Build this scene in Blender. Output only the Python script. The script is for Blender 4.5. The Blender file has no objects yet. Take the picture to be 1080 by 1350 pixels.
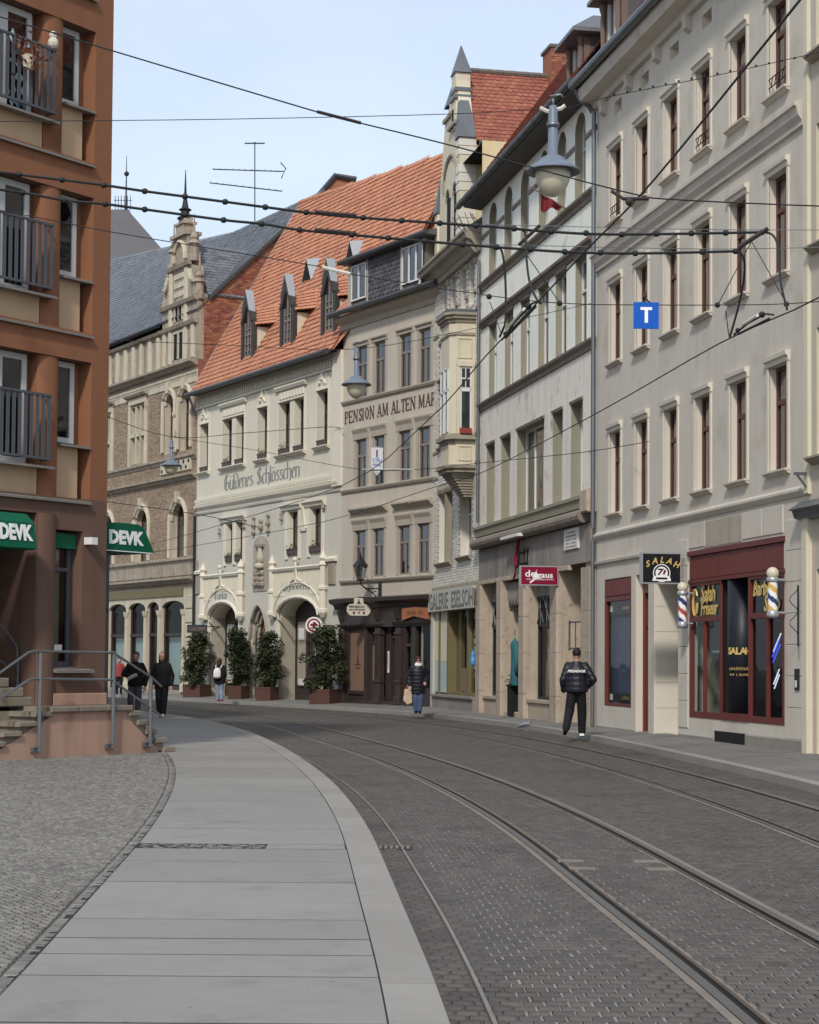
import bpy, math, random
import numpy as np
from mathutils import Vector, Matrix, Euler
random.seed(7); rng = np.random.default_rng(7)
S = bpy.context.scene; COL = S.collection
R = math.radians
# ------------------------------------------------------------------ camera
cam = bpy.data.cameras.new('camera'); camo = bpy.data.objects.new('camera', cam); COL.objects.link(camo)
FPX, PCX, PCY, CAMH = 2500., 540., 767., 1.7
TH, RO = math.atan(105/2500.), R(.4)
_f = Vector((0, math.cos(TH), math.sin(TH))); _u0 = Vector((0, -math.sin(TH), math.cos(TH))); _r0 = Vector((1, 0, 0))
_r = math.cos(RO)*_r0 + math.sin(RO)*_u0; _u = math.cos(RO)*_u0 - math.sin(RO)*_r0
camo.matrix_world = Matrix(((_r.x, _u.x, -_f.x, 0), (_r.y, _u.y, -_f.y, 0), (_r.z, _u.z, -_f.z, CAMH), (0, 0, 0, 1)))
cam.sensor_fit = 'HORIZONTAL'; cam.sensor_width = 36; cam.lens = 36*FPX/1080
cam.shift_y = (PCY-675)/1080; cam.clip_end = 2000; cam.clip_start = .1
S.camera = camo
# ------------------------------------------------------------------ light: hazy sun from behind the camera, pale spring sky
SUN_DIR = Vector((-.26, -1.065, .95)).normalized()          # towards the sun
sun_el = math.asin(SUN_DIR.z); sun_az = math.atan2(SUN_DIR.x, SUN_DIR.y)
W = bpy.data.worlds.new('World'); S.world = W; W.use_nodes = True
nt = W.node_tree; nt.nodes.clear()
sky = nt.nodes.new('ShaderNodeTexSky'); sky.sky_type = 'NISHITA'; sky.sun_disc = False
sky.sun_elevation = sun_el; sky.sun_rotation = sun_az; sky.air_density = 1.0; sky.dust_density = 1.2; sky.ozone_density = 1.6
veil = nt.nodes.new('ShaderNodeMix'); veil.data_type = 'RGBA'; veil.inputs['Factor'].default_value = .70
veil.inputs['B'].default_value = (6.15, 7.0, 8.15, 1)            # thin even cloud veil over the blue
tc = nt.nodes.new('ShaderNodeTexCoord'); cn = nt.nodes.new('ShaderNodeTexNoise'); cn.inputs['Scale'].default_value = 2.2; cn.inputs['Detail'].default_value = 6; cm_ = nt.nodes.new('ShaderNodeMapping'); cm_.inputs['Scale'].default_value = (1, 1, 2.6)
cr_ = nt.nodes.new('ShaderNodeMapRange'); cr_.inputs[1].default_value = .35; cr_.inputs[2].default_value = .68; cr_.inputs[3].default_value = .46; cr_.inputs[4].default_value = .80      # thin high cloud, uneven
nt.links.new(tc.outputs['Generated'], cm_.inputs[0]); nt.links.new(cm_.outputs[0], cn.inputs['Vector']); nt.links.new(cn.outputs[0], cr_.inputs[0]); nt.links.new(cr_.outputs[0], veil.inputs['Factor'])
bg = nt.nodes.new('ShaderNodeBackground'); bg.inputs['Strength'].default_value = .105
wo = nt.nodes.new('ShaderNodeOutputWorld')
nt.links.new(sky.outputs[0], veil.inputs['A']); nt.links.new(veil.outputs['Result'], bg.inputs[0]); nt.links.new(bg.outputs[0], wo.inputs[0])
sl = bpy.data.lights.new('sun', 'SUN'); sl.energy = 1.9; sl.angle = R(5.0); sl.color = (1, .95, .87)
so = bpy.data.objects.new('sun', sl); COL.objects.link(so); so.rotation_euler = SUN_DIR.to_track_quat('Z', 'Y').to_euler()
so.location = (0, 0, 60)
S.view_settings.view_transform = 'Standard'; S.view_settings.look = 'None'; S.view_settings.exposure = .45; S.view_settings.gamma = 1
S.view_settings.use_curve_mapping = False

# ------------------------------------------------------------------ helpers
def pix(px, py, Y):                                            # world point on the sight line of a photo pixel at depth Y
    d = _f + _r*((px-PCX)/FPX) - _u*((py-PCY)/FPX)
    return Vector((0, 0, CAMH)) + d*(Y/d.y)
def obj(name, me, parent=None, loc=(0, 0, 0), rot=(0, 0, 0), kind=None, label=None, cat=None, group=None, scale=None):
    o = bpy.data.objects.new(name, me); COL.objects.link(o); o.location = loc; o.rotation_euler = rot
    if scale: o.scale = scale
    if parent: o.parent = parent
    if kind: o['kind'] = kind
    if label: o['label'] = label
    if cat: o['category'] = cat
    if group: o['group'] = group
    return o
def thing(name, label, cat, loc=(0, 0, 0), rz=0, group=None):
    return obj(name, None, None, loc, (0, 0, rz), None, label, cat, group)
class MB:
    def __init__(s): s.v = []; s.f = []; s.m = []
    def add(s, vs, fs, m=0):
        n = len(s.v); s.v += [tuple(p) for p in vs]; s.f += [tuple(i+n for i in f) for f in fs]; s.m += [m]*len(fs); return s
    def quad(s, a, b, c, d, m=0): return s.add([a, b, c, d], [(0, 1, 2, 3)], m)
    def poly(s, pts, m=0): return s.add(pts, [tuple(range(len(pts)))], m)
    def box(s, x0, x1, y0, y1, z0, z1, m=0):
        return s.add([(x0,y0,z0),(x1,y0,z0),(x1,y1,z0),(x0,y1,z0),(x0,y0,z1),(x1,y0,z1),(x1,y1,z1),(x0,y1,z1)],
                     [(0,3,2,1),(4,5,6,7),(0,1,5,4),(1,2,6,5),(2,3,7,6),(3,0,4,7)], m)
    def bbox(s, x0, x1, y0, y1, z0, z1, b=.01, m=0):           # box with a chamfer round its front (-y) face
        return s.add([(x0,y1,z0),(x1,y1,z0),(x1,y1,z1),(x0,y1,z1),(x0,y0+b,z0),(x1,y0+b,z0),(x1,y0+b,z1),(x0,y0+b,z1),
                      (x0+b,y0,z0+b),(x1-b,y0,z0+b),(x1-b,y0,z1-b),(x0+b,y0,z1-b)],
                     [(8,9,10,11),(4,5,9,8),(5,6,10,9),(6,7,11,10),(7,4,8,11),(0,1,5,4),(1,2,6,5),(2,3,7,6),(3,0,4,7)], m)
    def ext(s, poly, y0, y1, m=0, caps=True):                  # polygon in (x,z), swept along y
        n = len(poly); vs = [(x, y0, z) for x, z in poly]+[(x, y1, z) for x, z in poly]
        fs = [(i, (i+1) % n, n+(i+1) % n, n+i) for i in range(n)]
        if caps: fs += [tuple(range(n-1, -1, -1)), tuple(range(n, 2*n))]
        return s.add(vs, fs, m)
    def extz(s, poly, z0, z1, m=0):                            # polygon in (x,y), swept along z
        n = len(poly); vs = [(x, y, z0) for x, y in poly]+[(x, y, z1) for x, y in poly]
        return s.add(vs, [(i, (i+1) % n, n+(i+1) % n, n+i) for i in range(n)]+[tuple(range(n-1, -1, -1)), tuple(range(n, 2*n))], m)
    def prof(s, pr, x0, x1, m=0):                              # profile in (y,z), swept along x
        n = len(pr); vs = [(x0, y, z) for y, z in pr]+[(x1, y, z) for y, z in pr]
        return s.add(vs, [(i, (i+1) % n, n+(i+1) % n, n+i) for i in range(n)]+[tuple(range(n-1, -1, -1)), tuple(range(n, 2*n))], m)
    def tube(s, pts, r, n=6, m=0, r2=None):
        pts = [Vector(p) for p in pts]; N = len(pts); vs = []
        for i, p in enumerate(pts):
            t = (pts[min(i+1, N-1)]-pts[max(i-1, 0)]).normalized()
            a = t.cross(Vector((0, 0, 1)) if abs(t.z) < .95 else Vector((1, 0, 0))).normalized(); b = t.cross(a)
            rr = r if r2 is None else r+(r2-r)*i/(N-1)
            vs += [p+(a*math.cos(2*math.pi*k/n)+b*math.sin(2*math.pi*k/n))*rr for k in range(n)]
        fs = [(i*n+k, i*n+(k+1) % n, (i+1)*n+(k+1) % n, (i+1)*n+k) for i in range(N-1) for k in range(n)]
        fs += [tuple(range(n-1, -1, -1)), tuple(range((N-1)*n, N*n))]
        return s.add(vs, fs, m)
    def lathe(s, pr, n=16, c=(0, 0, 0), m=0, a0=0, sx=1, sy=1):
        vs = [(c[0]+sx*r*math.cos(a0+2*math.pi*k/n), c[1]+sy*r*math.sin(a0+2*math.pi*k/n), c[2]+z) for r, z in pr for k in range(n)]
        N = len(pr)
        fs = [(i*n+k, i*n+(k+1) % n, (i+1)*n+(k+1) % n, (i+1)*n+k) for i in range(N-1) for k in range(n)]
        fs += [tuple(range(n-1, -1, -1)), tuple(range((N-1)*n, N*n))]
        return s.add(vs, fs, m)
    def ball(s, c, r, n=10, m=0, sz=1):
        return s.lathe([(max(1e-3, r*math.sin(math.pi*i/(n//2+2))), -r*sz*math.cos(math.pi*i/(n//2+2))) for i in range(n//2+3)], n, c, m)
    def mesh(s, name, mats, smooth=False):
        me = bpy.data.meshes.new(name); me.from_pydata(s.v, [], s.f)
        for k in (mats if isinstance(mats, (list, tuple)) else [mats]): me.materials.append(k)
        if len(me.materials) > 1: me.polygons.foreach_set('material_index', s.m)
        if smooth: me.polygons.foreach_set('use_smooth', [True]*len(s.f))
        me.update(); return me
    def build(s, name, mats, parent=None, smooth=False, **k):
        return obj(name, s.mesh(name, mats, smooth), parent, **k)
def arch(x0, x1, zs, rise, n=10, kind='round'):                # arch curve from right spring to left spring
    m, h = (x0+x1)/2, (x1-x0)/2
    if kind == 'gothic':
        out = []
        for i in range(n+1):
            u = 1-2*i/n; out.append((m+h*u, zs+rise*(1-abs(u)**1.75)**.62*1.0))
        return out
    return [(m+h*math.cos(math.pi*i/n), zs+rise*math.sin(math.pi*i/n)) for i in range(n+1)]
def outline(o):                                                # opening outline (x,z), anticlockwise from lower left
    x0, x1, z0, z1 = o[:4]; rise = o[4] if len(o) > 4 else 0
    if not rise: return [(x0, z0), (x1, z0), (x1, z1), (x0, z1)]
    return [(x0, z0), (x1, z0)]+arch(x0, x1, z1-rise, rise, 12, o[5] if len(o) > 5 else 'round')
def wall(L0, L1, Z0, Z1, ops, depth=.25, y=0., mb=None):       # wall face with openings and their reveals; material 0 wall, 1 reveal
    mb = mb or MB()
    xs = sorted({L0, L1, *[o[0] for o in ops], *[o[1] for o in ops]}); zs = sorted({Z0, Z1, *[o[2] for o in ops], *[o[3] for o in ops]})
    xs = [x for x in xs if L0 <= x <= L1]; zs = [z for z in zs if Z0 <= z <= Z1]
    for i in range(len(xs)-1):
        k0 = None
        for k in range(len(zs)):
            inside = True
            if k < len(zs)-1:
                cx, cz = (xs[i]+xs[i+1])/2, (zs[k]+zs[k+1])/2
                inside = any(o[0] < cx < o[1] and o[2] < cz < o[3] for o in ops)
            if not inside and k0 is None: k0 = k
            if inside and k0 is not None:
                mb.quad((xs[i], y, zs[k0]), (xs[i+1], y, zs[k0]), (xs[i+1], y, zs[k]), (xs[i], y, zs[k])); k0 = None
    for o in ops:
        pl = outline(o); n = len(pl); d = o[6] if len(o) > 6 else depth
        for a in range(n):
            p, q = pl[a], pl[(a+1) % n]
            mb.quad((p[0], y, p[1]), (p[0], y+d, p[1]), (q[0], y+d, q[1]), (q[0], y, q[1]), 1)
        if len(o) > 4 and o[4]:
            ar = pl[2:]
            for a in range(len(ar)-1):
                p, q = ar[a], ar[a+1]
                mb.quad((p[0], y, p[1]), (p[0], y, o[3]), (q[0], y, o[3]), (q[0], y, q[1]))
    return mb
# ------------------------------------------------------------------ materials
def lin(c): return tuple((x/12.92 if x <= .04045 else ((x+.055)/1.055)**2.4) for x in [v/255. for v in c])
def desat(c, f=.8):
    l = .2126*c[0]+.7152*c[1]+.0722*c[2]; return tuple(l+(x-l)*f for x in c)
def mat(name, rgb, rough=.85, var=.12, scale=3., isl=0., streak=0., dirt=None, bump=0., bscale=40., metal=0., spec=.3, hue=0., k=1.0, objr=0., sat=.8, spots=0.):
    m = bpy.data.materials.new(name); m.use_nodes = True; t = m.node_tree; N = t.nodes; Lk = t.links
    b = N['Principled BSDF']; c = [min(.85, x*k) for x in desat(lin(rgb), sat)]
    b.inputs['Roughness'].default_value = rough; b.inputs['Metallic'].default_value = metal
    b.inputs['Specular IOR Level'].default_value = spec
    g = N.new('ShaderNodeNewGeometry'); val = None
    def mth(op, a, bb):
        q = N.new('ShaderNodeMath'); q.operation = op
        for i, x in enumerate((a, bb)):
            if isinstance(x, (int, float)): q.inputs[i].default_value = x
            else: Lk.new(x, q.inputs[i])
        return q.outputs[0]
    def noise(sc, det=4, mul=(1, 1, 1)):
        mp = N.new('ShaderNodeMapping'); mp.inputs['Scale'].default_value = mul; Lk.new(g.outputs['Position'], mp.inputs[0])
        n = N.new('ShaderNodeTexNoise'); n.inputs['Scale'].default_value = sc; n.inputs['Detail'].default_value = det; n.inputs['Roughness'].default_value = .6
        Lk.new(mp.outputs[0], n.inputs['Vector']); return n.outputs[0]
    val = 1.0
    if var:
        a = noise(scale*.25, 5); bq = noise(scale*2.2, 6)
        s = mth('ADD', mth('MULTIPLY', mth('SUBTRACT', a, .5), var*2.6), mth('MULTIPLY', mth('SUBTRACT', bq, .5), var*2.0))
        val = mth('ADD', s, 1.0)
    if isl: val = mth('MULTIPLY', val, mth('ADD', mth('MULTIPLY', mth('SUBTRACT', g.outputs['Random Per Island'], .5), isl*2), 1.0))
    if objr:
        oi = N.new('ShaderNodeObjectInfo')
        val = mth('MULTIPLY', val, mth('ADD', mth('MULTIPLY', mth('SUBTRACT', oi.outputs['Random'], .5), objr*2), 1.0))
    if streak:
        st = noise(2.2, 5, (1.6, 1.6, .16)); mr = N.new('ShaderNodeMapRange'); mr.inputs[1].default_value = .48; mr.inputs[2].default_value = .75
        Lk.new(st, mr.inputs[0]); val = mth('MULTIPLY', val, mth('SUBTRACT', 1.0, mth('MULTIPLY', mr.outputs[0], streak)))
    rg = N.new('ShaderNodeRGB'); rg.outputs[0].default_value = (*c, 1); out = rg.outputs[0]
    if dirt:
        dn = noise(dirt[1], 6); mr = N.new('ShaderNodeMapRange'); mr.inputs[1].default_value = dirt[2]; mr.inputs[2].default_value = dirt[2]+.16
        Lk.new(dn, mr.inputs[0]); mx = N.new('ShaderNodeMix'); mx.data_type = 'RGBA'; Lk.new(mr.outputs[0], mx.inputs['Factor'])
        Lk.new(out, mx.inputs['A']); mx.inputs['B'].default_value = (*[x*k for x in lin(dirt[0])], 1); out = mx.outputs['Result']
    if spots:
        vo = N.new('ShaderNodeTexVoronoi'); vo.inputs['Scale'].default_value = 2.6; Lk.new(g.outputs['Position'], vo.inputs['Vector']); vr = N.new('ShaderNodeMapRange'); vr.inputs[1].default_value = .03; vr.inputs[2].default_value = .055; vr.inputs[3].default_value = 1-spots; vr.inputs[4].default_value = 1.
        Lk.new(vo.outputs['Distance'], vr.inputs[0]); val = mth('MULTIPLY', val, vr.outputs[0])
    hs = N.new('ShaderNodeHueSaturation'); Lk.new(out, hs.inputs['Color'])
    if isinstance(val, float): hs.inputs['Value'].default_value = val
    else: Lk.new(val, hs.inputs['Value'])
    if hue: Lk.new(mth('ADD', mth('MULTIPLY', mth('SUBTRACT', g.outputs['Random Per Island'], .5), hue), .5), hs.inputs['Hue'])
    Lk.new(hs.outputs[0], b.inputs['Base Color'])
    if bump:
        bp = N.new('ShaderNodeBump'); bp.inputs['Strength'].default_value = bump; bp.inputs['Distance'].default_value = .02
        Lk.new(noise(bscale, 5), bp.inputs['Height']); Lk.new(bp.outputs[0], b.inputs['Normal'])
    return m
def glass(name, tint=(.75, .8, .8), refl=1.0, rough=.02):
    m = bpy.data.materials.new(name); m.use_nodes = True; t = m.node_tree; N = t.nodes; N.clear(); Lk = t.links
    o = N.new('ShaderNodeOutputMaterial'); mx = N.new('ShaderNodeMixShader'); tr = N.new('ShaderNodeBsdfTransparent'); gl = N.new('ShaderNodeBsdfGlossy')
    fr = N.new('ShaderNodeFresnel'); fr.inputs['IOR'].default_value = 1.55
    mu = N.new('ShaderNodeMath'); mu.operation = 'MULTIPLY'; mu.inputs[1].default_value = refl; mu.use_clamp = True; Lk.new(fr.outputs[0], mu.inputs[0])
    g = N.new('ShaderNodeNewGeometry'); n = N.new('ShaderNodeTexNoise'); n.inputs['Scale'].default_value = 1.7; n.inputs['Detail'].default_value = 2
    Lk.new(g.outputs['Position'], n.inputs['Vector']); bp = N.new('ShaderNodeBump'); bp.inputs['Strength'].default_value = .12; bp.inputs['Distance'].default_value = .05
    Lk.new(n.outputs[0], bp.inputs['Height']); Lk.new(bp.outputs[0], gl.inputs['Normal'])
    tr.inputs[0].default_value = (*tint, 1); gl.inputs['Roughness'].default_value = rough
    Lk.new(mu.outputs[0], mx.inputs[0]); Lk.new(tr.outputs[0], mx.inputs[1]); Lk.new(gl.outputs[0], mx.inputs[2]); Lk.new(mx.outputs[0], o.inputs[0]); return m
def emis(name, rgb, st):
    m = bpy.data.materials.new(name); m.use_nodes = True; b = m.node_tree.nodes['Principled BSDF']
    b.inputs['Base Color'].default_value = (*lin(rgb), 1); b.inputs['Emission Color'].default_value = (*lin(rgb), 1); b.inputs['Emission Strength'].default_value = st; return m
KK = .92
M = dict(
 road=mat('road_bed', (96, 92, 88), var=.18, k=.9), bed_light=mat('pale_joint_mortar', (142, 138, 131), var=.35, k=.9), bed_dark=mat('dark_joint_mortar', (82, 77, 71), var=.2),
 sett=mat('road_sett_stone', (102, 94, 86), .62, .15, 2., isl=.16, objr=.14, bump=.35, bscale=60., dirt=((84, 76, 70), .8, .55), k=.8),
 plaza=mat('plaza_sett_stone', (136, 130, 122), .85, .14, 2., isl=.24, objr=.24, bump=.3, bscale=50., k=.82, hue=.03), plaza_bed=mat('plaza_bed', (78, 74, 68), var=.2),
 slab=mat('granite_slab', (154, 149, 141), .8, .10, 3.0, objr=.06, bump=.2, bscale=90., dirt=((141, 136, 128), 2.3, .56), k=.78, spots=.35), slab_bed=mat('slab_joint', (46, 44, 42), var=.1),
 kerb=mat('kerb_granite', (160, 153, 143), .8, .12, 2., objr=.06, bump=.2, bscale=90., k=.8),
 rpave=mat('right_pavement_stone', (132, 128, 122), .85, .14, 1.2, objr=.07, bump=.15, bscale=70., dirt=((108, 107, 103), .9, .54), k=.78),
 rail_steel=mat('polished_rail', (128, 124, 118), .42, .15, 3., metal=.85), rail_rust=mat('rusty_rail', (92, 74, 60), .6, .3, 8., metal=.3), rail_gap=mat('rail_groove', (26, 24, 23), .9, .2),
 rail_fill=mat('rail_filler', (126, 114, 100), .9, .25, 4.), white_line=mat('gutter_line', (126, 120, 111), .9, .25, 5.),
 d_wall=mat('grey_plaster', (206, 197, 180), .9, .06, 1.2, streak=.10, bump=.12, bscale=120., k=.95, dirt=((190, 180, 164), .8, .54)), d_jamb=mat('cream_jamb', (218, 208, 188), .85, .04, 2., k=KK),
 d_trim=mat('grey_trim', (200, 190, 174), .85, .06, 2., streak=.14, k=.95), red_wood=mat('oxblood_wood', (112, 46, 40), .5, .12, 6., k=.95), brown_wood=mat('dark_brown_wood', (96, 52, 44), .5, .12, 6.),
 d_stone=mat('plinth_stone', (138, 132, 122), .9, .25, 3., bump=.4, bscale=20.), patch=mat('bare_plaster', (172, 160, 142), .9, .15, 4., streak=.25),
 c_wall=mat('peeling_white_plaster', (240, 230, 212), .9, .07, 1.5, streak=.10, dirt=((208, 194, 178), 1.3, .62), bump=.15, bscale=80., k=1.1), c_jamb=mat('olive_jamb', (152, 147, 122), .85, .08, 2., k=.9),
 c_wall2=mat('stained_pinkish_plaster', (236, 226, 212), .9, .08, 1.5, streak=.18, dirt=((186, 164, 148), 1.6, .57), bump=.2, bscale=60., k=KK),
 c_trim=mat('weathered_cornice', (138, 126, 112), .9, .2, 3., streak=.3), c_brown=mat('brown_moulding', (116, 98, 88), .9, .2, 3.),
 trav=mat('travertine', (194, 174, 150), .8, .18, 3., streak=.2, objr=.06, dirt=((116, 98, 80), 5., .60), bump=.5, bscale=14., k=.85), fascia=mat('stone_fascia', (150, 140, 130), .9, .14, 2., streak=.35, objr=.1, k=.95),
 a_frame=mat('offwhite_window_paint', (186, 186, 182), .5, .05, 4.), white_frame=mat('white_window_paint', (214, 214, 210), .5, .04, 4.), grey_frame=mat('grey_window_paint', (120, 112, 102), .6, .1, 4.),
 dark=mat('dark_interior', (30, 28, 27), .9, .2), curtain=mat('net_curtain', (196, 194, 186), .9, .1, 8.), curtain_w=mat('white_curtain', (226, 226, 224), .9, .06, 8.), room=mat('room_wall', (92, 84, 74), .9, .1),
 glass=glass('window_glass', refl=1.9), shopglass=glass('shop_glass', (.86, .88, .87), .4), iron=mat('dark_iron', (50, 50, 52), .55, .15, 6., metal=.4), zinc=mat('zinc_sheet', (112, 116, 120), .45, .15, 5., metal=.6, streak=.2), gutter=mat('weathered_gutter', (84, 86, 86), .5, .2, 4., metal=.5),
 tile=mat('red_clay_tile', (202, 130, 90), .85, .10, .8, isl=.09, hue=.01, k=.92, dirt=((164, 112, 88), 1.0, .60)), tile2=mat('dark_red_clay_tile', (160, 88, 64), .8, .14, 1.5, isl=.12, objr=.15, hue=.02, k=.9, dirt=((120, 78, 64), 1.6, .58)),
 slate=mat('roof_slate', (112, 116, 122), .5, .14, 1.5, isl=.2, k=.9, dirt=((90, 93, 98), 1.2, .55)), slate2=mat('dark_slate', (82, 80, 82), .6, .14, 2., objr=.3, isl=.2),
 brick_r=mat('old_red_brick', (158, 92, 64), .9, .2, 2., isl=.3, hue=.04, k=.95, dirt=((110, 84, 66), 1.5, .57)), brick_w=mat('glazed_white_brick', (222, 214, 198), .4, .06, 2., isl=.12, k=.92), mortar=mat('mortar', (172, 161, 147), .95, .1), mortar_d=mat('dark_mortar', (112, 102, 92), .95, .1),
 e_trim=mat('sand_render', (218, 207, 176), .85, .07, 2., streak=.12, k=.92), e_stone=mat('grey_stone_trim', (156, 146, 126), .9, .15, 3., streak=.25), e_side=mat('yellow_side_render', (222, 204, 152), .9, .06, 1.5, streak=.1, k=.92),
 f_wall=mat('beige_plaster', (200, 188, 168), .9, .05, 1.5, streak=.1, bump=.1, bscale=100., k=KK), f_trim=mat('beige_trim', (182, 169, 150), .85, .08, 2., streak=.12, k=KK), f_wood=mat('dark_shopfront_wood', (62, 50, 46), .5, .15, 5.), f_frame=mat('taupe_window_paint', (132, 120, 108), .6, .08, 4.),
 g_wall=mat('cream_plaster', (222, 214, 190), .9, .04, 1.5, streak=.06, k=KK), g_wall2=mat('grey_cream_plaster', (206, 200, 184), .9, .05, 1.5, streak=.08, k=KK), g_trim=mat('pale_cream_trim', (228, 219, 196), .85, .05, 2., streak=.06, k=KK), g_relief=mat('grey_relief_stone', (168, 158, 142), .9, .2, 6.), g_wood=mat('brown_oak', (82, 62, 54), .5, .12, 5.),
 h_brick=mat('sooty_tan_brick', (158, 134, 108), .9, .14, 2., isl=.22, streak=.15, k=.95), h_stone=mat('sooty_sandstone', (164, 150, 130), .9, .18, 2.5, streak=.4, bump=.3, bscale=12., dirt=((96, 86, 74), 1.8, .58), k=.95), h_trim=mat('pale_sandstone', (196, 184, 158), .9, .14, 3., streak=.3, dirt=((126, 112, 94), 2., .62)),
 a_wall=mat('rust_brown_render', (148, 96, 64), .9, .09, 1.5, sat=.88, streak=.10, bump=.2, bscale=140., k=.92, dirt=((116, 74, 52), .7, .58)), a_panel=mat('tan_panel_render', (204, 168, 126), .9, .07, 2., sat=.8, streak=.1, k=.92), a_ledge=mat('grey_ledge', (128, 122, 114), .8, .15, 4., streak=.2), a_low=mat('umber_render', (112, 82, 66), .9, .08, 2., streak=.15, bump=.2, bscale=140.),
 salmon=mat('salmon_render', (196, 152, 126), .9, .10, 2., streak=.22, dirt=((164, 112, 88), 1.5, .60), bump=.2, bscale=80., k=.85), step=mat('sandstone_step', (138, 126, 108), .9, .2, 4., streak=.2, objr=.1, dirt=((98, 86, 70), 3., .58), bump=.4, bscale=25.), galv=mat('galvanised_steel', (128, 132, 136), .4, .12, 5., metal=.7), grey_paint=mat('anthracite_paint', (88, 92, 98), .5, .08, 5., metal=.2),
 lamp=mat('grey_blue_enamel', (108, 120, 136), .4, .06, 4.), lampglass=mat('frosted_lamp_glass', (206, 196, 166), .25, .05, 4.), cable=mat('black_cable', (38, 38, 40), .6, .1), insul=mat('brown_insulator', (58, 44, 42), .4, .1), porc=mat('cream_insulator', (206, 198, 182), .4, .06),
 green=mat('green_awning_fabric', (8, 92, 66), .6, .06, 3., k=.9, sat=1.1), dormer_wood=mat('dark_dormer_wood', (66, 60, 58), .7, .12, 5.), white=mat('white_print', (236, 236, 232), .6, .02), black=mat('black_print', (22, 22, 24), .5, .05), gold=mat('gold_print', (214, 178, 74), .4, .05), crimson=mat('crimson_panel', (126, 20, 50), .45, .05, sat=1.05), blue=mat('blue_sign', (10, 84, 172), .45, .03, sat=1.1), alu=mat('aluminium_frame', (178, 180, 182), .4, .05, metal=.5),
 text_brown=mat('brown_letters', (92, 62, 52), .7, .05), text_grey=mat('faded_grey_letters', (140, 140, 136), .9, .12, 8.), sign_grey=mat('pale_grey_board', (186, 186, 172), .8, .06, 3., streak=.15), rust=mat('corten_steel', (92, 60, 50), .8, .2, 3., objr=.08), leaf=mat('laurel_leaf', (58, 66, 36), .5, .15, 3., isl=.45, hue=.04, k=1.0), leaf2=mat('yellowing_leaf', (112, 92, 48), .55, .2, 3., isl=.4, hue=.05), bark=mat('bark', (82, 66, 52), .9, .2, 8.),
 skin=mat('skin', (196, 146, 122), .55, .05, 8.), hair_d=mat('dark_hair', (38, 30, 28), .6, .1, 20.), hair_r=mat('auburn_hair', (72, 36, 30), .6, .1, 20.), cloth_k=mat('black_cloth', (24, 24, 28), .8, .1, 8.), cloth_n=mat('navy_nylon', (30, 32, 42), .45, .1, 8.), denim=mat('blue_denim', (74, 96, 132), .85, .15, 10.), denim_l=mat('pale_denim', (128, 142, 164), .85, .12, 10.), grey_cl=mat('grey_cloth', (78, 78, 84), .85, .1, 10.), whitecl=mat('white_cloth', (222, 220, 214), .8, .05, 8.), redcl=mat('red_cloth', (160, 60, 56), .8, .1, 8.), paper=mat('printed_bag', (206, 182, 148), .8, .14, 14., dirt=((186, 110, 96), 9., .58)),
 shop_teal=mat('pale_teal_panel', (172, 194, 190), .5, .05), ochre=mat('ochre_frame', (116, 104, 62), .6, .1), teal=mat('teal_cloth', (24, 104, 114), .8, .1, 6.), lampshop=emis('shop_lamp', (255, 226, 180), 3.), neon=emis('blue_neon', (60, 80, 230), .9), neonw=emis('white_neon', (225, 235, 255), .7), poster=mat('blue_poster', (42, 72, 120), .4, .5, 5., dirt=((64, 70, 58), 4., .5)), brownpanel=mat('brown_blind', (134, 104, 80), .7, .1, 3.), orange=mat('orange_wood_board', (168, 96, 42), .5, .15, 4., streak=.2), green_pl=mat('window_box_plant', (76, 92, 44), .7, .2, 10., isl=.4),
 pigeon=mat('pigeon_grey', (128, 130, 138), .7, .2, 30.), bluebag=mat('blue_plastic', (50, 150, 220), .35, .15, 10.), redflag=mat('dark_red_cloth', (128, 28, 38), .8, .1, 10.), flag=mat('white_banner', (222, 226, 236), .8, .05, dirt=((120, 140, 200), 6., .55)))
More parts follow.
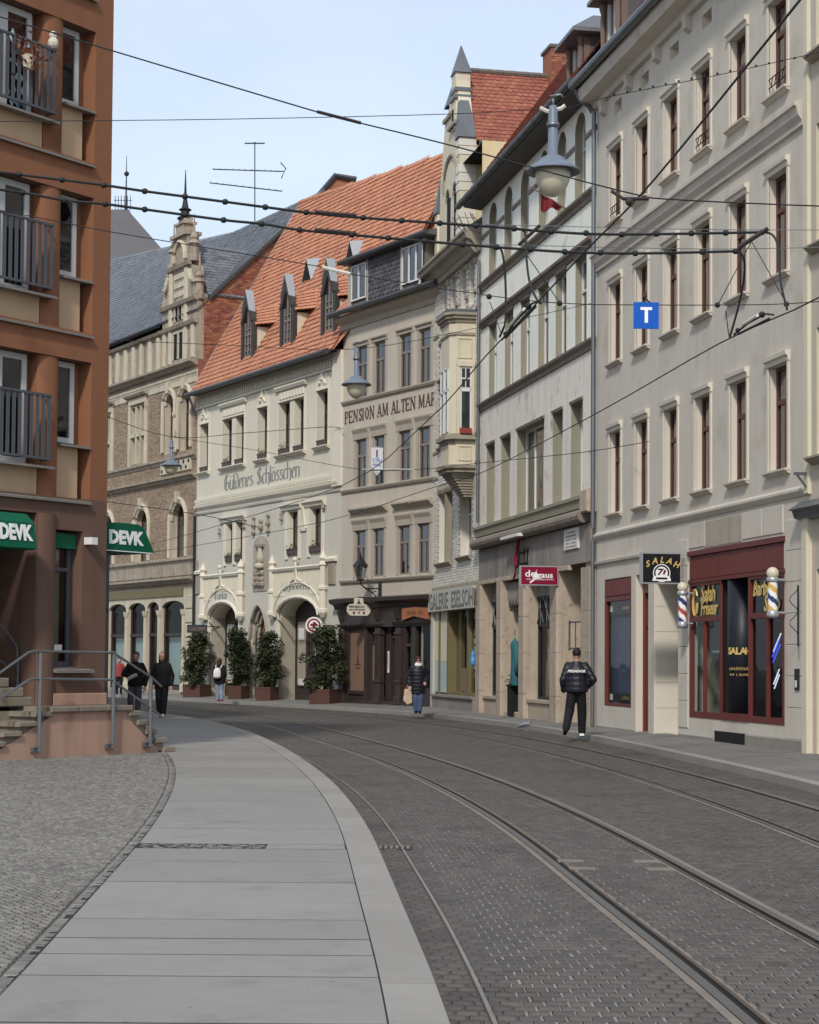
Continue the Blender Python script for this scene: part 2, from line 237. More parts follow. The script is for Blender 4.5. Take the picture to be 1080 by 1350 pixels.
# ------------------------------------------------------------------ building blocks in a facade's own frame (x along, y inward, z up)
class Bld:
    def __init__(s, A, B, name, label, cat):
        s.A = Vector((*A, 0)); s.B = Vector((*B, 0)); d = s.B-s.A; s.L = d.length; s.rz = math.atan2(d.y, d.x)
        s.root = thing(name, label, cat, s.A, s.rz); s.d = d.normalized(); s.n = Vector((s.d.y, -s.d.x, 0))
    def W(s, x, y, z): return s.A+s.d*x-s.n*y+Vector((0, 0, z))
_cache = {}
def window(b, x0, x1, z0, z1, dep=.22, frame=None, mull=1, trans=.68, fr=.055, bar=.05, curtain=None, rise=0, akind='round', name='window', glassm=None, bars=None, cz=None):
    frame = frame or M['white_frame']; w, h = round(x1-x0, 3), round(z1-z0, 3)
    key = (w, h, frame.name, mull, trans, fr, rise, akind, curtain, bars, cz)
    if key not in _cache:
        mb = MB(); pl = outline((0, w, 0, h, rise, akind) if rise else (0, w, 0, h)); n = len(pl); cx, czz = w/2, h*.48
        inn = [(cx+(x-cx)*(1-2*fr/w), czz+(z-czz)*(1-2*fr/h)) for x, z in pl]
        for i in range(n):
            j = (i+1) % n
            mb.add([(pl[i][0], 0, pl[i][1]), (pl[j][0], 0, pl[j][1]), (inn[j][0], 0, inn[j][1]), (inn[i][0], 0, inn[i][1]),
                    (inn[j][0], .05, inn[j][1]), (inn[i][0], .05, inn[i][1])], [(0, 1, 2, 3), (3, 2, 4, 5)])
        hh = (h-rise) if rise and akind != 'seg' else h
        tz = h*trans if trans else 0
        if trans: mb.box(fr*.8, w-fr*.8, -.012, .05, tz-bar*.6, tz+bar*.6)
        for q in range(mull):
            xx = w*(q+1)/(mull+1); mb.box(xx-bar*.55, xx+bar*.55, -.006, .05, fr*.6, (tz if trans and mull == 1 and bars != 'full' else h-rise*.12-fr*.6))
        if bars == 'grid':
            for q in (1, 2, 3): mb.box(fr, w-fr, 0, .04, h*q/4-.012, h*q/4+.012)
        pm = MB(); pm.poly([(x, .03, z) for x, z in pl])
        cm = None
        if curtain:
            cm = MB(); top = h-(rise*.7 if rise else 0)-.04; bot = .05 if cz is None else h*cz; segs = 14
            rngs = [(fr, w-fr)] if curtain == 'full' else [(fr, w*.36), (w*.64, w-fr)]
            for a, c in rngs:
                for q in range(segs):
                    xa, xb = a+(c-a)*q/segs, a+(c-a)*(q+1)/segs
                    ya, yb = .13+.02*math.sin(q*2.1), .13+.02*math.sin((q+1)*2.1)
                    cm.quad((xa, ya, bot), (xb, yb, bot), (xb, yb, top), (xa, ya, top))
        _cache[key] = (mb.mesh(name, frame), pm.mesh('pane', glassm or M['glass']), cm.mesh('curtain', M['curtain']) if cm else None)
    f, p, c = _cache[key]
    o = obj(name, f, b.root, (x0, dep, z0)); obj('pane', p, o)
    if c: obj('curtain', c, o)
    return o
def shared(key, fn, mats, smooth=False):
    if key not in _cache: _cache[key] = fn().mesh(key[0], mats, smooth)
    return _cache[key]
def part(b, name, mats, fn, **k):
    mb = MB(); fn(mb); return mb.build(name, mats, b.root if isinstance(b, Bld) else b, **k)
def cornice(b, pr, x0, x1, m, name='cornice'):
    return MB().prof(pr, x0, x1).build(name, m, b.root)
def sill(b, x0, x1, z, m, d=.14, t=.09, name='window_sill'):
    w = round(x1-x0, 3)
    me = shared((name, w, d, t, m.name), lambda: MB().prof([(.12, 0), (-d+.03, 0), (-d+.03, -t*.45), (-.03, -t), (.02, -t), (.12, -t)], 0, w).prof([(.12, .03), (-d, .005), (-d, -.03), (.1, -.03)], -.012, w+.012), m)
    return obj(name, me, b.root, (x0, 0, z))
def shell(b, L0, L1, H, depth, wm, y0=.6, room=True):           # side and back walls closing the building behind its facade
    mb = MB(); mb.quad((L0, .0, 0), (L0, depth, 0), (L0, depth, H), (L0, .0, H)); mb.quad((L1, .0, 0), (L1, depth, 0), (L1, depth, H), (L1, .0, H))
    mb.quad((L0, depth, 0), (L1, depth, 0), (L1, depth, H), (L0, depth, H)); mb.build('side_wall', wm, b.root)
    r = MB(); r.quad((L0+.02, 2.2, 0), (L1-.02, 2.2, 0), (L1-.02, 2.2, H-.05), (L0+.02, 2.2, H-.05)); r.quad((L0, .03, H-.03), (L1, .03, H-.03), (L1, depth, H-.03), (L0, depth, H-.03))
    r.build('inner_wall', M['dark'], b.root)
def tiles_mesh(P0, U, V, N, rows, bounds, tw, tp, lift=.02, ln=1.25, round_=True, jit=.01):
    """overlapping tiles on a plane: P0 origin, U along eaves, V up the slope, N outward; bounds(v)->(u0,u1)"""
    mb = MB(); P0, U, V, N = map(Vector, (P0, U, V, N))
    for r in range(rows):
        v = r*tp; u0, u1 = bounds(v)
        if u1-u0 < tw*.4: continue
        off = (r % 2)*tw*.5; k0 = math.floor((u0-off)/tw); k1 = math.ceil((u1-off)/tw)
        for k in range(k0, k1):
            a = max(u0, k*tw+off+.006); c = min(u1, (k+1)*tw+off-.006)
            if c-a < tw*.2: continue
            j = random.uniform(-jit, jit); l0 = lift*random.uniform(.8, 1.3); vv = v+j; top = v+tp*ln
            if round_:
                prf = [(a, vv+tp*.16), (a+(c-a)*.22, vv+.0), (a+(c-a)*.78, vv), (c, vv+tp*.16)]
            else: prf = [(a, vv), (c, vv)]
            bot = [P0+U*x+V*y+N*l0 for x, y in prf]; low = [P0+U*x+V*y+N*.002 for x, y in prf]
            n = len(prf)
            vs = bot+low+[P0+U*c+V*top+N*.004, P0+U*a+V*top+N*.004]
            fs = [tuple(list(range(n))+[2*n, 2*n+1])]+[(i, n+i, n+i+1, i+1) for i in range(n-1)]
            mb.add(vs, fs)
    return mb
def roof_sheet(b, pts, m, name='roof'): return MB().poly(pts).build(name, m, b.root)
def brick_field(x0, x1, z0, z1, bw, bh, y=-.012, jx=.012, jz=.012, test=None, y1=.01):
    mb = MB(); r = 0; z = z0
    while z < z1-.01:
        x = x0-(bw*.5 if r % 2 else 0)
        while x < x1-.01:
            a, c = max(x, x0)+jx/2, min(x+bw, x1)-jx/2; e = min(z+bh, z1)-jz/2
            if c-a > .03 and (test is None or test((a+c)/2, z+bh/2, a, c, z, e)):
                d = y+random.uniform(-.004, .004); zz = z+jz/2
                mb.add([(a, d, zz), (c, d, zz), (c, d, e), (a, d, e), (a, y1, zz), (c, y1, zz), (c, y1, e), (a, y1, e)], [(0, 1, 2, 3), (4, 5, 1, 0), (5, 6, 2, 1), (6, 7, 3, 2), (7, 4, 0, 3)])
            x += bw
        z += bh; r += 1
    return mb
def clear_of(ops, mg=.0): return lambda cx, cz, a, c, z, e: not any(o[0]-mg < c and o[1]+mg > a and o[2]-mg < e and o[3]+mg > z for o in ops)
def letters(txt, size, parent, loc, m, rot=(R(90), 0, 0), bold=0., xs=1., ext=.004, shear=0., align='LEFT', name='lettering', spacing=1., world=False):
    cu = bpy.data.curves.new('t', 'FONT'); cu.body = txt; cu.size = size; cu.offset = bold; cu.extrude = ext; cu.shear = shear; cu.align_x = align; cu.space_character = spacing; cu.resolution_u = 2
    t = bpy.data.objects.new('t', cu); COL.objects.link(t); bpy.context.view_layer.update()
    me = bpy.data.meshes.new_from_object(t.evaluated_get(bpy.context.evaluated_depsgraph_get())); bpy.data.objects.remove(t); me.materials.clear(); me.materials.append(m)
    return obj(name, me, parent, loc, rot, scale=(xs, 1, 1))
def scribble(w, h, parent, loc, m, rot=(0, 0, 0), seed=1, name='lettering', rows=1, gap=1.6):
    """a line of small print too small to read: short uneven strokes"""
    r = random.Random(seed); mb = MB()
    for q in range(rows):
        x = -w/2*r.uniform(.8, 1)
        while x < w/2:
            l = h*r.uniform(.25, .5); z = -q*h*gap; k = r.random()
            if k > .12: mb.box(x, x+l*.35, -.002, .002, z, z+h*r.uniform(.7, 1)); mb.box(x, x+l, -.002, .002, z+(0 if k < .5 else h*.45), z+h*(.18 if k < .5 else .62))
            x += l+h*.18
    return mb.build(name, m, parent, loc=loc, rot=rot)
def strokes(glyphs, nib, m, parent, loc, name='lettering', ext=.003):
    """pen-stroke lettering: polylines in (x,z) swept with a slanted nib; drawn just proud of the wall"""
    mb = MB()
    for pl in glyphs:
        for (xa, za), (xb, zb) in zip(pl[:-1], pl[1:]):
            nx, nz = nib
            mb.poly([(xa-nx, -ext, za-nz), (xa+nx, -ext, za+nz), (xb+nx, -ext, zb+nz), (xb-nx, -ext, zb-nz)])
    return mb.build(name, m, parent, loc=loc)
# ================================================================== ground
YS = np.arange(3, 110.01, .25)
def curve(tab, win=17):
    t = np.array(tab, float); x = np.interp(YS, t[:, 0], t[:, 1]); p = np.pad(x, win//2, mode='reflect', reflect_type='odd'); x = np.convolve(p, np.ones(win)/win, 'valid')
    p = np.pad(x, win//2, mode='reflect', reflect_type='odd'); x = np.convolve(p, np.ones(win)/win, 'valid')
    return lambda y: np.interp(y, YS, x)
KLo = curve([(3,.37),(8.35,.21),(10.3,.1),(13.3,-.09),(17.4,-.31),(20.5,-.56),(25,-.98),(30.75,-1.7),(37.3,-2.66),(43.8,-3.82),(49,-5.06),(52,-5.85),(55,-6.9),(60,-8.8),(66,-11.4),(75,-15.5),(110,-34)])
KLi = lambda y: KLo(y)-.27
R1L = curve([(3,1.78),(9.4,1.68),(10.8,1.59),(12.2,1.49),(14.2,1.37),(17.2,1.22),(20.6,.98),(24.6,.59),(29.2,.02),(34.6,-.81),(40.7,-1.92),(48.9,-3.5),(57,-5.45),(62,-7.2),(70,-10.8),(110,-32)])
R1R = lambda y: R1L(y)+1.0+np.interp(y, [20, 50, 60], [0, .12, .2])
R2L = curve([(3,4.05),(12,4.0),(18,3.92),(20.6,3.85),(23.3,3.72),(26.6,3.5),(30.9,3.15),(34.5,2.76),(39.1,2.15),(43.8,1.38),(48.5,.37),(53.8,-1.),(58,-2.5),(64,-5.2),(72,-9),(110,-29.5)])
R2R = lambda y: R2L(y)+1.0+np.interp(y, [20, 50, 60], [0, .12, .2])
KR = curve([(3,5.65),(12,5.62),(18,5.58),(25,5.39),(28.3,5.2),(33.2,4.8),(40.2,4.15),(48,3.05),(55.7,1.3),(62.4,-1.),(67.7,-3.75),(73.9,-7.05),(78.8,-9.6),(110,-27)])
PE = curve([(3,-1.75),(8.9,-1.9),(11.8,-2.06),(16.9,-2.34),(20.3,-2.6),(23.3,-2.88),(26.4,-3.22),(28.7,-3.53),(30.9,-3.86),(33,-4.22),(40,-6.2),(52,-9.6),(60,-12.5),(110,-40)], 9)
LN = curve([(3,.62),(9.1,.42),(11.8,.31),(15.1,.09),(17.4,-.05),(20.5,-.25),(25.3,-.72),(30.1,-1.36),(33.6,-1.9),(40,-2.95),(50,-5.1),(110,-33)])
FL = lambda y: np.interp(y, [10, 32.4, 45, 57.2, 63.5, 69, 81.4, 90, 110], [10.9, 6.79, 4.44, 2.13, .79, -2.48, -9.19, -14.15, -25.7])
Z_P = .12
MB().quad((-400, -200, -.06), (400, -200, -.06), (400, 900, -.06), (-400, 900, -.06)).build('ground', M['road'], kind='structure')
def strip(mb, fa, fb, ys, z, zb=None, m=0):
    zb = z if zb is None else zb
    for a, c in zip(ys[:-1], ys[1:]):
        mb.quad((float(fa(a)), a, z), (float(fb(a)), a, zb), (float(fb(c)), c, zb), (float(fa(c)), c, z), m)
def np_mesh(name, V, F, mats):
    me = bpy.data.meshes.new(name); nf, k = F.shape
    me.vertices.add(len(V)); me.vertices.foreach_set('co', V.astype(np.float32).ravel()); me.loops.add(nf*k); me.loops.foreach_set('vertex_index', F.astype(np.int32).ravel())
    me.polygons.add(nf); me.polygons.foreach_set('loop_start', np.arange(0, nf*k, k, dtype=np.int32)); me.polygons.foreach_set('loop_total', np.full(nf, k, np.int32))
    me.materials.append(mats); me.update(calc_edges=True); return me
FB = np.array([(8,9,10,11),(4,5,9,8),(5,6,10,9),(6,7,11,10),(7,4,8,11),(0,1,5,4),(1,2,6,5),(2,3,7,6),(3,0,4,7)])
def stones(xa, xb, ya, yb, zt, depth, ch, slant=None):          # chamfered stones as one vertex/face array
    n = len(xa); s = np.zeros(n) if slant is None else slant
    def ring(x0, x1, y0, y1, z): return np.stack([np.stack([x0, y0, z], 1), np.stack([x1, y0, z], 1), np.stack([x1+s, y1, z], 1), np.stack([x0+s, y1, z], 1)], 1)
    V = np.concatenate([ring(xa, xb, ya, yb, zt-depth), ring(xa, xb, ya, yb, zt-ch), ring(xa+ch, xb-ch, ya+ch, yb-ch, zt)], 1)
    V[:, 8:, 2] += rng.uniform(-.0015, .0015, (n, 4))
    F = FB[None]+(np.arange(n)*12)[:, None, None]
    return V, F
road = MB(); ysr = np.arange(4, 100.1, 1.0)
for fa, fb, mi in [(lambda y: KLo(y)-.05, LN, 1), (LN, lambda y: LN(y)+.16, 1), (lambda y: LN(y)+.16, lambda y: R1L(y)-.32, 0), (lambda y: R1L(y)-.32, lambda y: R1L(y)+.12, 1), (lambda y: R1L(y)+.12, lambda y: R1R(y)-.12, 0),
                   (lambda y: R1R(y)-.12, lambda y: R1R(y)+.3, 1), (lambda y: R1R(y)+.3, lambda y: R2L(y)-.3, 0), (lambda y: R2L(y)-.3, lambda y: KR(y)+.05, 1)]:
    strip(road, fa, fb, ysr, -.0075, m=mi)
strip(road, lambda y: KLo(y)-.05, lambda y: KR(y)+.05, np.arange(64, 104.1, 2.), -.001, m=2)
road = road.build('road', [M['bed_light'], M['bed_dark'], M['sett']], kind='structure')
# setts in running bond, following the rails
xa, xb, ya, yb, sl_ = [], [], [], [], []
y = 7.9; r = 0; TW = .118
while y < 64:
    tp = .132 if y < 30 else .14
    l, rr = KLo(y)+.012, KR(y)-.012; base = R1L(y); k = np.arange(-40, 62); x0 = base+(k+(.5 if r % 2 else 0))*TW+rng.uniform(-.004, .004, len(k)); x1 = x0+TW-.010
    dx = float(R1L(y+tp)-R1L(y))
    for cx in (R1L(y)-.015, R1R(y)+.015, R2L(y)-.015, R2R(y)+.015):           # keep clear of rails, shave the neighbours
        lo, hi = cx-.10, cx+.10
        x1 = np.where((x0 < lo) & (x1 > lo), lo, x1); x0 = np.where((x0 < hi) & (x1 > hi), hi, x0); bad = (x0 >= lo-1e-6) & (x1 <= hi+1e-6); x0 = np.where(bad, 1e3, x0); x1 = np.where(bad, 1e3+1, x1)
    lo, hi = LN(y)-.018, LN(y)+.018
    x1 = np.where((x0 < lo) & (x1 > lo), lo, x1); x0 = np.where((x0 < hi) & (x1 > hi), hi, x0)
    ok = (x0 > l-.09) & (x1 < rr+.09) & (x1-x0 > .03); x0 = np.maximum(x0, l)[ok]; x1 = np.minimum(x1, rr)[ok]
    g = x1-x0 > .03; x0, x1 = x0[g], x1[g]
    xa.append(x0); xb.append(x1); ya.append(np.full(len(x0), y)); yb.append(np.full(len(x0), y+tp-.012)); sl_.append(np.full(len(x0), dx)); y += tp; r += 1
xa, xb, ya, yb, sl_ = map(np.concatenate, (xa, xb, ya, yb, sl_))
zt = rng.uniform(-.0035, .002, len(xa)); vis = (np.abs(xa) < .225*ya+.3) & (ya > 8.4)
idx = np.where(vis)[0][:300]; rest = np.ones(len(xa), bool); rest[idx] = False
V, F = stones(xa[rest], xb[rest], ya[rest], yb[rest], zt[rest], .03, .006, sl_[rest])
obj('sett', np_mesh('setts', V.reshape(-1, 3), F.reshape(-1, 4), M['sett']), road, kind='stuff')
unit = []
for q in range(6):
    v, f = stones(np.array([0.]), np.array([1.]), np.array([0.]), np.array([1.]), np.array([0.]), .03, .05); v = v[0]; v[4:8, 2] = -.006; v[:4, 2] = -.03
    unit.append(np_mesh('sett', v, f[0], M['sett']))
for i in idx: obj('sett', unit[i % 6], road, (xa[i], ya[i], zt[i]), scale=(xb[i]-xa[i], yb[i]-ya[i], 1))
gl_ = MB(); strip(gl_, lambda y: LN(y)-.011, lambda y: LN(y)+.011, np.arange(4, 62, .5), .003); gl_.build('gutter_line', M['white_line'], road)
# rails
for fn, sgn in ((R1L, 1), (R1R, -1), (R2L, 1), (R2R, -1)):
    rt = obj('tram_rail', None, kind='structure'); ysx = np.arange(4, 100, .5)
    def rs(nm, a, c, z, m, z2=None):
        q = MB(); lo, hi = (a, c) if sgn > 0 else (-c, -a); strip(q, lambda y: fn(y)+lo, lambda y: fn(y)+hi, ysx, z, z2); q.build(nm, M[m], rt)
    rs('rail_head', -.062, 0, .004, 'rail_steel'); rs('rail_groove', 0, .042, -.006, 'rail_gap'); rs('guard_lip', .042, .068, .002, 'rail_rust'); rs('rail_filler', -.118, -.062, -.002, 'rail_fill'); rs('rail_filler', .068, .10, -.003, 'rail_fill')
# left pavement: kerb stones and slabs
pv = MB(); strip(pv, lambda y: np.minimum(PE(y)-.05, KLi(y)-.3), lambda y: KLo(y)-.02, np.arange(4, 80, 1.), Z_P-.0028)
pv = pv.build('pavement', M['slab_bed'], kind='structure')
def slab(name, fa, fb, y0, y1, z0, z1, m, par, th=.1, seg=4, g=.016):
    ys = np.linspace(y0+g, y1-g, seg+1); mb = MB(); a = [(float(fa(y)), y) for y in ys]; c = [(float(fb(y)), y) for y in ys]
    pl = a+c[::-1]; n = len(pl); zz = [z0]*len(a)+[z1]*len(c)
    dz = random.uniform(-.0015, .0015); vs = [(x, y, z+dz) for (x, y), z in zip(pl, zz)]+[(x, y, z-th) for (x, y), z in zip(pl, zz)]
    fs = [(i, i+1, n-2-i, n-1-i) for i in range(seg)]+[(i, (i+1) % n, n+(i+1) % n, n+i) for i in range(n)]
    mb.add(vs, fs); return mb.build(name, m, par)
cuts = [4, 5.2, 6.4, 7.3, 8.33, 9.56, 10.26, 10.85, 11.65, 13.6, 15.0, 16.0]
cuts2 = [16.42, 17.9, 18.7, 19.5, 21.4, 23.1, 24.2, 25.6, 27.0, 28.1, 29.8, 31.0, 32.6, 34, 35.8, 37, 39, 41, 43, 45.5, 48, 50.5, 53, 56, 60]
for cc in (cuts, cuts2):
    for a, c in zip(cc[:-1], cc[1:]): slab('slab', lambda y: PE(y)+.006, lambda y: KLi(y)-.005, a, c, Z_P, Z_P, M['slab'], pv)
slab('slab', lambda y: -1.2+0*y, lambda y: KLi(y)-.012, 16.0, 16.42, Z_P, Z_P, M['slab'], pv)
ky = 4.
while ky < 60:
    ln = random.uniform(.9, 1.25) if ky < 30 else 2.; slab('kerb_stone', lambda y: KLi(y)+.004, KLo, ky, ky+ln, Z_P+.002, Z_P+.0005, M['kerb'], pv, .16, 3, .006); ky += ln
# plaza of small setts left of the pavement
pz = MB(); strip(pz, lambda y: -16+0*y, lambda y: PE(y)+.006, np.arange(4, 35.1, 1.), Z_P-.012); pz = pz.build('plaza', M['plaza_bed'], kind='structure')
xs_, ys_, ws_, hs_ = [], [], [], []
y = 8.6; r = 0
while y < 33.2:
    tp = .062 if y < 18 else .075; lo, hi = -.222*y-.35, float(PE(y))-.10; n = max(1, int((hi-lo)/tp)); x = hi-(np.arange(n)+1+(.5 if r % 2 else 0))*tp; x = np.append(x, hi+.01) if True else x
    w = np.full(len(x), tp); w[-1] = .09
    xs_.append(x); ys_.append(np.full(len(x), y)+rng.uniform(-.008, .008, len(x))); ws_.append(w); hs_.append(np.full(len(x), tp)); y += tp; r += 1
for q in range(8):                                                   # sett band of the drain channel across the pavement
    yy = 16.015+q*.05; x = np.arange(float(PE(yy))+.02+(q % 2)*.03, -1.24, .06); xs_.append(x); ys_.append(np.full(len(x), yy)); ws_.append(np.full(len(x), .06)); hs_.append(np.full(len(x), .05))
xs_, ys_, ws_, hs_ = map(np.concatenate, (xs_, ys_, ws_, hs_)); n = len(xs_); j = rng.uniform(-.006, .006, (4, n))
order = np.argsort(ys_); idx = [i for i in order if abs(xs_[i]) < .214*ys_[i] and ys_[i] > 8.9][:300]; rest = np.ones(n, bool); rest[idx] = False
zt = Z_P+rng.uniform(-.005, .003, n)
V, F = stones((xs_+.004+j[0])[rest], (xs_+ws_-.004+j[1])[rest], (ys_+.004)[rest], (ys_+hs_-.004)[rest], zt[rest], .03, .007)
obj('sett', np_mesh('plaza_setts', V.reshape(-1, 3), F.reshape(-1, 4), M['plaza']), pz, kind='stuff')
unit2 = []
for q in range(6):
    v, f = stones(np.array([0.]), np.array([1.]), np.array([0.]), np.array([1.]), np.array([0.]), .03, .1); v = v[0]; v[4:8, 2] = -.008; v[:4, 2] = -.03; v[8:, :2] += rng.uniform(-.04, .04, (4, 2))
    unit2.append(np_mesh('sett', v, f[0], M['plaza']))
for i in idx: obj('sett', unit2[i % 6], pz, (xs_[i]+.004, ys_[i]+.004, zt[i]), scale=(ws_[i]-.008, hs_[i]-.008, 1))
# right pavement
pr = MB(); strip(pr, lambda y: KR(y)+.02, lambda y: FL(y)+.3, np.arange(14, 100, 1.), Z_P-.02, .17); pr = pr.build('pavement', M['slab_bed'], kind='structure')
ky = 14.
while ky < 96:
    ln = random.uniform(.95, 1.3) if ky < 50 else 3.; slab('kerb_stone', KR, lambda y: KR(y)+.2, ky, ky+ln, Z_P-.003, Z_P+.002, M['kerb'], pr, .16, 3, .005); ky += ln
ky = 14.; q = 0
while ky < 96:
    ln = [.9, 1.1, .8, 1.25][q % 4]*(1 if ky < 45 else 2.2); mid = lambda y: (KR(y)+.2)*(.45)+FL(y)*.55
    zm = .12+.08*.55
    slab('slab', lambda y: KR(y)+.212, lambda y: mid(y)-.008, ky, ky+ln, Z_P, zm, M['rpave'], pr, .1, 3, .007)
    slab('slab', lambda y: mid(y)+.008, lambda y: FL(y)+.25, ky-ln*.4, ky+ln*.6, zm, .203, M['rpave'], pr, .1, 3, .007); ky += ln; q += 1
# drain plates by the rails, gully at the left kerb
for i, (px_, py_) in enumerate(((752, 1130), (768, 1140), (852, 1130), (870, 1140))):
    g = pix(px_, py_, 2500*1.7/(py_-870)); t = MB().box(-.11, .11, -.09, .09, -.01, .004).box(-.09, .09, -.07, .07, .004, .006).build('drain_plate', M['rail_fill'], loc=(g.x, g.y, 0))
    t['label'] = ['pale drain plate inside the left rail, further one', 'pale drain plate inside the left rail, nearer one', 'pale drain plate beside the right rail, further one', 'pale drain plate beside the right rail, nearer one'][i]; t['category'] = 'drain cover'; t['group'] = 'drain plates beside the near rails'
gt = thing('gully_grate', 'narrow dark gully grate against the left kerb', 'drain', (-.29, 17.25, 0))
MB().box(0, .34, 0, .26, -.02, .003).build('grate_frame', M['iron'], gt)
for q in range(6): MB().box(.03+q*.05, .055+q*.05, .02, .24, .003, .012).build('grate_bar', M['rail_fill'], gt)
# ================================================================== grey six-axis house on the right
P_DR, P_DC, P_CE, P_EF, P_FG, P_GH, P_H0 = (6.79,32.4), (4.44,45.), (2.13,57.2), (.79,63.5), (-2.48,69.), (-9.19,81.4), (-14.15,90.)
D = Bld(P_DC, P_DR, 'townhouse', 'grey plastered house with red barber shopfront and six tall windows per floor', 'house')
ops = []
for z0, z1 in ((5.13, 7.04), (8.63, 10.5), (11.93, 13.68)):
    for k in range(6): ops.append((1.08+2.005*k, 1.98+2.005*k, z0, z1, 0, 0, .14))
att = [(1.38+2.03*k, 1.95+2.03*k, 14.42, 14.72, 0, 0, .3) for k in range(6)]
gops = [(.70, 2.78, .70, 3.64, 0, 0, .10), (3.12, 4.02, .14, 3.64, 0, 0, .30), (4.42, 6.02, .14, 3.55, 0, 0, 1.25), (6.76, 11.80, .62, 3.92, 0, 0, .16)]
wall(0, D.L, .1, 4.62, gops).build('wall', [M['d_wall'], M['d_jamb']], D.root)
wall(0, D.L, 4.62, 15.2, ops+att).build('wall', [M['d_wall'], M['d_jamb']], D.root)
shell(D, 0, D.L, 15.2, 9, M['d_wall'])
for k, o in enumerate(ops):
    window(D, o[0], o[1], o[2], o[3], .135, M['brown_wood'], mull=1, trans=.66, curtain=('full', 'full', 'side', 'full', None, 'side', 'full')[(k*5+k//4) % 7], cz=(None, .04, .42)[(k*7) % 3], fr=.07, bar=.07)
    sill(D, o[0]-.1, o[1]+.1, o[2], M['d_trim'], .12, .085)
    w = o[1]-o[0]
    me = shared(('window_lintel', round(w, 2)), lambda: MB().prof([(0, 0), (-.04, 0), (-.05, .08), (-.09, .10), (-.10, .17), (0, .19)], -.1, w+.1), M['d_jamb']); obj('window_lintel', me, D.root, (o[0], 0, o[3]))
    me = shared(('window_architrave', round(w, 2), round(o[3]-o[2], 2)), lambda: MB().box(-.08, 0, -.025, .02, 0, o[3]-o[2]).box(w, w+.08, -.03, .02, 0, o[3]-o[2]), M['d_jamb']); obj('window_architrave', me, D.root, (o[0], 0, o[2]))
for k in (0, 3, 5):                                             # iron rails across some top-floor windows
    g = MB(); x0 = 1.08+2.005*k
    for z in (.22, .38): g.tube([(0, .02, z), (.9, .02, z)], .012, 5)
    for q in range(5): g.tube([(.1+q*.175, .02, .22), (.18+q*.175, .02, .38)], .009, 4)
    g.build('window_guard', M['iron'], D.root, loc=(x0, -.02, 11.93))
for o in att: part(D, 'vent_louvre', M['d_trim'], lambda g: [g.box(o[0], o[1], .22, .26, o[2], o[3])])
cornice(D, [(0, 4.58), (-.03, 4.60), (-.08, 4.68), (-.08, 4.72), (-.03, 4.76), (0, 4.78)], -.02, D.L, M['d_trim'])
cornice(D, [(0, 4.02), (-.06, 4.03), (-.07, 4.09), (0, 4.11)], 0, 3.6, M['d_trim'], 'string_course')
cornice(D, [(0, 11.0), (-.06, 11.02), (-.06, 11.1), (-.13, 11.2), (-.16, 11.34), (-.20, 11.36), (-.20, 11.42), (0, 11.48)], -.02, D.L-.02, M['d_trim'])
cornice(D, [(0, 14.95), (-.1, 14.96), (-.14, 15.08), (-.42, 15.16), (-.48, 15.34), (-.48, 15.44), (0, 15.44)], -.05, D.L, M['d_wall'], 'eaves_cornice')
for k in range(7): part(D, 'corbel', M['d_trim'], lambda g: g.prof([(0, 14.62), (-.13, 14.7), (-.16, 14.96), (0, 14.96)], .55+2.03*k, .78+2.03*k))
part(D, 'gutter', M['zinc'], lambda g: g.tube([(-.2, -.58, 15.56), (D.L, -.58, 15.44)], .11, 10))
part(D, 'downpipe', M['zinc'], lambda g: g.tube([(-.12, -.55, 15.5), (-.12, -.4, 15.2), (.02, -.1, 14.9), (.02, -.1, 4.9)], .055, 8).tube([(.02, -.1, 4.6), (.02, -.1, .2)], .05, 8))
# ashlar blocks of the ground floor
tst = clear_of(gops, .10)
zz = .40; rr_ = 0
while zz < 4.0:
    for (a, c) in ((11.92, D.L-.02), (6.08, 6.68)):
        parts_ = [(a, c)] if c-a < .9 else ([(a, (a+c)/2), ((a+c)/2, c)] if rr_ % 2 else [(a, c)])
        for (p, q) in parts_:
            obj('ashlar_block', shared(('ashlar_block', round(q-p, 2)), lambda: MB().bbox(0, q-p-.012, -.02, .01, 0, .536, .006), M['d_wall']), D.root, (p+.006, 0, zz))
    zz += .548; rr_ += 1
for q in range(5): obj('ashlar_block', shared(('ashlar_block', 'w'), lambda: MB().bbox(0, 1.0, -.018, .01, 0, .5, .006), M['d_wall']), D.root, (6.7+q*1.02+(.0 if q < 5 else 0), 0, 4.02)) if not (q in (1, 2)) else None
part(D, 'bare_patch', M['patch'], lambda g: g.bbox(7.6, 9.72, -.012, .01, 3.99, 4.5, .004))
zz = .2
for q in range(6): obj('ashlar_block', shared(('ashlar_block', 'j'), lambda: MB().box(-.0, .016, .02, .62, 0, .53), M['d_jamb']), D.root, (4.415, 0, zz+q*.545))
for q in range(6): obj('ashlar_block', shared(('ashlar_block', 'j2'), lambda: MB().box(-.0, .016, .64, 1.24, 0, .53), M['d_jamb']), D.root, (4.415, 0, zz+q*.545))
part(D, 'plinth', M['d_stone'], lambda g: g.bbox(10.0, D.L-.01, -.06, .02, .1, .40, .02).bbox(.02, 3.05, -.02, .02, .1, .22, .01).bbox(6.1, 8.2, -.03, .02, .1, .26, .01))
part(D, 'cellar_window', M['dark'], lambda g: g.box(8.24, 9.96, -.012, .03, .14, .40))
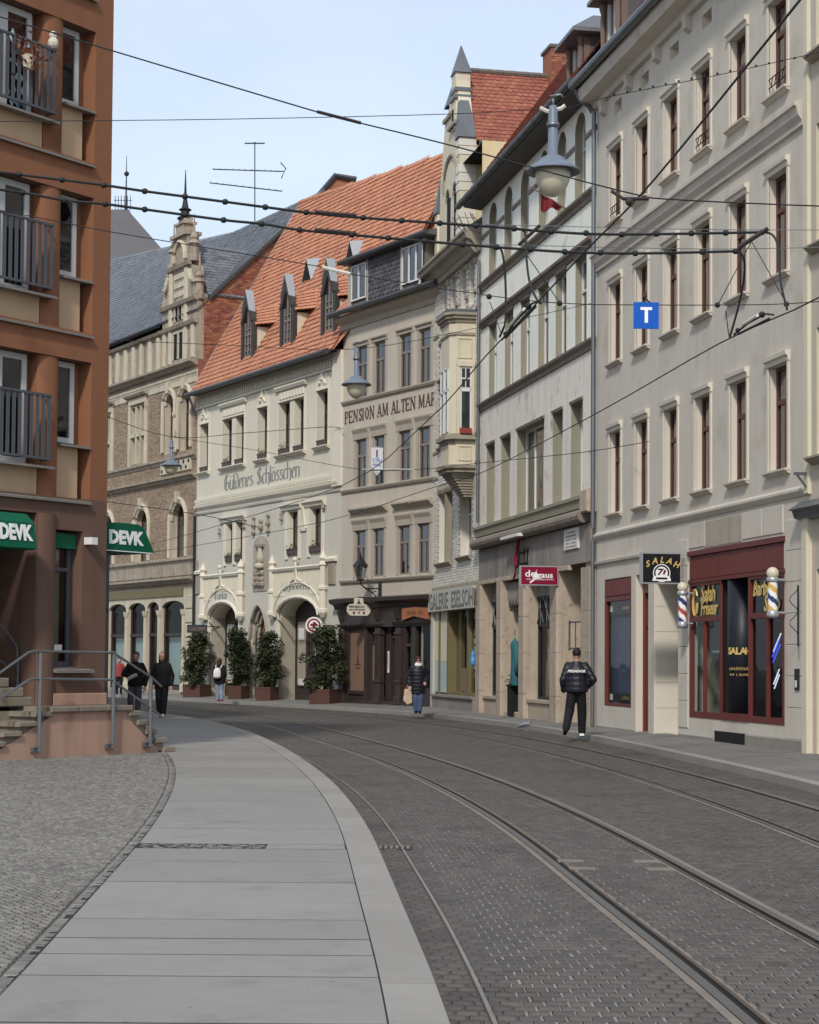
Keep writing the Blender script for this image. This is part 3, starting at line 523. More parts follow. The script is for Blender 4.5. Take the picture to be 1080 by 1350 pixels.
# left shop window
sw = part(D, 'shop_window', M['red_wood'], lambda g: [g.box(.70, .80, .0, .09, .70, 3.64), g.box(2.70, 2.78, .0, .09, .70, 3.64), g.box(.8, 2.7, .0, .09, .70, .78), g.box(.8, 2.7, .0, .09, 3.12, 3.22), g.box(.8, 2.7, .04, .09, 3.22, 3.64)])
for q in range(16): obj('slat', shared(('slat', 'a'), lambda: MB().bbox(0, .105, 0, .04, 0, .36, .01), M['red_wood']), sw, (.81+q*.118, .005, 3.24))
MB().quad((.8, .06, .78), (2.7, .06, .78), (2.7, .06, 3.12), (.8, .06, 3.12)).build('pane', M['shopglass'], sw)
MB().quad((.8, .16, .95), (2.7, .16, .95), (2.7, .16, 2.75), (.8, .16, 2.75)).build('poster', M['poster'], sw)
pb = MB().box(.82, 2.68, .08, .1, 2.82, 3.1).box(.82, 2.68, .08, .1, .8, 1.0).build('sign_strip', M['black'], sw)
for z in (2.86, .82): scribble(.5, .09, sw, (2.1, .072, z+.05), M['gold'], seed=int(z*9)); MB().box(.9, 1.1, .07, .078, z+.02, z+.16).build('emblem', M['white'], sw)
MB().box(1.2, 1.55, .075, .08, 1.2, 2.6).build('neon_tube', M['neon'], sw) if False else None
# red door
dr = part(D, 'door', M['red_wood'], lambda g: [g.box(3.12, 3.24, .16, .3, .14, 3.64), g.box(3.9, 4.02, .16, .3, .14, 3.64), g.box(3.24, 3.9, .16, .3, 3.24, 3.64), g.box(3.24, 3.9, .2, .3, 2.50, 2.62), g.box(3.24, 3.9, .2, .28, .14, .9), g.box(3.52, 3.6, .2, .28, .9, 2.5)])
MB().quad((3.24, .27, .9), (3.9, .27, .9), (3.9, .27, 3.24), (3.24, .27, 3.24)).build('pane', M['glass'], dr)
# right shopfront: fascia boards, two framed windows, dark recess with a round column
sf = part(D, 'shopfront', M['red_wood'], lambda g: [g.box(6.72, 11.86, -.05, .12, 3.86, 3.96), g.box(6.72, 11.86, -.03, .12, 3.31, 3.38), g.box(6.76, 11.8, .02, .14, 3.38, 3.86)])
for q in range(33): obj('board', shared(('board', 'f'), lambda: MB().bbox(0, .14, 0, .04, 0, .47, .012), M['red_wood']), sf, (6.77+q*.152, -.012, 3.385))
def shopwin(x0, x1, xm, zb, zt, ztr):
    g = MB(); f = .085
    for a, c in ((x0, x0+f), (x1-f, x1)): g.box(a, c, -.01, .06, zb, zt)
    g.box(x0+f, x1-f, -.01, .06, zb, zb+.12); g.box(x0+f, x1-f, -.01, .06, zt-.06, zt); g.box(x0+f, x1-f, -.008, .06, ztr-.05, ztr+.05); g.box(xm-.035, xm+.035, -.006, .06, zb+.12, ztr-.05)
    o = g.build('shop_window', M['red_wood'], sf); MB().quad((x0+f, .05, zb+.1), (x1-f, .05, zb+.1), (x1-f, .05, zt-.05), (x0+f, .05, zt-.05)).build('pane', M['shopglass'], o); return o
w1 = shopwin(6.76, 8.62, 7.6, .62, 3.31, 2.58); w2 = shopwin(10.06, 11.82, 10.98, .62, 3.31, 2.58)
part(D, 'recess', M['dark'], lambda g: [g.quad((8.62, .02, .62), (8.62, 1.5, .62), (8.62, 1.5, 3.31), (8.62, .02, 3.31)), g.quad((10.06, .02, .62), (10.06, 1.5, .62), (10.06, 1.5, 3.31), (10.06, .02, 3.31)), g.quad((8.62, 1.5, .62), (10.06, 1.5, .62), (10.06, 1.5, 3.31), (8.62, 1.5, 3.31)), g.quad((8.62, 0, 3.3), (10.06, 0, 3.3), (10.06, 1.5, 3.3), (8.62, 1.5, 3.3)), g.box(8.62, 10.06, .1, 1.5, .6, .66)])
colr = part(D, 'column', M['cloth_n'], lambda g: g.lathe([(.28, 0), (.28, 2.62)], 24, (9.04, .26, .67)), smooth=True)
part(D, 'step_edge', M['red_wood'], lambda g: g.box(8.62, 10.06, -.02, .1, .62, .76))
def curved_letters(txt, size, cx, cy, rad, a_mid, z, m, parent, pitch):
    n = len(txt)
    for i, c in enumerate(txt):
        if c == ' ': continue
        a = a_mid+(i-(n-1)/2)*pitch/rad
        letters(c, size, parent, (cx+rad*math.sin(a), cy-rad*math.cos(a), z), m, rot=(R(90), 0, a), bold=.006, align='CENTER')
curved_letters('SALAH', .18, 9.04, .26, .284, .92, 1.88, M['gold'], colr, .098); scribble(.4, .06, colr, (9.04+.286*math.sin(.95), .26-.286*math.cos(.95), 1.58), M['gold'], (0, 0, .95), 4); scribble(.34, .05, colr, (9.04+.286*math.sin(.95), .26-.286*math.cos(.95), 1.47), M['gold'], (0, 0, .95), 5)
letters('Salah', .46, w1, (7.32, .03, 2.93), M['gold'], xs=.9, bold=.008, shear=.2); letters('Friseur', .40, w1, (7.32, .03, 2.66), M['gold'], xs=.85, bold=.006, shear=.2)
cr = MB()
for i in range(14):
    a = i/13*math.pi*1.7+.5; b_ = (i+1)/13*math.pi*1.7+.5
    cr.tube([(7.0+.13*math.cos(a), .03, 2.92+.27*math.sin(a)), (7.0+.13*math.cos(b_), .03, 2.92+.27*math.sin(b_))], .025, 5)
cr.build('emblem', M['gold'], w1)
letters('Barber', .40, w2, (10.2, .03, 2.95), M['gold'], xs=.9, bold=.008, shear=.25); letters('Shop', .42, w2, (10.75, .03, 2.66), M['gold'], xs=.9, bold=.008, shear=.25)
for k, (x, z, mm, l) in enumerate(((10.35, 1.95, 'neon', .6), (10.38, 1.85, 'neon', .6), (10.41, 2.05, 'neonw', .6), (10.42, 1.45, 'neonw', .45), (10.45, 1.37, 'neonw', .4), (11.2, 1.95, 'neon', .3), (11.25, 1.6, 'neon', .3))):
    MB().tube([(x, .35, z-.12), (x+l*.6, .35, z+l*.34)], .014, 6).build('neon_tube', M[mm], w2)
MB().box(6.95, 7.5, .4, .42, 1.92, 1.96).box(7.7, 8.4, .6, .62, 1.9, 1.94).build('shelf', M['whitecl'], w1)
for x0, x1 in ((6.8, 8.6), (10.1, 11.8)): part(D, 'shop_room', M['room'], lambda g: [g.quad((x0, 1.3, .6), (x1, 1.3, .6), (x1, 1.3, 3.3), (x0, 1.3, 3.3))])
mr = random.Random(3)
for x0, x1 in ((6.9, 8.5), (10.2, 11.7)):
    for q in range(9):
        a = mr.uniform(x0, x1-.3); z = .75+mr.random()*1.4
        part(D, 'shop_fitting', M[mr.choice(['dark', 'grey_cl', 'room', 'cloth_n', 'brown_wood'])], lambda g: g.box(a, a+mr.uniform(.15, .4), .6, 1.0, z, z+mr.uniform(.15, .5)))
# roof of the grey house with one dormer
sl = math.tan(R(54))
roof = MB().quad((0, -.5, 15.5), (D.L, -.5, 15.45), (D.L, 5.2, 15.5+5.7*sl), (0, 5.2, 15.5+5.7*sl)).quad((0, 5.2, 15.5+5.7*sl), (D.L, 5.2, 15.5+5.7*sl), (D.L, 11, 15.4), (0, 11, 15.4)).build('roof', M['mortar_d'], D.root)
V = Vector((0, math.cos(R(54)), math.sin(R(54)))); N_ = Vector((0, -math.sin(R(54)), math.cos(R(54))))
t = obj('roof_tile', tiles_mesh((0, -.52, 15.52), (1, 0, 0), V, N_, 55, lambda v: (0, D.L), .2, .175).mesh('roof_tile', M['tile2']), roof, kind='stuff')
def wood_dormer(b, x0, x1, y, z0, h):
    dm = MB().box(x0, x0+.16, y-.06, y+.1, z0, z0+h).box(x1-.16, x1, y-.06, y+.1, z0, z0+h).box(x0, x1, y-.05, y+.1, z0+h-.16, z0+h).box(x0, x1, y-.05, y+.1, z0, z0+.14).build('dormer', M['c_brown'], b.root)
    for xx in (x0+.08, x1-.08):
        MB().lathe([(.05, .1), (.075, .2), (.055, .4), (.07, h*.6), (.05, h*.75), (.09, h*.82), (.11, h*.95)], 8, (xx, y-.12, z0)).build('baluster_post', M['c_brown'], dm, smooth=True)
    MB().box(x0+.16, x0+.22, y-.03, y+.04, z0+.1, z0+h-.1).box(x1-.22, x1-.16, y-.03, y+.04, z0+.1, z0+h-.1).box((x0+x1)/2-.04, (x0+x1)/2+.04, y-.03, y+.04, z0+.1, z0+h-.1).build('window_frame', M['white_frame'], dm)
    MB().quad((x0+.16, y+.03, z0+.1), (x1-.16, y+.03, z0+.1), (x1-.16, y+.03, z0+h-.1), (x0+.16, y+.03, z0+h-.1)).build('pane', M['glass'], dm)
    MB().poly([(x0+.02, y, z0), (x0+.02, y, z0+h), (x0+.02, y+1.6, z0+h)]).poly([(x1-.02, y, z0), (x1-.02, y, z0+h), (x1-.02, y+1.6, z0+h)]).build('slate_cheek', M['slate2'], dm)
    xc = (x0+x1)/2; a, c, yf, yb, zt = x0-.28, x1+.28, y-.42, y+2.2, z0+h
    MB().poly([(a, yf, zt), (c, yf, zt), (xc, y+.35, zt+.62)]).poly([(a, yf, zt), (xc, y+.35, zt+.62), (xc, yb, zt+.62), (a, yb, zt)]).poly([(c, yf, zt), (xc, y+.35, zt+.62), (xc, yb, zt+.62), (c, yb, zt)]).box(a, c, yf, y, zt-.09, zt-.005).box(a, c, y+.002, yb, zt-.09, zt-.005).build('dormer_roof', M['slate'], dm)
wood_dormer(D, .35, 1.75, .12, 15.95, 1.55)
# neighbour at the right edge of the picture
Rb = Bld(P_DR, (8.05, 26.0), 'townhouse', 'beige house at the right edge with brown door and small canopy', 'house')
wall(0, Rb.L, .1, 16, [(.42, 1.5, .2, 3.3, 0, 0, .2), (.45, 1.5, 5.2, 7.4, 0, 0, .2), (.45, 1.5, 8.8, 10.9, 0, 0, .2), (.45, 1.5, 12.1, 13.9, 0, 0, .2)]).build('wall', [M['f_wall'], M['e_trim']], Rb.root)
shell(Rb, 0.01, Rb.L, 16, 8, M['f_wall'])
part(Rb, 'pilaster', M['e_trim'], lambda g: g.bbox(.0, .24, -.10, .0, .1, 4.2, .02).bbox(.0, .22, -.06, .0, 4.6, 15.8, .02))
dd = part(Rb, 'door', M['brown_wood'], lambda g: [g.box(.42, .56, .05, .2, .2, 3.3), g.box(1.36, 1.5, .05, .2, .2, 3.3), g.box(.56, 1.36, .1, .2, .2, 1.1), g.box(.56, 1.36, .05, .2, 2.4, 2.55)])
MB().quad((.56, .15, 1.1), (1.36, .15, 1.1), (1.36, .15, 3.3), (.56, .15, 3.3)).build('pane', M['glass'], dd)
for z0, z1 in ((5.2, 7.4), (8.8, 10.9), (12.1, 13.9)): window(Rb, .45, 1.5, z0, z1, .2, M['brown_wood']); sill(Rb, .3, 1.65, z0, M['e_stone'], .18, .12)
cornice(Rb, [(0, 4.15), (-.16, 4.2), (-.2, 4.32), (-.28, 4.34), (0, 4.5)], -.15, 4, M['zinc'], 'canopy')
part(Rb, 'wall_bracket', M['zinc'], lambda g: g.box(.12, .17, -.28, -.06, 4.92, 4.97).tube([(.145, -.25, 4.95), (.145, -.06, 4.72)], .02, 6))
# ================================================================== weathered white house with travertine shopfront
C = Bld(P_CE, P_DC, 'townhouse', 'weathered white house with arched attic windows and brown travertine shopfront', 'house')
ax = [(.98, 1.95), (2.92, 3.88), (4.86, 5.78), (6.86, 7.8), (8.75, 9.6), (10.42, 11.38)]
top = [(a, c, 13.12, 15.32, .45, 'round', .2) for a, c in ax]
f3 = [(a, c, 9.5, 11.69, 0, 0, .17) for a, c in [(1.06, 2.02), (3.05, 4.05), (4.93, 5.92), (6.85, 7.9), (8.63, 9.66), (10.5, 11.5)]]
f2 = [(a, c, 5.76, 8.14, 0, 0, .26) for a, c in [(.82, 1.84), (2.67, 3.8), (4.56, 7.52), (8.38, 9.36), (10.13, 11.2)]]
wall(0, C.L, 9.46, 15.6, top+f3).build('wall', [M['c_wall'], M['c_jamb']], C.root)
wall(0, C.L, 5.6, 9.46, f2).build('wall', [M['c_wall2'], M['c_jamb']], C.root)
g0 = [(.62, 2.66, .14, 4.02, 0, 0, .34), (3.3, 5.3, .14, 4.02, 0, 0, 1.0), (5.95, 8.6, .14, 4.04, 0, 0, .34), (9.35, 11.5, .14, 4.2, 0, 0, 1.2)]
wall(0, C.L, .1, 5.6, g0).build('wall', [M['fascia'], M['trav']], C.root)
shell(C, 0.01, C.L-.01, 15.55, 9, M['c_wall'])
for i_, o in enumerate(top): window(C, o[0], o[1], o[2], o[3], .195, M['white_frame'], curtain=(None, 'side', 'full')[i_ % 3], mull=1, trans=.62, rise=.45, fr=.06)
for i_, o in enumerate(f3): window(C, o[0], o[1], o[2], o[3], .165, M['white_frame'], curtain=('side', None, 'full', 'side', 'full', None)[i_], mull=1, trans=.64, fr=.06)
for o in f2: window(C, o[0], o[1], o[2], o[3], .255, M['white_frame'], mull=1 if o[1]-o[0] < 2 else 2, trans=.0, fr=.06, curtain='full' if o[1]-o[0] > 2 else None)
SC = [(0, -.22), (-.04, -.2), (-.05, -.1), (-.14, -.03), (-.15, .02), (0, .05)]
cornice(C, [(y, 13.1+z) for y, z in SC], -.05, C.L-.1, M['c_trim']); cornice(C, [(y, 9.46+z) for y, z in SC], -.05, C.L-.08, M['c_trim'])
cornice(C, [(0, 11.75), (-.05, 11.76), (-.08, 11.86), (-.13, 11.9), (-.13, 11.98), (0, 12.02)], .15, 12.15, M['c_brown'], 'string_course')
for a, c in ax[:-1]: pass
for k in range(7):
    a = 0.02 if k == 0 else ax[k-1][1]+.02; c = C.L-.02 if k == 6 else ax[k][0]-.02
    part(C, 'impost_band', M['c_trim'], lambda g: g.box(a, c, -.03, .01, 14.5, 14.62))
for o in f3+f2: part(C, 'window_lintel', M['c_trim'], lambda g: g.prof([(0, o[3]), (-.03, o[3]), (-.05, o[3]+.07), (0, o[3]+.09)], o[0]-.04, o[1]+.04))
cornice(C, [(0, 5.42), (-.16, 5.44), (-.18, 5.62), (-.22, 5.66), (-.22, 5.74), (0, 5.8)], -.1, 11.75, M['c_jamb'], 'sill_course')
part(C, 'stone_block', M['trav'], lambda g: g.bbox(11.75, 12.4, -.24, 0, 5.3, 5.85, .03))
part(C, 'roll_moulding', M['c_trim'], lambda g: [g.tube([(-.15+k*1.2, -.14, 5.24), (-.15+(k+1)*1.2-.015, -.14, 5.24)], .17, 12) for k in range(10)], smooth=False)
for k in range(9): obj('fascia_slab', shared(('fascia_slab',), lambda: MB().bbox(0, 1.33, -.05, .0, 0, .94, .012), M['fascia']), C.root, (.05+k*1.345, 0, 4.12))
for k in range(6): obj('lintel_stone', shared(('lintel_stone',), lambda: MB().bbox(0, 2.02, -.10, .0, 0, .12, .012), M['trav']), C.root, (.05+k*2.045, 0, 4.0)) if k < 5 else None
for (a, c) in ((-.02, .6), (2.68, 3.28), (5.32, 5.93), (8.62, 9.33), (11.52, 12.38)):
    z = .1
    for q, h in enumerate((.75, 1.1, 1.0, 1.05)):
        hh = min(h, 4.0-z); obj('pillar_stone', shared(('pillar_stone', round(c-a, 2), round(hh, 2)), lambda: MB().extz([(.0, .3), (0, -.09), (.05, -.14), (c-a-.05, -.14), (c-a, -.09), (c-a, .3)], 0, hh-.008), M['trav']), C.root, (a, 0, z)); z += h
for (a, c) in ((.62, 2.66), (5.95, 8.6)):
    part(C, 'stall_riser', M['trav'], lambda g: [g.bbox(a, c, -.0, .34, .1, .62, .02), g.box(a, c, -.05, .34, .62, .70)])
    o = part(C, 'shop_window', M['iron'], lambda g: [g.box(a, a+.08, .26, .34, .7, 3.45), g.box(c-.08, c, .26, .34, .7, 3.45), g.box(a, c, .25, .34, 2.66, 2.76), g.box((a+c)/2-.05, (a+c)/2+.05, .26, .34, .7, 2.66), g.box(a, c, .26, .34, 3.4, 3.48), g.box(a, c, .26, .34, .7, .78)])
    MB().quad((a, .31, .7), (c, .31, .7), (c, .31, 3.45), (a, .31, 3.45)).build('pane', M['shopglass'], o)
    g = MB(); w = (c-a)/4
    for q in range(4):
        x = a+q*w; g.tube([(x, .24, 2.76), (x+w/2, .24, 3.1), (x, .24, 3.44)], .022, 5); g.tube([(x+w, .24, 2.76), (x+w/2, .24, 3.1), (x+w, .24, 3.44)], .022, 5); g.tube([(x+w/2, .24, 2.76), (x+w/2, .24, 3.44)], .015, 5)
    g.build('window_grille', M['zinc'], o)
    MB().quad((a+.1, .5, .75), (c-.1, .5, .75), (c-.1, .5, 2.6), (a+.1, .5, 2.6)).build('curtain', M['curtain'], o) if a < 5 else MB().quad((a+.1, .5, .75), (a+1.9, .5, .75), (a+1.9, .5, 2.6), (a+.1, .5, 2.6)).build('curtain', M['curtain'], o)
    part(C, 'lintel_panel', M['fascia'], lambda g: g.box(a, c, .24, .34, 3.48, 4.02))
# chevron stone over the door, door, gate
g = MB()
for q in range(6): g.ext([(3.3+q*.34, 3.95), (3.64+q*.34, 3.95), (3.64+q*.34, 3.5), (3.47+q*.34, 3.3), (3.3+q*.34, 3.5)], .05, .22)
g.build('chevron_frieze', M['fascia'], C.root)
dd = part(C, 'door', M['f_wood'], lambda g: [g.box(3.3, 5.3, .9, 1.0, .3, 2.75), g.box(3.3, 5.3, .8, .9, 2.6, 2.8)]); part(C, 'door_step', M['trav'], lambda g: g.bbox(3.3, 5.3, -.05, 1.0, .1, .32, .02))
MB().quad((3.7, .89, .9), (4.9, .89, .9), (4.9, .89, 2.5), (3.7, .89, 2.5)).build('pane', M['glass'], dd)
part(C, 'gate', M['iron'], lambda g: [g.box(9.35, 11.5, 1.0, 1.1, .2, 3.0)])
part(C, 'lantern_frame', M['zinc'], lambda g: [g.tube([(10.2, -.04, 2.0), (10.2, -.04, 2.75)], .025, 6), g.tube([(10.2, -.04, 2.7), (11.3, -.04, 2.7)], .025, 6), g.tube([(10.2, -.04, 2.05), (11.3, -.04, 2.05)], .025, 6), g.tube([(10.75, -.04, 1.7), (10.75, -.04, 2.7)], .015, 6)])
pl = part(C, 'plaque', M['whitecl'], lambda g: g.bbox(9.82, 11.12, -.09, -.05, 4.5, 5.02, .01))
scribble(1.0, .05, pl, (10.47, -.094, 4.9), M['text_grey'], seed=8, rows=5, gap=1.75)
# eaves: dark soffit with gutter
part(C, 'eaves_soffit', M['f_wood'], lambda g: g.prof([(0, 15.45), (-.55, 15.52), (-.58, 15.62), (0, 15.66)], -.1, C.L))
part(C, 'gutter', M['gutter'], lambda g: [g.tube([(-.6, -.62, 15.66), (12.25, -.62, 15.66)], .10, 10)]+[g.tube([(x*.8, -.62, 15.66), (x*.8+.05, -.62, 15.66)], .112, 10) for x in range(15)])
part(C, 'downpipe', M['zinc'], lambda g: g.tube([(12.2, -.55, 15.6), (12.32, -.3, 15.3), (12.36, -.12, 14.9)], .055, 8).tube([(.05, -.1, 13.9), (.05, -.1, 5.9)], .05, 8))
part(C, 'bird_spikes', M['slate2'], lambda g: [g.tube([(-.5+q*.05, -.45+.3*math.sin(q*7), 14.6+.45*math.sin(q*3.3)**2), (-.5+q*.05+.1*math.sin(q*5), -.6+.3*math.sin(q*7), 14.75+.6*math.sin(q*3.3)**2)], .012, 4) for q in range(24)])
roof = MB().quad((-.05, -.6, 15.68), (C.L, -.6, 15.68), (C.L, 4.6, 15.68+5.2*sl), (-.05, 4.6, 15.68+5.2*sl)).quad((-.05, 4.6, 15.68+5.2*sl), (C.L, 4.6, 15.68+5.2*sl), (C.L, 10, 15.6), (-.05, 10, 15.6)).build('roof', M['mortar_d'], C.root)
t = obj('roof_tile', tiles_mesh((0, -.6, 15.7), (1, 0, 0), V, N_, 50, lambda v: (0.1, C.L), .2, .175).mesh('roof_tile', M['tile2']), roof, kind='stuff')
part(C, 'verge_flashing', M['white_frame'], lambda g: g.add([(-.12, -.5, 15.75), (.12, -.5, 15.85), (.12, 4.5, 15.85+5*sl), (-.12, 4.5, 15.75+5*sl), (-.12, -.5, 15.5), (-.12, 4.5, 15.5+5*sl)], [(0, 1, 2, 3), (0, 3, 5, 4)]))
wood_dormer(C, 10.35, 11.6, -.05, 15.9, 1.25)
# ================================================================== narrow gabled house with white glazed brick and an oriel
E_ = Bld(P_EF, P_CE, 'townhouse', 'narrow gabled house of white glazed brick with projecting oriel above gallery sign', 'house')
LE = E_.L
eo = [(.85, 2.72, 4.92, 7.2, 0, 0, .25), (3.85, 5.3, 4.98, 7.3, 0, 0, .25), (.9, 1.9, 8.75, 10.7, 0, 0, .25), (.9, 1.9, 11.0, 12.2, 0, 0, .2)]
lo = [(1.15, 1.75, 12.75, 14.15, 0, 0, .5), (2.35, 2.98, 12.75, 14.15, 0, 0, .5), (3.75, 4.4, 12.75, 14.15, 0, 0, .5), (4.85, 5.5, 12.75, 14.15, 0, 0, .5)]
so_ = [(.35, 5.9, .62, 3.36, 0, 0, .45)]
wall(0, LE, .1, 14.9, eo+lo+so_, .25).build('wall', [M['mortar'], M['brick_w']], E_.root)
shell(E_, .01, LE-.01, 17.6, 8.5, M['e_side'])
bf = brick_field(.0, LE, 4.1, 14.3, .26, .088, -.014, .012, .013, clear_of(eo+lo, .04)); bf.build('glazed_brick', M['brick_w'], E_.root, kind='stuff')
for a, c in ((.95, 1.75), (1.88, 2.66)): window(E_, a, c, 4.92, 7.2, .25, M['white_frame'], trans=.6)
part(E_, 'window_mullion', M['e_stone'], lambda g: g.box(1.74, 1.9, -.02, .25, 4.92, 7.2))
part(E_, 'carved_lintel', M['e_stone'], lambda g: [g.bbox(.75, 2.85, -.05, .02, 7.2, 7.5, .02)]+[g.tube([(.85+q*.24, -.05, 7.26), (.97+q*.24, -.07, 7.42), (1.07+q*.24, -.05, 7.28)], .025, 5) for q in range(8)])
window(E_, 3.85, 5.3, 4.98, 7.3, .25, M['white_frame'], trans=.58)
sill(E_, .7, 2.85, 4.92, M['e_stone'], .16, .14); sill(E_, 3.7, 5.45, 4.98, M['e_stone'], .16, .14)
for z0, z1 in ((8.75, 10.7), (11.0, 12.2)): window(E_, .9, 1.9, z0, z1, .22, M['white_frame'], trans=.62); sill(E_, .8, 2.0, z0, M['e_stone'], .14, .1); part(E_, 'window_lintel', M['e_stone'], lambda g: g.bbox(.8, 2.0, -.06, .02, z1, z1+.16, .02))
for z in (4.55, 10.86): pass
part(E_, 'stone_band', M['e_stone'], lambda g: g.bbox(0, LE, -.05, 0, 4.05, 4.16, .01))
for z in (7.75, 8.62, 12.5): 
    for a, c in ((0, .8), (5.85, LE)): part(E_, 'stone_band', M['e_stone'], lambda g: g.bbox(a, c, -.05, 0, z, z+.1, .01))
# loggia: brick columns and dark back
for o in lo: part(E_, 'loggia_back', M['d_stone'], lambda g: g.quad((o[0], .5, o[2]), (o[1], .5, o[2]), (o[1], .5, o[3]), (o[0], .5, o[3])))
for x in (.75, 2.05, 3.35, 4.62, 5.75): part(E_, 'loggia_pier', M['e_stone'], lambda g: g.bbox(x-.17, x+.17, -.06, 0, 13.05, 13.16, .01).bbox(x-.17, x+.17, -.06, 0, 13.95, 14.15, .02))
for o in lo: obj('glazed_brick', brick_field(0, .5, 12.75, 14.15, .25, .09, -.008).mesh('glazed_brick', M['brick_w']), E_.root, (o[0]+.012, 0, 0), (0, 0, R(90)), kind='stuff')
cornice(E_, [(0, 14.2), (-.12, 14.22), (-.16, 14.36), (-.2, 14.38), (-.34, 14.55), (-.5, 14.6), (-.54, 14.74), (-.6, 14.76), (-.6, 14.84), (0, 15.02)], -.12, LE-.02, M['e_stone'], 'cornice')
part(E_, 'cornice_bracket', M['e_stone'], lambda g: g.prof([(0, 14.15), (-.2, 14.2), (-.42, 14.45), (-.42, 14.56), (0, 14.56)], 5.9, 6.3))
# gable
gb = MB().ext([(.3, 14.95), (.3, 16.6), (.75, 17.7), (1.05, 18.5), (1.35, 19.5), (2.0, 19.9), (2.4, 20.6), (3.1, 20.6), (3.2, 19.9), (3.4, 19.4), (3.72, 18.4), (3.72, 14.95)], .0, .42).build('gable', M['e_trim'], E_.root)
def gpart(nm, m, fn): q = MB(); fn(q); return q.build(nm, M[m], gb)
gpart('gable_pier', 'e_trim', lambda g: g.box(3.35, 3.78, -.07, .45, 14.95, 18.42)); gpart('gable_pier', 'e_trim', lambda g: g.box(.2, .6, -.07, .45, 14.95, 16.7)); gpart('gable_pier', 'e_trim', lambda g: g.box(2.55, 3.12, -.06, .42, 18.9, 20.72))
def cap(x0, x1, y0, y1, z0, X0, X1, Y0, Y1, z1): gpart('pier_cap', 'zinc', lambda g: g.add([(x0, y0, z0), (x1, y0, z0), (x1, y1, z0), (x0, y1, z0), (X0, Y0, z1), (X1, Y0, z1), (X1, Y1, z1), (X0, Y1, z1)], [(0, 1, 5, 4), (1, 2, 6, 5), (2, 3, 7, 6), (3, 0, 4, 7), (4, 5, 6, 7)]))
cap(3.28, 3.86, -.13, .5, 18.42, 3.2, 3.5, 0, .28, 19.7); cap(.14, .66, -.13, .5, 16.7, .6, .75, 0, .3, 17.8)
cap(2.5, 3.18, -.1, .46, 20.72, 2.83, 2.86, .16, .19, 21.68); cap(1.5, 2.0, -.08, .4, 19.95, 1.73, 1.77, .14, .18, 20.7)
gpart('coping', 'zinc', lambda g: g.box(2.45, 3.2, -.12, .48, 19.86, 19.98)); gpart('coping', 'zinc', lambda g: g.box(2.45, 3.2, -.1, .46, 20.1, 20.22)); gpart('coping', 'e_stone', lambda g: g.box(1.3, 2.5, -.08, .44, 19.5, 19.62)); gpart('coping', 'e_stone', lambda g: g.box(2.2, 3.3, -.14, .44, 19.0, 19.12))
for q in range(12):
    if q not in (4, 5, 9): gpart('bead_corner', 'brick_w', lambda g: g.bbox(3.33, 3.8, -.09, .47, 14.97+q*.29, 15.22+q*.29, .01))
for x in (1.75, 2.75): gpart('arched_niche', 'dark', lambda g: g.poly([(a, -.006, z) for a, z in outline((x, x+.5, 15.3, 17.1, .3))])); gpart('niche_frame', 'e_stone', lambda g: g.tube([(a, -.02, z) for a, z in arch(x-.05, x+.55, 16.8, .36)], .05, 5))
gpart('tympanum_arch', 'e_stone', lambda g: g.tube([(a, -.02, z) for a, z in arch(1.3, 3.3, 17.2, 1.0)], .07, 6)); gpart('niche', 'dark', lambda g: g.poly([(2.6, -.064, 18.95), (2.85, -.064, 18.95), (2.85, -.064, 19.6), (2.6, -.064, 19.6)]))
part(E_, 'lean_to_roof', M['zinc'], lambda g: g.prof([(-.35, 15.0), (.9, 15.9), (.9, 14.9), (-.35, 14.9)], 3.8, 6.4))
# steep tiled roof running back from the gable
ZR, ZE = 21.0, 18.28; RX, EX = 2.4, 4.0; sl_e = math.atan2(ZR-ZE, EX-RX)
rf = MB().quad((RX, .42, ZR), (RX, 8.5, ZR), (EX, 8.5, ZE), (EX, .42, ZE)).quad((RX, .42, ZR), (RX, 8.5, ZR), (.8, 8.5, ZE), (.8, .42, ZE)).build('roof', M['tile2'], E_.root)
tm = tiles_mesh((EX, .45, ZE), (0, 1, 0), (-math.cos(sl_e), 0, math.sin(sl_e)), (math.sin(sl_e), 0, math.cos(sl_e)), 19, lambda v: (0, 5.6), .21, .165, .028, 1.3)
tm.build('roof_tile', M['tile2'], rf, kind='stuff')
part(E_, 'ridge_tile', M['mortar_d'], lambda g: [g.tube([(RX, .45+q*.42, ZR+.02), (RX, .45+q*.42+.41, ZR+.03)], .10, 8) for q in range(14)])
part(E_, 'gutter', M['gutter'], lambda g: g.tube([(EX+.08, .5, ZE-.1), (EX+.08, 8, ZE-.1)], .09, 8)); part(E_, 'side_cornice', M['e_stone'], lambda g: g.box(3.78, 3.9, .47, 8.4, 17.85, 18.1))
part(E_, 'side_wall', M['e_side'], lambda g: g.box(1.0, 3.78, .46, 8.45, 14.9, 18.2))
ch = MB().box(1.9, 2.9, 3.2, 3.9, 20.0, 21.85).build('chimney', M['brick_r'], E_.root); brick_field(0, .7, 20.9, 21.85, .24, .08, -.01, .015, .015).build('brick', M['brick_r'], ch, loc=(2.9, 3.2, 0), rot=(0, 0, R(90)), kind='stuff'); MB().box(1.85, 2.95, 3.14, 3.96, 21.85, 21.95).build('chimney_cap', M['mortar_d'], ch)
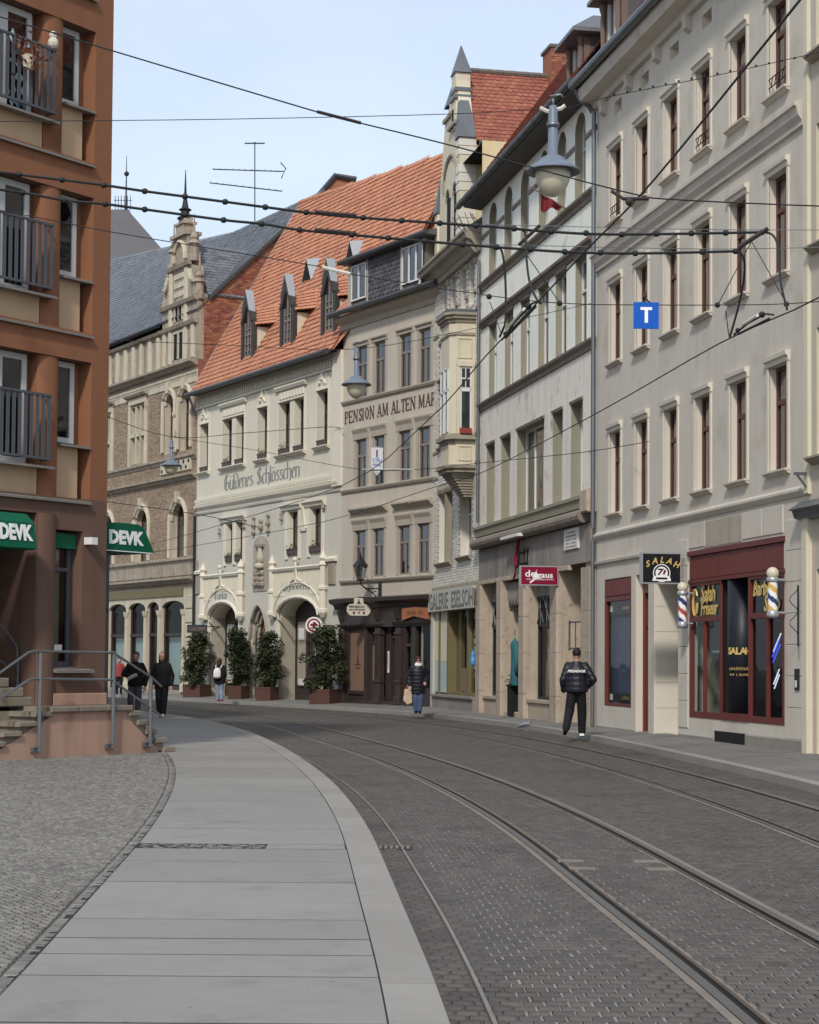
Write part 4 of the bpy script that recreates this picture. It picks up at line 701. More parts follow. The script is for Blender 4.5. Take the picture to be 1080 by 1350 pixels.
# oriel
orl = part(E_, 'oriel', M['e_trim'], lambda g: g.extz([(4.25, 0), (4.25, -.55), (4.45, -.79), (5.55, -.79), (5.74, -.6), (5.74, 0)], 8.45, 12.15))
def opart(nm, m, fn): q = MB(); fn(q); return q.build(nm, M[m] if isinstance(m, str) else m, orl)
op_ = lambda e: [(4.25-e, 0), (4.25-e, -.55-e), (4.45-e*.6, -.79-e), (5.55+e*.6, -.79-e), (5.74+e, -.6-e), (5.74+e, 0)]
opart('oriel_cornice', 'e_stone', lambda g: [g.extz(op_(.05), 12.12, 12.22), g.extz(op_(.12), 12.22, 12.32), g.extz(op_(.18), 12.32, 12.4)]); opart('oriel_roof', 'zinc', lambda g: g.extz(op_(.14), 12.4, 12.5))
opart('oriel_cornice', 'e_stone', lambda g: [g.extz(op_(.04), 11.72, 11.8)]); opart('oriel_sill', 'e_stone', lambda g: [g.extz(op_(.05), 8.40, 8.5), g.extz(op_(.14), 8.5, 8.62), g.extz(op_(.07), 8.62, 8.68)])
opart('oriel_apron', 'e_trim', lambda g: g.extz(op_(0), 7.6, 8.42)); opart('oriel_base', 'e_stone', lambda g: [g.extz(op_(.14), 7.62, 7.72), g.extz(op_(.06), 7.5, 7.62)])
opart('oriel_bracket', 'e_stone', lambda g: [g.extz([(4.35+t*.5, 0), (4.35+t*.5, -.7*(1-t)), (5.65-t*.5, -.7*(1-t)), (5.65-t*.5, 0)], 7.5-(t+.08)*1.0, 7.5-t*1.0) for t in [q*.08 for q in range(9)]])
# windows of the oriel: two at the front, one on the near side
for (x0, x1) in ((4.5, 4.95), (5.05, 5.5)):
    o = opart('window', 'white_frame', lambda g: [g.box(x0, x0+.06, -.83, -.78, 8.75, 10.75), g.box(x1-.06, x1, -.83, -.78, 8.75, 10.75), g.box(x0, x1, -.83, -.78, 10.0, 10.08), g.box(x0, x1, -.83, -.78, 10.69, 10.75)]); MB().quad((x0, -.80, 8.75), (x1, -.80, 8.75), (x1, -.80, 10.75), (x0, -.80, 10.75)).build('pane', M['glass'], o)
o = opart('window', 'white_frame', lambda g: [g.box(5.735, 5.77, -.50, -.44, 8.75, 10.75), g.box(5.735, 5.77, -.18, -.13, 8.75, 10.75), g.box(5.735, 5.77, -.50, -.13, 9.98, 10.1), g.box(5.735, 5.765, -.33, -.30, 10.1, 10.7), g.box(5.735, 5.765, -.5, -.13, 10.36, 10.4), g.box(5.735, 5.77, -.5, -.13, 10.69, 10.75)])
MB().quad((5.748, -.47, 8.75), (5.748, -.15, 8.75), (5.748, -.15, 10.72), (5.748, -.47, 10.72)).build('pane', mat('dark_pane', (50, 54, 58), .08, .1, spec=.6), o)
opart('window_surround', 'e_trim', lambda g: [g.box(5.74, 5.80, -.60, -.50, 8.66, 10.9), g.box(5.74, 5.80, -.13, -.05, 8.66, 10.9), g.box(5.74, 5.82, -.60, -.05, 10.75, 10.9)])
opart('sunk_panel', 'e_trim', lambda g: [g.box(5.74, 5.765, -.56, -.54, 11.0, 11.6), g.box(5.74, 5.765, -.14, -.12, 11.0, 11.6), g.box(5.74, 5.765, -.56, -.12, 11.6, 11.63), g.box(5.74, 5.765, -.56, -.12, 11.0, 11.03), g.box(5.74, 5.765, -.52, -.5, 7.85, 8.3), g.box(5.74, 5.765, -.14, -.12, 7.85, 8.3), g.box(5.74, 5.765, -.52, -.12, 8.28, 8.31), g.box(5.74, 5.765, -.52, -.12, 7.85, 7.88)])
wb = thing('window_box', 'red window box on the near side of the oriel', 'window box', E_.W(5.76, -.35, 8.68), E_.rz); MB().box(-.02, .14, -.16, .2, 0, .16).build('box', mat('red_box', (150, 56, 44), .6), wb)
# shopfront
part(E_, 'sign_board', M['sign_grey'], lambda g: g.bbox(-.05, 6.25, -.16, .02, 3.34, 4.03, .01))
letters('GALERIE  ESELSOHR', .74, E_.root, (.15, -.166, 3.42), mat('board_letters', (112, 114, 108), .8, .1), xs=1.0, bold=.008)
shp = part(E_, 'shop_window', M['ochre'], lambda g: [g.box(.95, 1.12, -.02, .3, .62, 3.34), g.box(2.0, 2.2, .02, .45, .62, 3.34), g.box(2.2, 2.85, .3, .42, .62, 3.34), g.box(4.38, 4.62, .1, .3, .62, 3.34), g.box(5.55, 5.9, .1, .3, .62, 3.34), g.box(.35, 5.9, .05, .3, .62, .74)])
part(E_, 'door_post', M['sign_grey'], lambda g: g.bbox(0, .36, -.08, .02, .1, 3.34, .01))
MB().box(.36, .96, -.0, .1, 1.7, 3.34).box(1.12, 2.0, .02, .12, 1.7, 3.34).build('panel', M['e_trim'], shp); MB().box(.36, .96, -.0, .1, .7, 1.69).box(1.12, 2.0, .02, .12, .7, 1.69).build('panel', M['shop_teal'], shp)
MB().quad((2.85, .3, .74), (4.38, .3, .74), (4.38, .3, 3.34), (2.85, .3, 3.34)).build('pane', M['shopglass'], shp); MB().box(2.9, 4.3, .28, .34, .76, 1.5).build('panel', M['brownpanel'], shp); MB().quad((4.62, .2, .74), (5.55, .2, .74), (5.55, .2, 3.34), (4.62, .2, 3.34)).build('pane', M['shopglass'], shp)
mr = random.Random(5)
for q in range(9): MB().box(4.66, 5.5, .26, .27, .95+q*.26, 1.14+q*.26).build('print', M[mr.choice(['whitecl', 'sign_grey', 'd_stone', 'brownpanel', 'poster', 'whitecl'])], shp)
MB().ball((4.2, .6, 2.5), .06).build('lamp_bulb', M['lampshop'], shp)
part(E_, 'stall_riser', M['d_stone'], lambda g: [g.bbox(.4, 6.0, -.1, .45, .1, .56, .02), g.box(.35, 6.0, -.16, .45, .56, .63)])
part(E_, 'shop_back', M['room'], lambda g: g.quad((.4, 1.6, .6), (5.9, 1.6, .6), (5.9, 1.6, 3.3), (.4, 1.6, 3.3)))
# ================================================================== beige guest house with dark wooden shopfront
Fb = Bld(P_FG, (.79+.511*.9, 63.5-.86*.9), 'townhouse', 'beige guest house with slate dormer, large brown lettering and dark wooden shopfront', 'house')
fx = [(1.06, 1.78), (2.36, 3.07), (4.14, 4.85), (5.44, 6.14)]
fops = [(a-.04, c+.04, z0, z1, 0, 0, .06) for z0, z1 in ((4.68, 6.38), (7.9, 9.66), (11.14, 13.02)) for a, c in fx]
wall(0, Fb.L, 3.9, 14.3, fops).build('wall', [M['f_wall'], M['f_wall']], Fb.root)
shell(Fb, .01, Fb.L, 14.3, 8, M['f_wall'])
for o in fops:
    window(Fb, o[0], o[1], o[2], o[3], .045, M['f_frame'], mull=1, trans=.66, fr=.07, bar=.075, curtain=random.choice(['side', 'full', 'full', 'side']), cz=random.choice([.05, .05, .3]))
    part(Fb, 'window_architrave', M['f_trim'], lambda g: g.box(o[0]-.12, o[0], -.03, .01, o[2], o[3]).box(o[1], o[1]+.12, -.03, .01, o[2], o[3]))
    lh = .34 if o[2] < 10 else .14
    part(Fb, 'window_lintel', M['f_trim'], lambda g: g.prof([(0, o[3]), (-.05, o[3]), (-.06, o[3]+lh*.6), (-.12, o[3]+lh), (-.12, o[3]+lh+.05), (0, o[3]+lh+.08)], o[0]-.15, o[1]+.15))
    if o[2] < 5: part(Fb, 'window_hood', M['f_trim'], lambda g: g.prof([(0, 6.95), (-.1, 7.0), (-.22, 7.12), (-.22, 7.18), (0, 7.24)], o[0]-.22, o[1]+.22))
for z in (4.55, 7.84, 11.08): cornice(Fb, [(0, z-.06), (-.07, z-.04), (-.11, z+.03), (-.11, z+.07), (0, z+.1)], 0, Fb.L, M['f_trim'], 'string_course')
cornice(Fb, [(0, 13.75), (-.06, 13.78), (-.1, 13.95), (-.35, 14.1), (-.4, 14.22), (0, 14.25)], -.1, Fb.L, M['f_trim'], 'eaves_cornice')
part(Fb, 'gutter', M['gutter'], lambda g: g.tube([(-.2, -.52, 14.3), (Fb.L, -.52, 14.3)], .11, 8))
part(Fb, 'downpipe', M['zinc'], lambda g: g.tube([(6.2, -.5, 14.35), (6.1, -.3, 14.9), (6.0, -.1, 15.1), (6.15, .0, 15.8), (5.9, -.1, 16.2)], .07, 8))
# serif lettering
SER = dict(P=[(0,0,0,1,.17),(.0,.5,.42,.5,.08),(.0,.96,.42,.96,.08),(.48,.56,.48,.9,.16),(-.12,.03,.2,.03,.06),(-.12,.97,.1,.97,.06)],
 E=[(0,0,0,1,.17),(0,.96,.55,.96,.08),(0,.5,.4,.5,.07),(0,.04,.58,.04,.08),(.55,.78,.55,1,.06),(.58,0,.58,.24,.06),(.4,.4,.4,.62,.05),(-.12,.03,.1,.03,.06),(-.12,.97,.1,.97,.06)],
 N=[(0,0,0,1,.08),(0,1,.66,0,.18),(.66,0,.66,1,.08),(-.14,.03,.14,.03,.06),(-.14,.97,.1,.97,.06),(.52,.97,.8,.97,.06)],
 S=[(.5,.82,.3,.96,.1),(.3,.96,.08,.84,.13),(.08,.84,.1,.64,.16),(.1,.64,.48,.38,.18),(.48,.38,.5,.18,.16),(.5,.18,.26,.03,.12),(.26,.03,.03,.18,.1),(.03,.0,.03,.3,.05),(.5,.7,.5,1,.05)],
 I=[(0,0,0,1,.17),(-.14,.03,.14,.03,.06),(-.14,.97,.14,.97,.06)], O=[(.04,.3,.04,.7,.17),(.04,.7,.3,.97,.12),(.3,.97,.58,.7,.12),(.58,.7,.58,.3,.17),(.58,.3,.3,.03,.12),(.3,.03,.04,.3,.12)],
 A=[(0,0,.34,1,.08),(.34,1,.68,0,.18),(.12,.34,.54,.34,.07),(-.12,.03,.14,.03,.06),(.52,.03,.84,.03,.06)], M=[(0,0,.04,1,.08),(.06,1,.42,.06,.17),(.42,.06,.78,1,.08),(.82,0,.8,1,.17),(-.12,.03,.14,.03,.06),(.68,.03,.96,.03,.06),(-.1,.97,.1,.97,.06),(.76,.97,.94,.97,.06)],
 L=[(0,0,0,1,.17),(0,.04,.52,.04,.08),(.52,0,.52,.26,.06),(-.13,.97,.14,.97,.06),(-.12,.03,.1,.03,.06)], T=[(.3,0,.3,1,.17),(-.02,.96,.62,.96,.08),(-.02,.76,-.02,1,.06),(.62,.76,.62,1,.06),(.16,.03,.44,.03,.06)],
 R=[(0,0,0,1,.17),(0,.52,.4,.52,.08),(0,.96,.4,.96,.08),(.46,.58,.46,.9,.16),(.3,.5,.6,0,.17),(-.12,.03,.14,.03,.06),(-.12,.97,.1,.97,.06),(.52,.03,.72,.03,.05)], K=[(0,0,0,1,.17),(.08,.45,.5,1,.08),(.2,.6,.6,0,.17),(-.12,.03,.14,.03,.06),(-.12,.97,.14,.97,.06),(.5,.03,.72,.03,.05),(.4,.97,.62,.97,.05)])
ADV = dict(P=.82, E=.86, N=1.02, S=.8, I=.44, O=.92, A=1.0, M=1.22, L=.8, T=.86, R=.92, K=.9)
def serif(txt, x, z, h, w, bld, m, y=-.02):
    for c in txt:
        if c == ' ': x += .42*w; continue
        mb = MB()
        for (xa, za, xb, zb, t) in SER[c]:
            a, b_ = Vector((xa*w, za*h)), Vector((xb*w, zb*h)); d = (b_-a).normalized(); n = Vector((-d.y, d.x))*(t*.5*(w if abs(d.y) > .5 else h))
            mb.ext([tuple(a-n), tuple(b_-n), tuple(b_+n), tuple(a+n)], y+random.uniform(0, .004), .01)
        mb.build('letter', m, bld.root, loc=(x+.12*w, 0, z)); x += ADV[c]*w
    return x
serif('PENSION AM ALTEN MARKT', .17, 10.33, .44, .375, Fb, M['text_brown'])
# slate dormer
dz0, dz1 = 14.45, 16.0
part(Fb, 'dormer', M['mortar_d'], lambda g: g.box(1.05, 6.42, -.33, 3.5, dz0, dz1))
for a, c in ((1.25, 2.35), (4.85, 6.25)):
    window(Fb, a, c, dz0+.15, dz1-.12, -.40, M['white_frame'], mull=2 if c-a > 1.2 else 1, trans=0, fr=.06, bar=.06, name='dormer_window'); part(Fb, 'dormer_back', M['room'], lambda g: g.quad((a, -.335, dz0+.15), (c, -.335, dz0+.15), (c, -.335, dz1-.12), (a, -.335, dz1-.12)))
z = dz0+.05; r = 0
while z < dz1-.1:
    x = 2.4+(.15 if r % 2 else 0)
    while x < 4.7:
        obj('slate', shared(('slate', r % 2), lambda: MB().add([(0, -.03, .03), (.14, -.03, -.03), (.28, -.03, .03), (.28, 0, .24), (0, 0, .24), (0, .01, .03), (.28, .01, .03)], [(0, 1, 2, 3, 4), (0, 5, 6, 2)]), M['slate2']), Fb.root, (x, -.335-random.uniform(0, .01), z)); x += .29
    z += .155; r += 1
part(Fb, 'dormer_side', M['f_trim'], lambda g: [g.box(1.0, 1.2, -.38, .3, dz0, dz1), g.box(2.34, 2.44, -.38, .06, dz0, dz1), g.box(4.72, 4.84, -.38, .06, dz0, dz1)])
part(Fb, 'dormer_roof', M['slate2'], lambda g: g.prof([(-.62, 15.98), (-.64, 16.1), (3.6, 17.3), (3.6, 17.1), (0, 15.98)], .8, 6.9)); part(Fb, 'gutter', M['gutter'], lambda g: g.tube([(.8, -.66, 16.05), (6.9, -.66, 16.05)], .09, 8))
roof = MB().quad((0, -.45, 14.3), (Fb.L, -.45, 14.3), (Fb.L, 4.2, 19.4), (0, 4.2, 19.4)).quad((0, 4.2, 19.4), (Fb.L, 4.2, 19.4), (Fb.L, 8.5, 14.3), (0, 8.5, 14.3)).build('roof', M['tile'], Fb.root)
tiles_mesh((0, -.45, 14.32), (1, 0, 0), (0, .673, .74), (0, -.74, .673), 9, lambda v: (0, 1.1), .2, .17).build('roof_tile', M['tile'], roof, kind='stuff')
# shopfront of dark wood
sh = part(Fb, 'shopfront', M['f_wood'], lambda g: [g.box(-.02, 6.5, -.05, .12, 2.9, 3.6), g.box(0, 6.4, -.1, .3, .1, .3), g.box(.0, .12, .0, .3, .3, 2.9)])
def fpart(nm, m, fn): q = MB(); fn(q); return q.build(nm, M[m], sh)
fpart('shop_cornice', 'f_wood', lambda g: g.prof([(0, 3.55), (-.1, 3.58), (-.15, 3.7), (-.34, 3.8), (-.36, 3.92), (0, 3.98)], -.32, 6.45)); fpart('frieze_moulding', 'f_wood', lambda g: g.prof([(0, 2.9), (-.12, 2.92), (-.15, 3.0), (0, 3.04)], -.05, 3.1).prof([(0, 2.96), (-.12, 2.98), (-.15, 3.06), (0, 3.1)], 3.9, 6.45))
for a, c in ((-.02, .36), (2.62, 3.0), (4.05, 4.42)):
    fpart('pilaster', 'f_wood', lambda g: [g.bbox(a, c, -.10, .1, .3, 2.86, .02), g.bbox(a-.04, c+.04, -.15, .1, .2, .5, .02), g.bbox(a-.03, c+.03, -.14, .1, .95, 1.06, .02), g.bbox(a-.03, c+.03, -.14, .1, 2.62, 2.72, .02), g.prof([(0, 3.1), (-.12, 3.15), (-.22, 3.5), (0, 3.5)], a+.08, c-.08)])
    fpart('fluting', 'f_wood', lambda g: [g.box(a+.06+k*.08, a+.09+k*.08, -.115, -.10, 1.1, 2.6) for k in range(4)])
fpart('window_frame', 'f_wood', lambda g: [g.box(.36, .62, .0, .15, .3, 2.9), g.box(1.75, 1.95, -.02, .15, .3, 2.9), g.box(.62, 1.75, .02, .15, .3, .64), g.box(.62, 1.75, .02, .15, 2.8, 2.9), g.box(.62, 1.75, -.03, .02, .52, .6)])
o = fpart('blind', 'brownpanel', lambda g: g.box(.62, 1.75, .06, .1, .64, 2.8)); MB().ext([(1.10, 1.6), (1.26, 1.6), (1.20, 2.0), (1.185, 2.25), (1.17, 2.0)], .052, .06).box(.95, 1.4, .052, .06, 1.55, 1.6).box(1.05, 1.3, .052, .06, 1.42, 1.48).build('emblem', M['text_brown'], o)
d = fpart('door', 'f_wood', lambda g: [g.box(1.95, 2.62, .1, .2, .3, .95), g.box(1.95, 2.1, .1, .2, .95, 2.9), g.box(2.5, 2.62, .1, .2, .95, 2.9), g.box(2.1, 2.5, .1, .2, 2.3, 2.4)]); MB().box(2.1, 2.5, .14, .18, .95, 2.3).build('blind', M['brownpanel'], d); MB().quad((2.1, .15, 2.4), (2.5, .15, 2.4), (2.5, .15, 2.9), (2.1, .15, 2.9)).build('pane', M['shopglass'], d)
d = fpart('door', 'f_wood', lambda g: [g.box(3.0, 3.35, .15, .3, .2, 2.9), g.box(3.9, 4.05, .15, .3, .2, 2.9), g.box(3.35, 3.9, .2, .3, 2.5, 2.6), g.box(3.35, 3.42, .3, .36, .2, 2.5), g.box(3.82, 3.9, .3, .36, .2, 2.5)]+[g.box(3.42, 3.82, .3, .36, .2+k*.46, .27+k*.46) for k in range(6)])
MB().quad((3.4, .34, .2), (3.85, .34, .2), (3.85, .34, 2.5), (3.4, .34, 2.5)).build('pane', M['shopglass'], d); MB().box(3.16, 3.26, .13, .15, 1.3, 2.05).build('house_sign', M['white'], d); scribble(.66, .07, d, (3.18, .125, 1.68), M['black'], (0, R(90), 0), 6)
wd = fpart('window_frame', 'f_wood', lambda g: [g.box(4.42, 4.6, .0, .15, .3, 2.98), g.box(5.05, 5.3, -.02, .15, .3, 2.98), g.box(6.25, 6.4, .0, .15, .3, 2.98), g.box(4.6, 6.3, .02, .15, .3, .8), g.box(4.6, 5.05, .02, .15, 2.2, 2.32)])
MB().quad((4.6, .1, .8), (6.3, .1, .8), (6.3, .1, 2.98), (4.6, .1, 2.98)).build('pane', M['shopglass'], wd); MB().box(5.42, 5.5, .14, .18, .8, 2.95).build('curtain', M['curtain'], wd); MB().quad((4.62, .3, .8), (5.0, .3, .8), (5.0, .3, 2.1), (4.62, .3, 2.1)).build('curtain', M['curtain'], wd)
part(Fb, 'shop_room', M['room'], lambda g: g.quad((.3, 1.6, .2), (6.4, 1.6, .2), (6.4, 1.6, 3.5), (.3, 1.6, 3.5)))
fb_ = fpart('name_board', 'orange', lambda g: g.ext([(4.62, 3.1), (5.4, 3.24), (6.3, 3.12), (6.3, 3.5), (5.4, 3.54), (4.62, 3.5)], -.16, -.06)); scribble(1.1, .17, fb_, (5.45, -.165, 3.28), M['text_brown'], seed=12)
# ================================================================== cream house with the big red roof
G = Bld(P_GH, P_FG, 'townhouse', 'cream house with large red tiled roof, spiky dormers and carved portals', 'house')
LG = G.L
gtop = [(.42, 1.32, 9.7, 11.76, 0, 0, .3), (2.86, 3.78, 9.7, 11.72, 0, 0, .3), (4.2, 5.1, 9.7, 11.72, 0, 0, .3), (6.5, 7.42, 9.7, 11.78, 0, 0, .3), (8.52, 9.48, 9.7, 11.76, 0, 0, .3), (9.9, 10.82, 9.7, 11.76, 0, 0, .3), (11.98, 12.9, 9.7, 11.8, 0, 0, .3)]
gmid = [(3.4, 4.05, 5.78, 7.32, 0, 0, .2), (4.4, 5.08, 5.78, 7.32, 0, 0, .2), (9.5, 10.38, 5.78, 7.42, 0, 0, .2), (11.5, 12.42, 5.78, 7.42, 0, 0, .2)]
gpo = [(1.75, 4.75, .12, 4.02, .62, 'round', .7), (8.75, 12.35, .12, 4.10, .66, 'round', .7), (5.85, 7.68, .12, 3.9, 1.35, 'gothic', .45)]
wall(0, LG, 8.3, 13.1, gtop).build('wall', [M['g_wall'], M['g_wall']], G.root); wall(0, LG, .1, 8.3, gmid+gpo).build('wall', [M['g_wall2'], M['g_trim']], G.root)
shell(G, .01, LG-.01, 13.1, 9, M['g_wall'])
part(G, 'corner_strip', M['g_trim'], lambda g: g.bbox(LG-.75, LG+.02, -.10, .1, 8.1, 13.1, .01))
def gwin(o, tr): return window(G, o[0], o[1], o[2], o[3], o[6]-.02, M['g_wood'], mull=1, trans=tr, fr=.06, bar=.06, curtain=random.choice(['side', 'full', 'side']))
ordn = ['leftmost', 'second', 'third', 'fourth', 'fifth', 'sixth', 'rightmost']
def window_box(b, x0, x1, z, lab, grp, plant):
    t = thing('window_box', lab, 'window box', b.W(x0, -.0+.03, z), b.rz, grp); w = x1-x0
    obj('box', shared(('box', round(w, 2)), lambda: MB().extz([(0, -.12), (w, -.12), (w, .08), (0, .08)], 0, .2).box(-.01, w+.01, -.135, -.115, .16, .21), M['g_wood']), t)
    if plant:
        mb = MB()
        for q in range(90):
            p = Vector((random.uniform(0, w), random.uniform(-.14, .06), random.uniform(.18, .18+.28*random.random()**1.5))); a = Vector((random.uniform(-1, 1), random.uniform(-1, 1), random.uniform(-.6, 1))).normalized()*.07; c = a.cross(Vector((random.random(), random.random(), random.random()))).normalized()*.03
            mb.poly([p, p+a*.5+c, p+a, p+a*.5-c])
        mb.build('foliage', M['green_pl'], t, kind='stuff')
for k, o in enumerate(gtop):
    gwin(o, .62); window_box(G, o[0]+.08, o[1]-.05, o[2]+.02, f'brown window box on the {ordn[k]} upper window of the cream house', 'window boxes on the cream house', k in (1, 3, 4))
for k, o in enumerate(gmid):
    gwin(o, .62); window_box(G, o[0]-.02, o[1]+.02, o[2]+.0, f'dark planted window box on the {ordn[k]} first floor window of the cream house' if k < 3 else 'dark planted window box on the rightmost first floor window of the cream house', 'planted window boxes on the first floor', True)
for a, c, z, dbl in ((.42, 1.32, 11.76, 0), (2.86, 5.1, 11.72, 1), (6.5, 7.42, 11.78, 0), (8.52, 10.82, 11.76, 1), (11.98, 12.9, 11.8, 0)):
    sill(G, a-.18, c+.18, 9.7, M['g_trim'], .2, .14)
    part(G, 'window_architrave', M['g_trim'], lambda g: g.box(a-.1, a, -.04, .01, 9.7, z)); part(G, 'window_architrave', M['g_trim'], lambda g: g.box(c, c+.1, -.04, .01, 9.7, z))
    if dbl:
        part(G, 'window_hood', M['g_trim'], lambda g: [g.prof([(0, 12.2), (-.1, 12.22), (-.16, 12.32), (-.16, 12.38), (0, 12.42)], a-.25, c+.25), g.bbox(a-.08, c+.08, -.06, .0, z, z+.06, .01)]+[g.bbox(a+q*(c-a)/8+.03, a+(q+1)*(c-a)/8-.03, -.05, 0, z+.12, z+.4, .02) for q in range(8)])
    else:
        m_ = (a+c)/2; part(G, 'window_crest', M['g_trim'], lambda g: [g.ext([(a-.1, z)]+[(c+.1, z)]+[(x, zz) for x, zz in arch(a-.1, c+.1, z+.28, .4, 8)], -.035, .01), g.bbox(a-.06, c+.06, -.08, 0, z, z+.08, .01)]+[g.tube([(m_+s_*.3, -.06, z+.2), (m_+s_*.12, -.09, z+.42), (m_, -.08, z+.72)], .035, 5) for s_ in (-1, 1)]+[g.ball((m_+dx, -.06, z+.3+dz), .07, 6) for dx, dz in ((-.18, 0), (.18, 0), (0, .12))])
# frieze of little arches under the gutter, dentil course
part(G, 'frieze', M['g_trim'], lambda g: [g.box(-.02, LG-.76, -.07, .0, 12.92, 13.08), g.box(-.02, LG-.76, -.09, 0, 12.46, 12.54)])
fz = MB(); q = 0
while q*.2 < LG-1.0: fz.bbox(.05+q*.2, .16+q*.2, -.08, 0, 12.56, 12.9, .02); q += 1
fz.build('arcade_block', M['g_trim'], G.root, kind='stuff')
cornice(G, [(0, 8.12), (-.06, 8.14), (-.12, 8.2), (-.14, 8.3), (0, 8.34)], -.04, LG-.2, M['g_trim'], 'string_course'); part(G, 'string_course', M['g_trim'], lambda g: [g.box(-.04, LG-.25, -.09, 0, 8.50, 8.56), g.box(-.04, LG-.25, -.05, 0, 8.34, 8.5)])
fz = MB(); q = 0
while q*.12 < LG-.4: fz.box(q*.12, .07+q*.12, -.09, -.05, 8.42, 8.5).box(.06+q*.12, .12+q*.12, -.08, -.05, 8.34, 8.4); q += 1
fz.build('dentil', M['g_trim'], G.root, kind='stuff')
cornice(G, [(0, 7.9), (-.05, 7.92), (-.07, 8.0), (0, 8.02)], 0, LG, M['g_wall2'], 'string_course')
for (a, c, zt) in ((3.4, 5.08, 7.32), (9.5, 10.38, 7.42), (11.5, 12.42, 7.42)):
    part(G, 'window_surround', M['g_trim'], lambda g: [g.box(a-.3, a-.02, -.05, .01, 5.6, zt+.1)]); part(G, 'window_surround', M['g_trim'], lambda g: [g.box(c+.02, c+.2, -.05, .01, 5.6, zt+.1)])
    part(G, 'window_hood', M['g_trim'], lambda g: g.prof([(0, zt+.05), (-.1, zt+.08), (-.14, zt+.2), (-.2, zt+.24), (-.2, zt+.32), (0, zt+.36)], a-.55, c+.35))
part(G, 'window_mullion', M['g_trim'], lambda g: g.bbox(4.07, 4.38, -.06, .01, 5.6, 7.4, .02)); part(G, 'window_tracery', M['g_trim'], lambda g: [g.bbox(10.6, 11.3, -.06, .01, 6.6, 7.85, .02), g.tube([(10.7, -.07, 6.7), (10.95, -.1, 7.7), (11.2, -.07, 6.7)], .05, 5)])
# relief niche with coat of arms
part(G, 'relief_niche', M['g_relief'], lambda g: [g.box(6.15, 7.7, -.03, .01, 4.45, 5.95), g.ext([(6.15, 5.95), (7.7, 5.95)]+arch(6.15, 7.7, 6.2, .45, 8), -.03, .01)]); part(G, 'niche_canopy', M['h_stone'], lambda g: [g.lathe([(.05, 0), (.42, .05), (.46, .16), (.25, .36), (.05, .42)], 8, (6.9, -.02, 6.15), sy=.4)])
rl = part(G, 'relief_figure', M['h_trim'], lambda g: [g.lathe([(.02, 0), (.22, .1), (.26, .3), (.14, .55), (.16, .75), (.02, .9)], 8, (6.95, -.08, 5.5), sy=.5), g.lathe([(.02, 0), (.3, .06), (.3, .2), (.05, .3)], 8, (6.95, -.1, 5.3), sy=.6)], smooth=True)
part(G, 'coat_of_arms', M['h_stone'], lambda g: [g.ball((6.5+.22*(q % 4)+random.uniform(-.05, .05), -.06, 4.75+.2*(q//4)+random.uniform(-.05, .05)), .13, 6) for q in range(12)])
part(G, 'relief_finial', M['h_stone'], lambda g: [g.lathe([(.03, 0), (.1, .1), (.04, .25), (.11, .4), (.03, .6), (.08, .7), (.02, .8)], 8, (x, -.08, 6.7)) for x in (6.25, 7.65)]+[g.ball((6.95, -.06, 7.0), .14, 8), g.ball((6.95, -.06, 7.22), .1, 8)])
part(G, 'relief_finial', M['h_stone'], lambda g: [g.lathe([(.03, 0), (.08, .08), (.03, .2), (.06, .28), (.02, .35)], 8, (x, -.1, z)) for x, z in ((2.75, 6.9), (5.3, 7.0), (8.95, 7.1), (12.7, 7.3))])
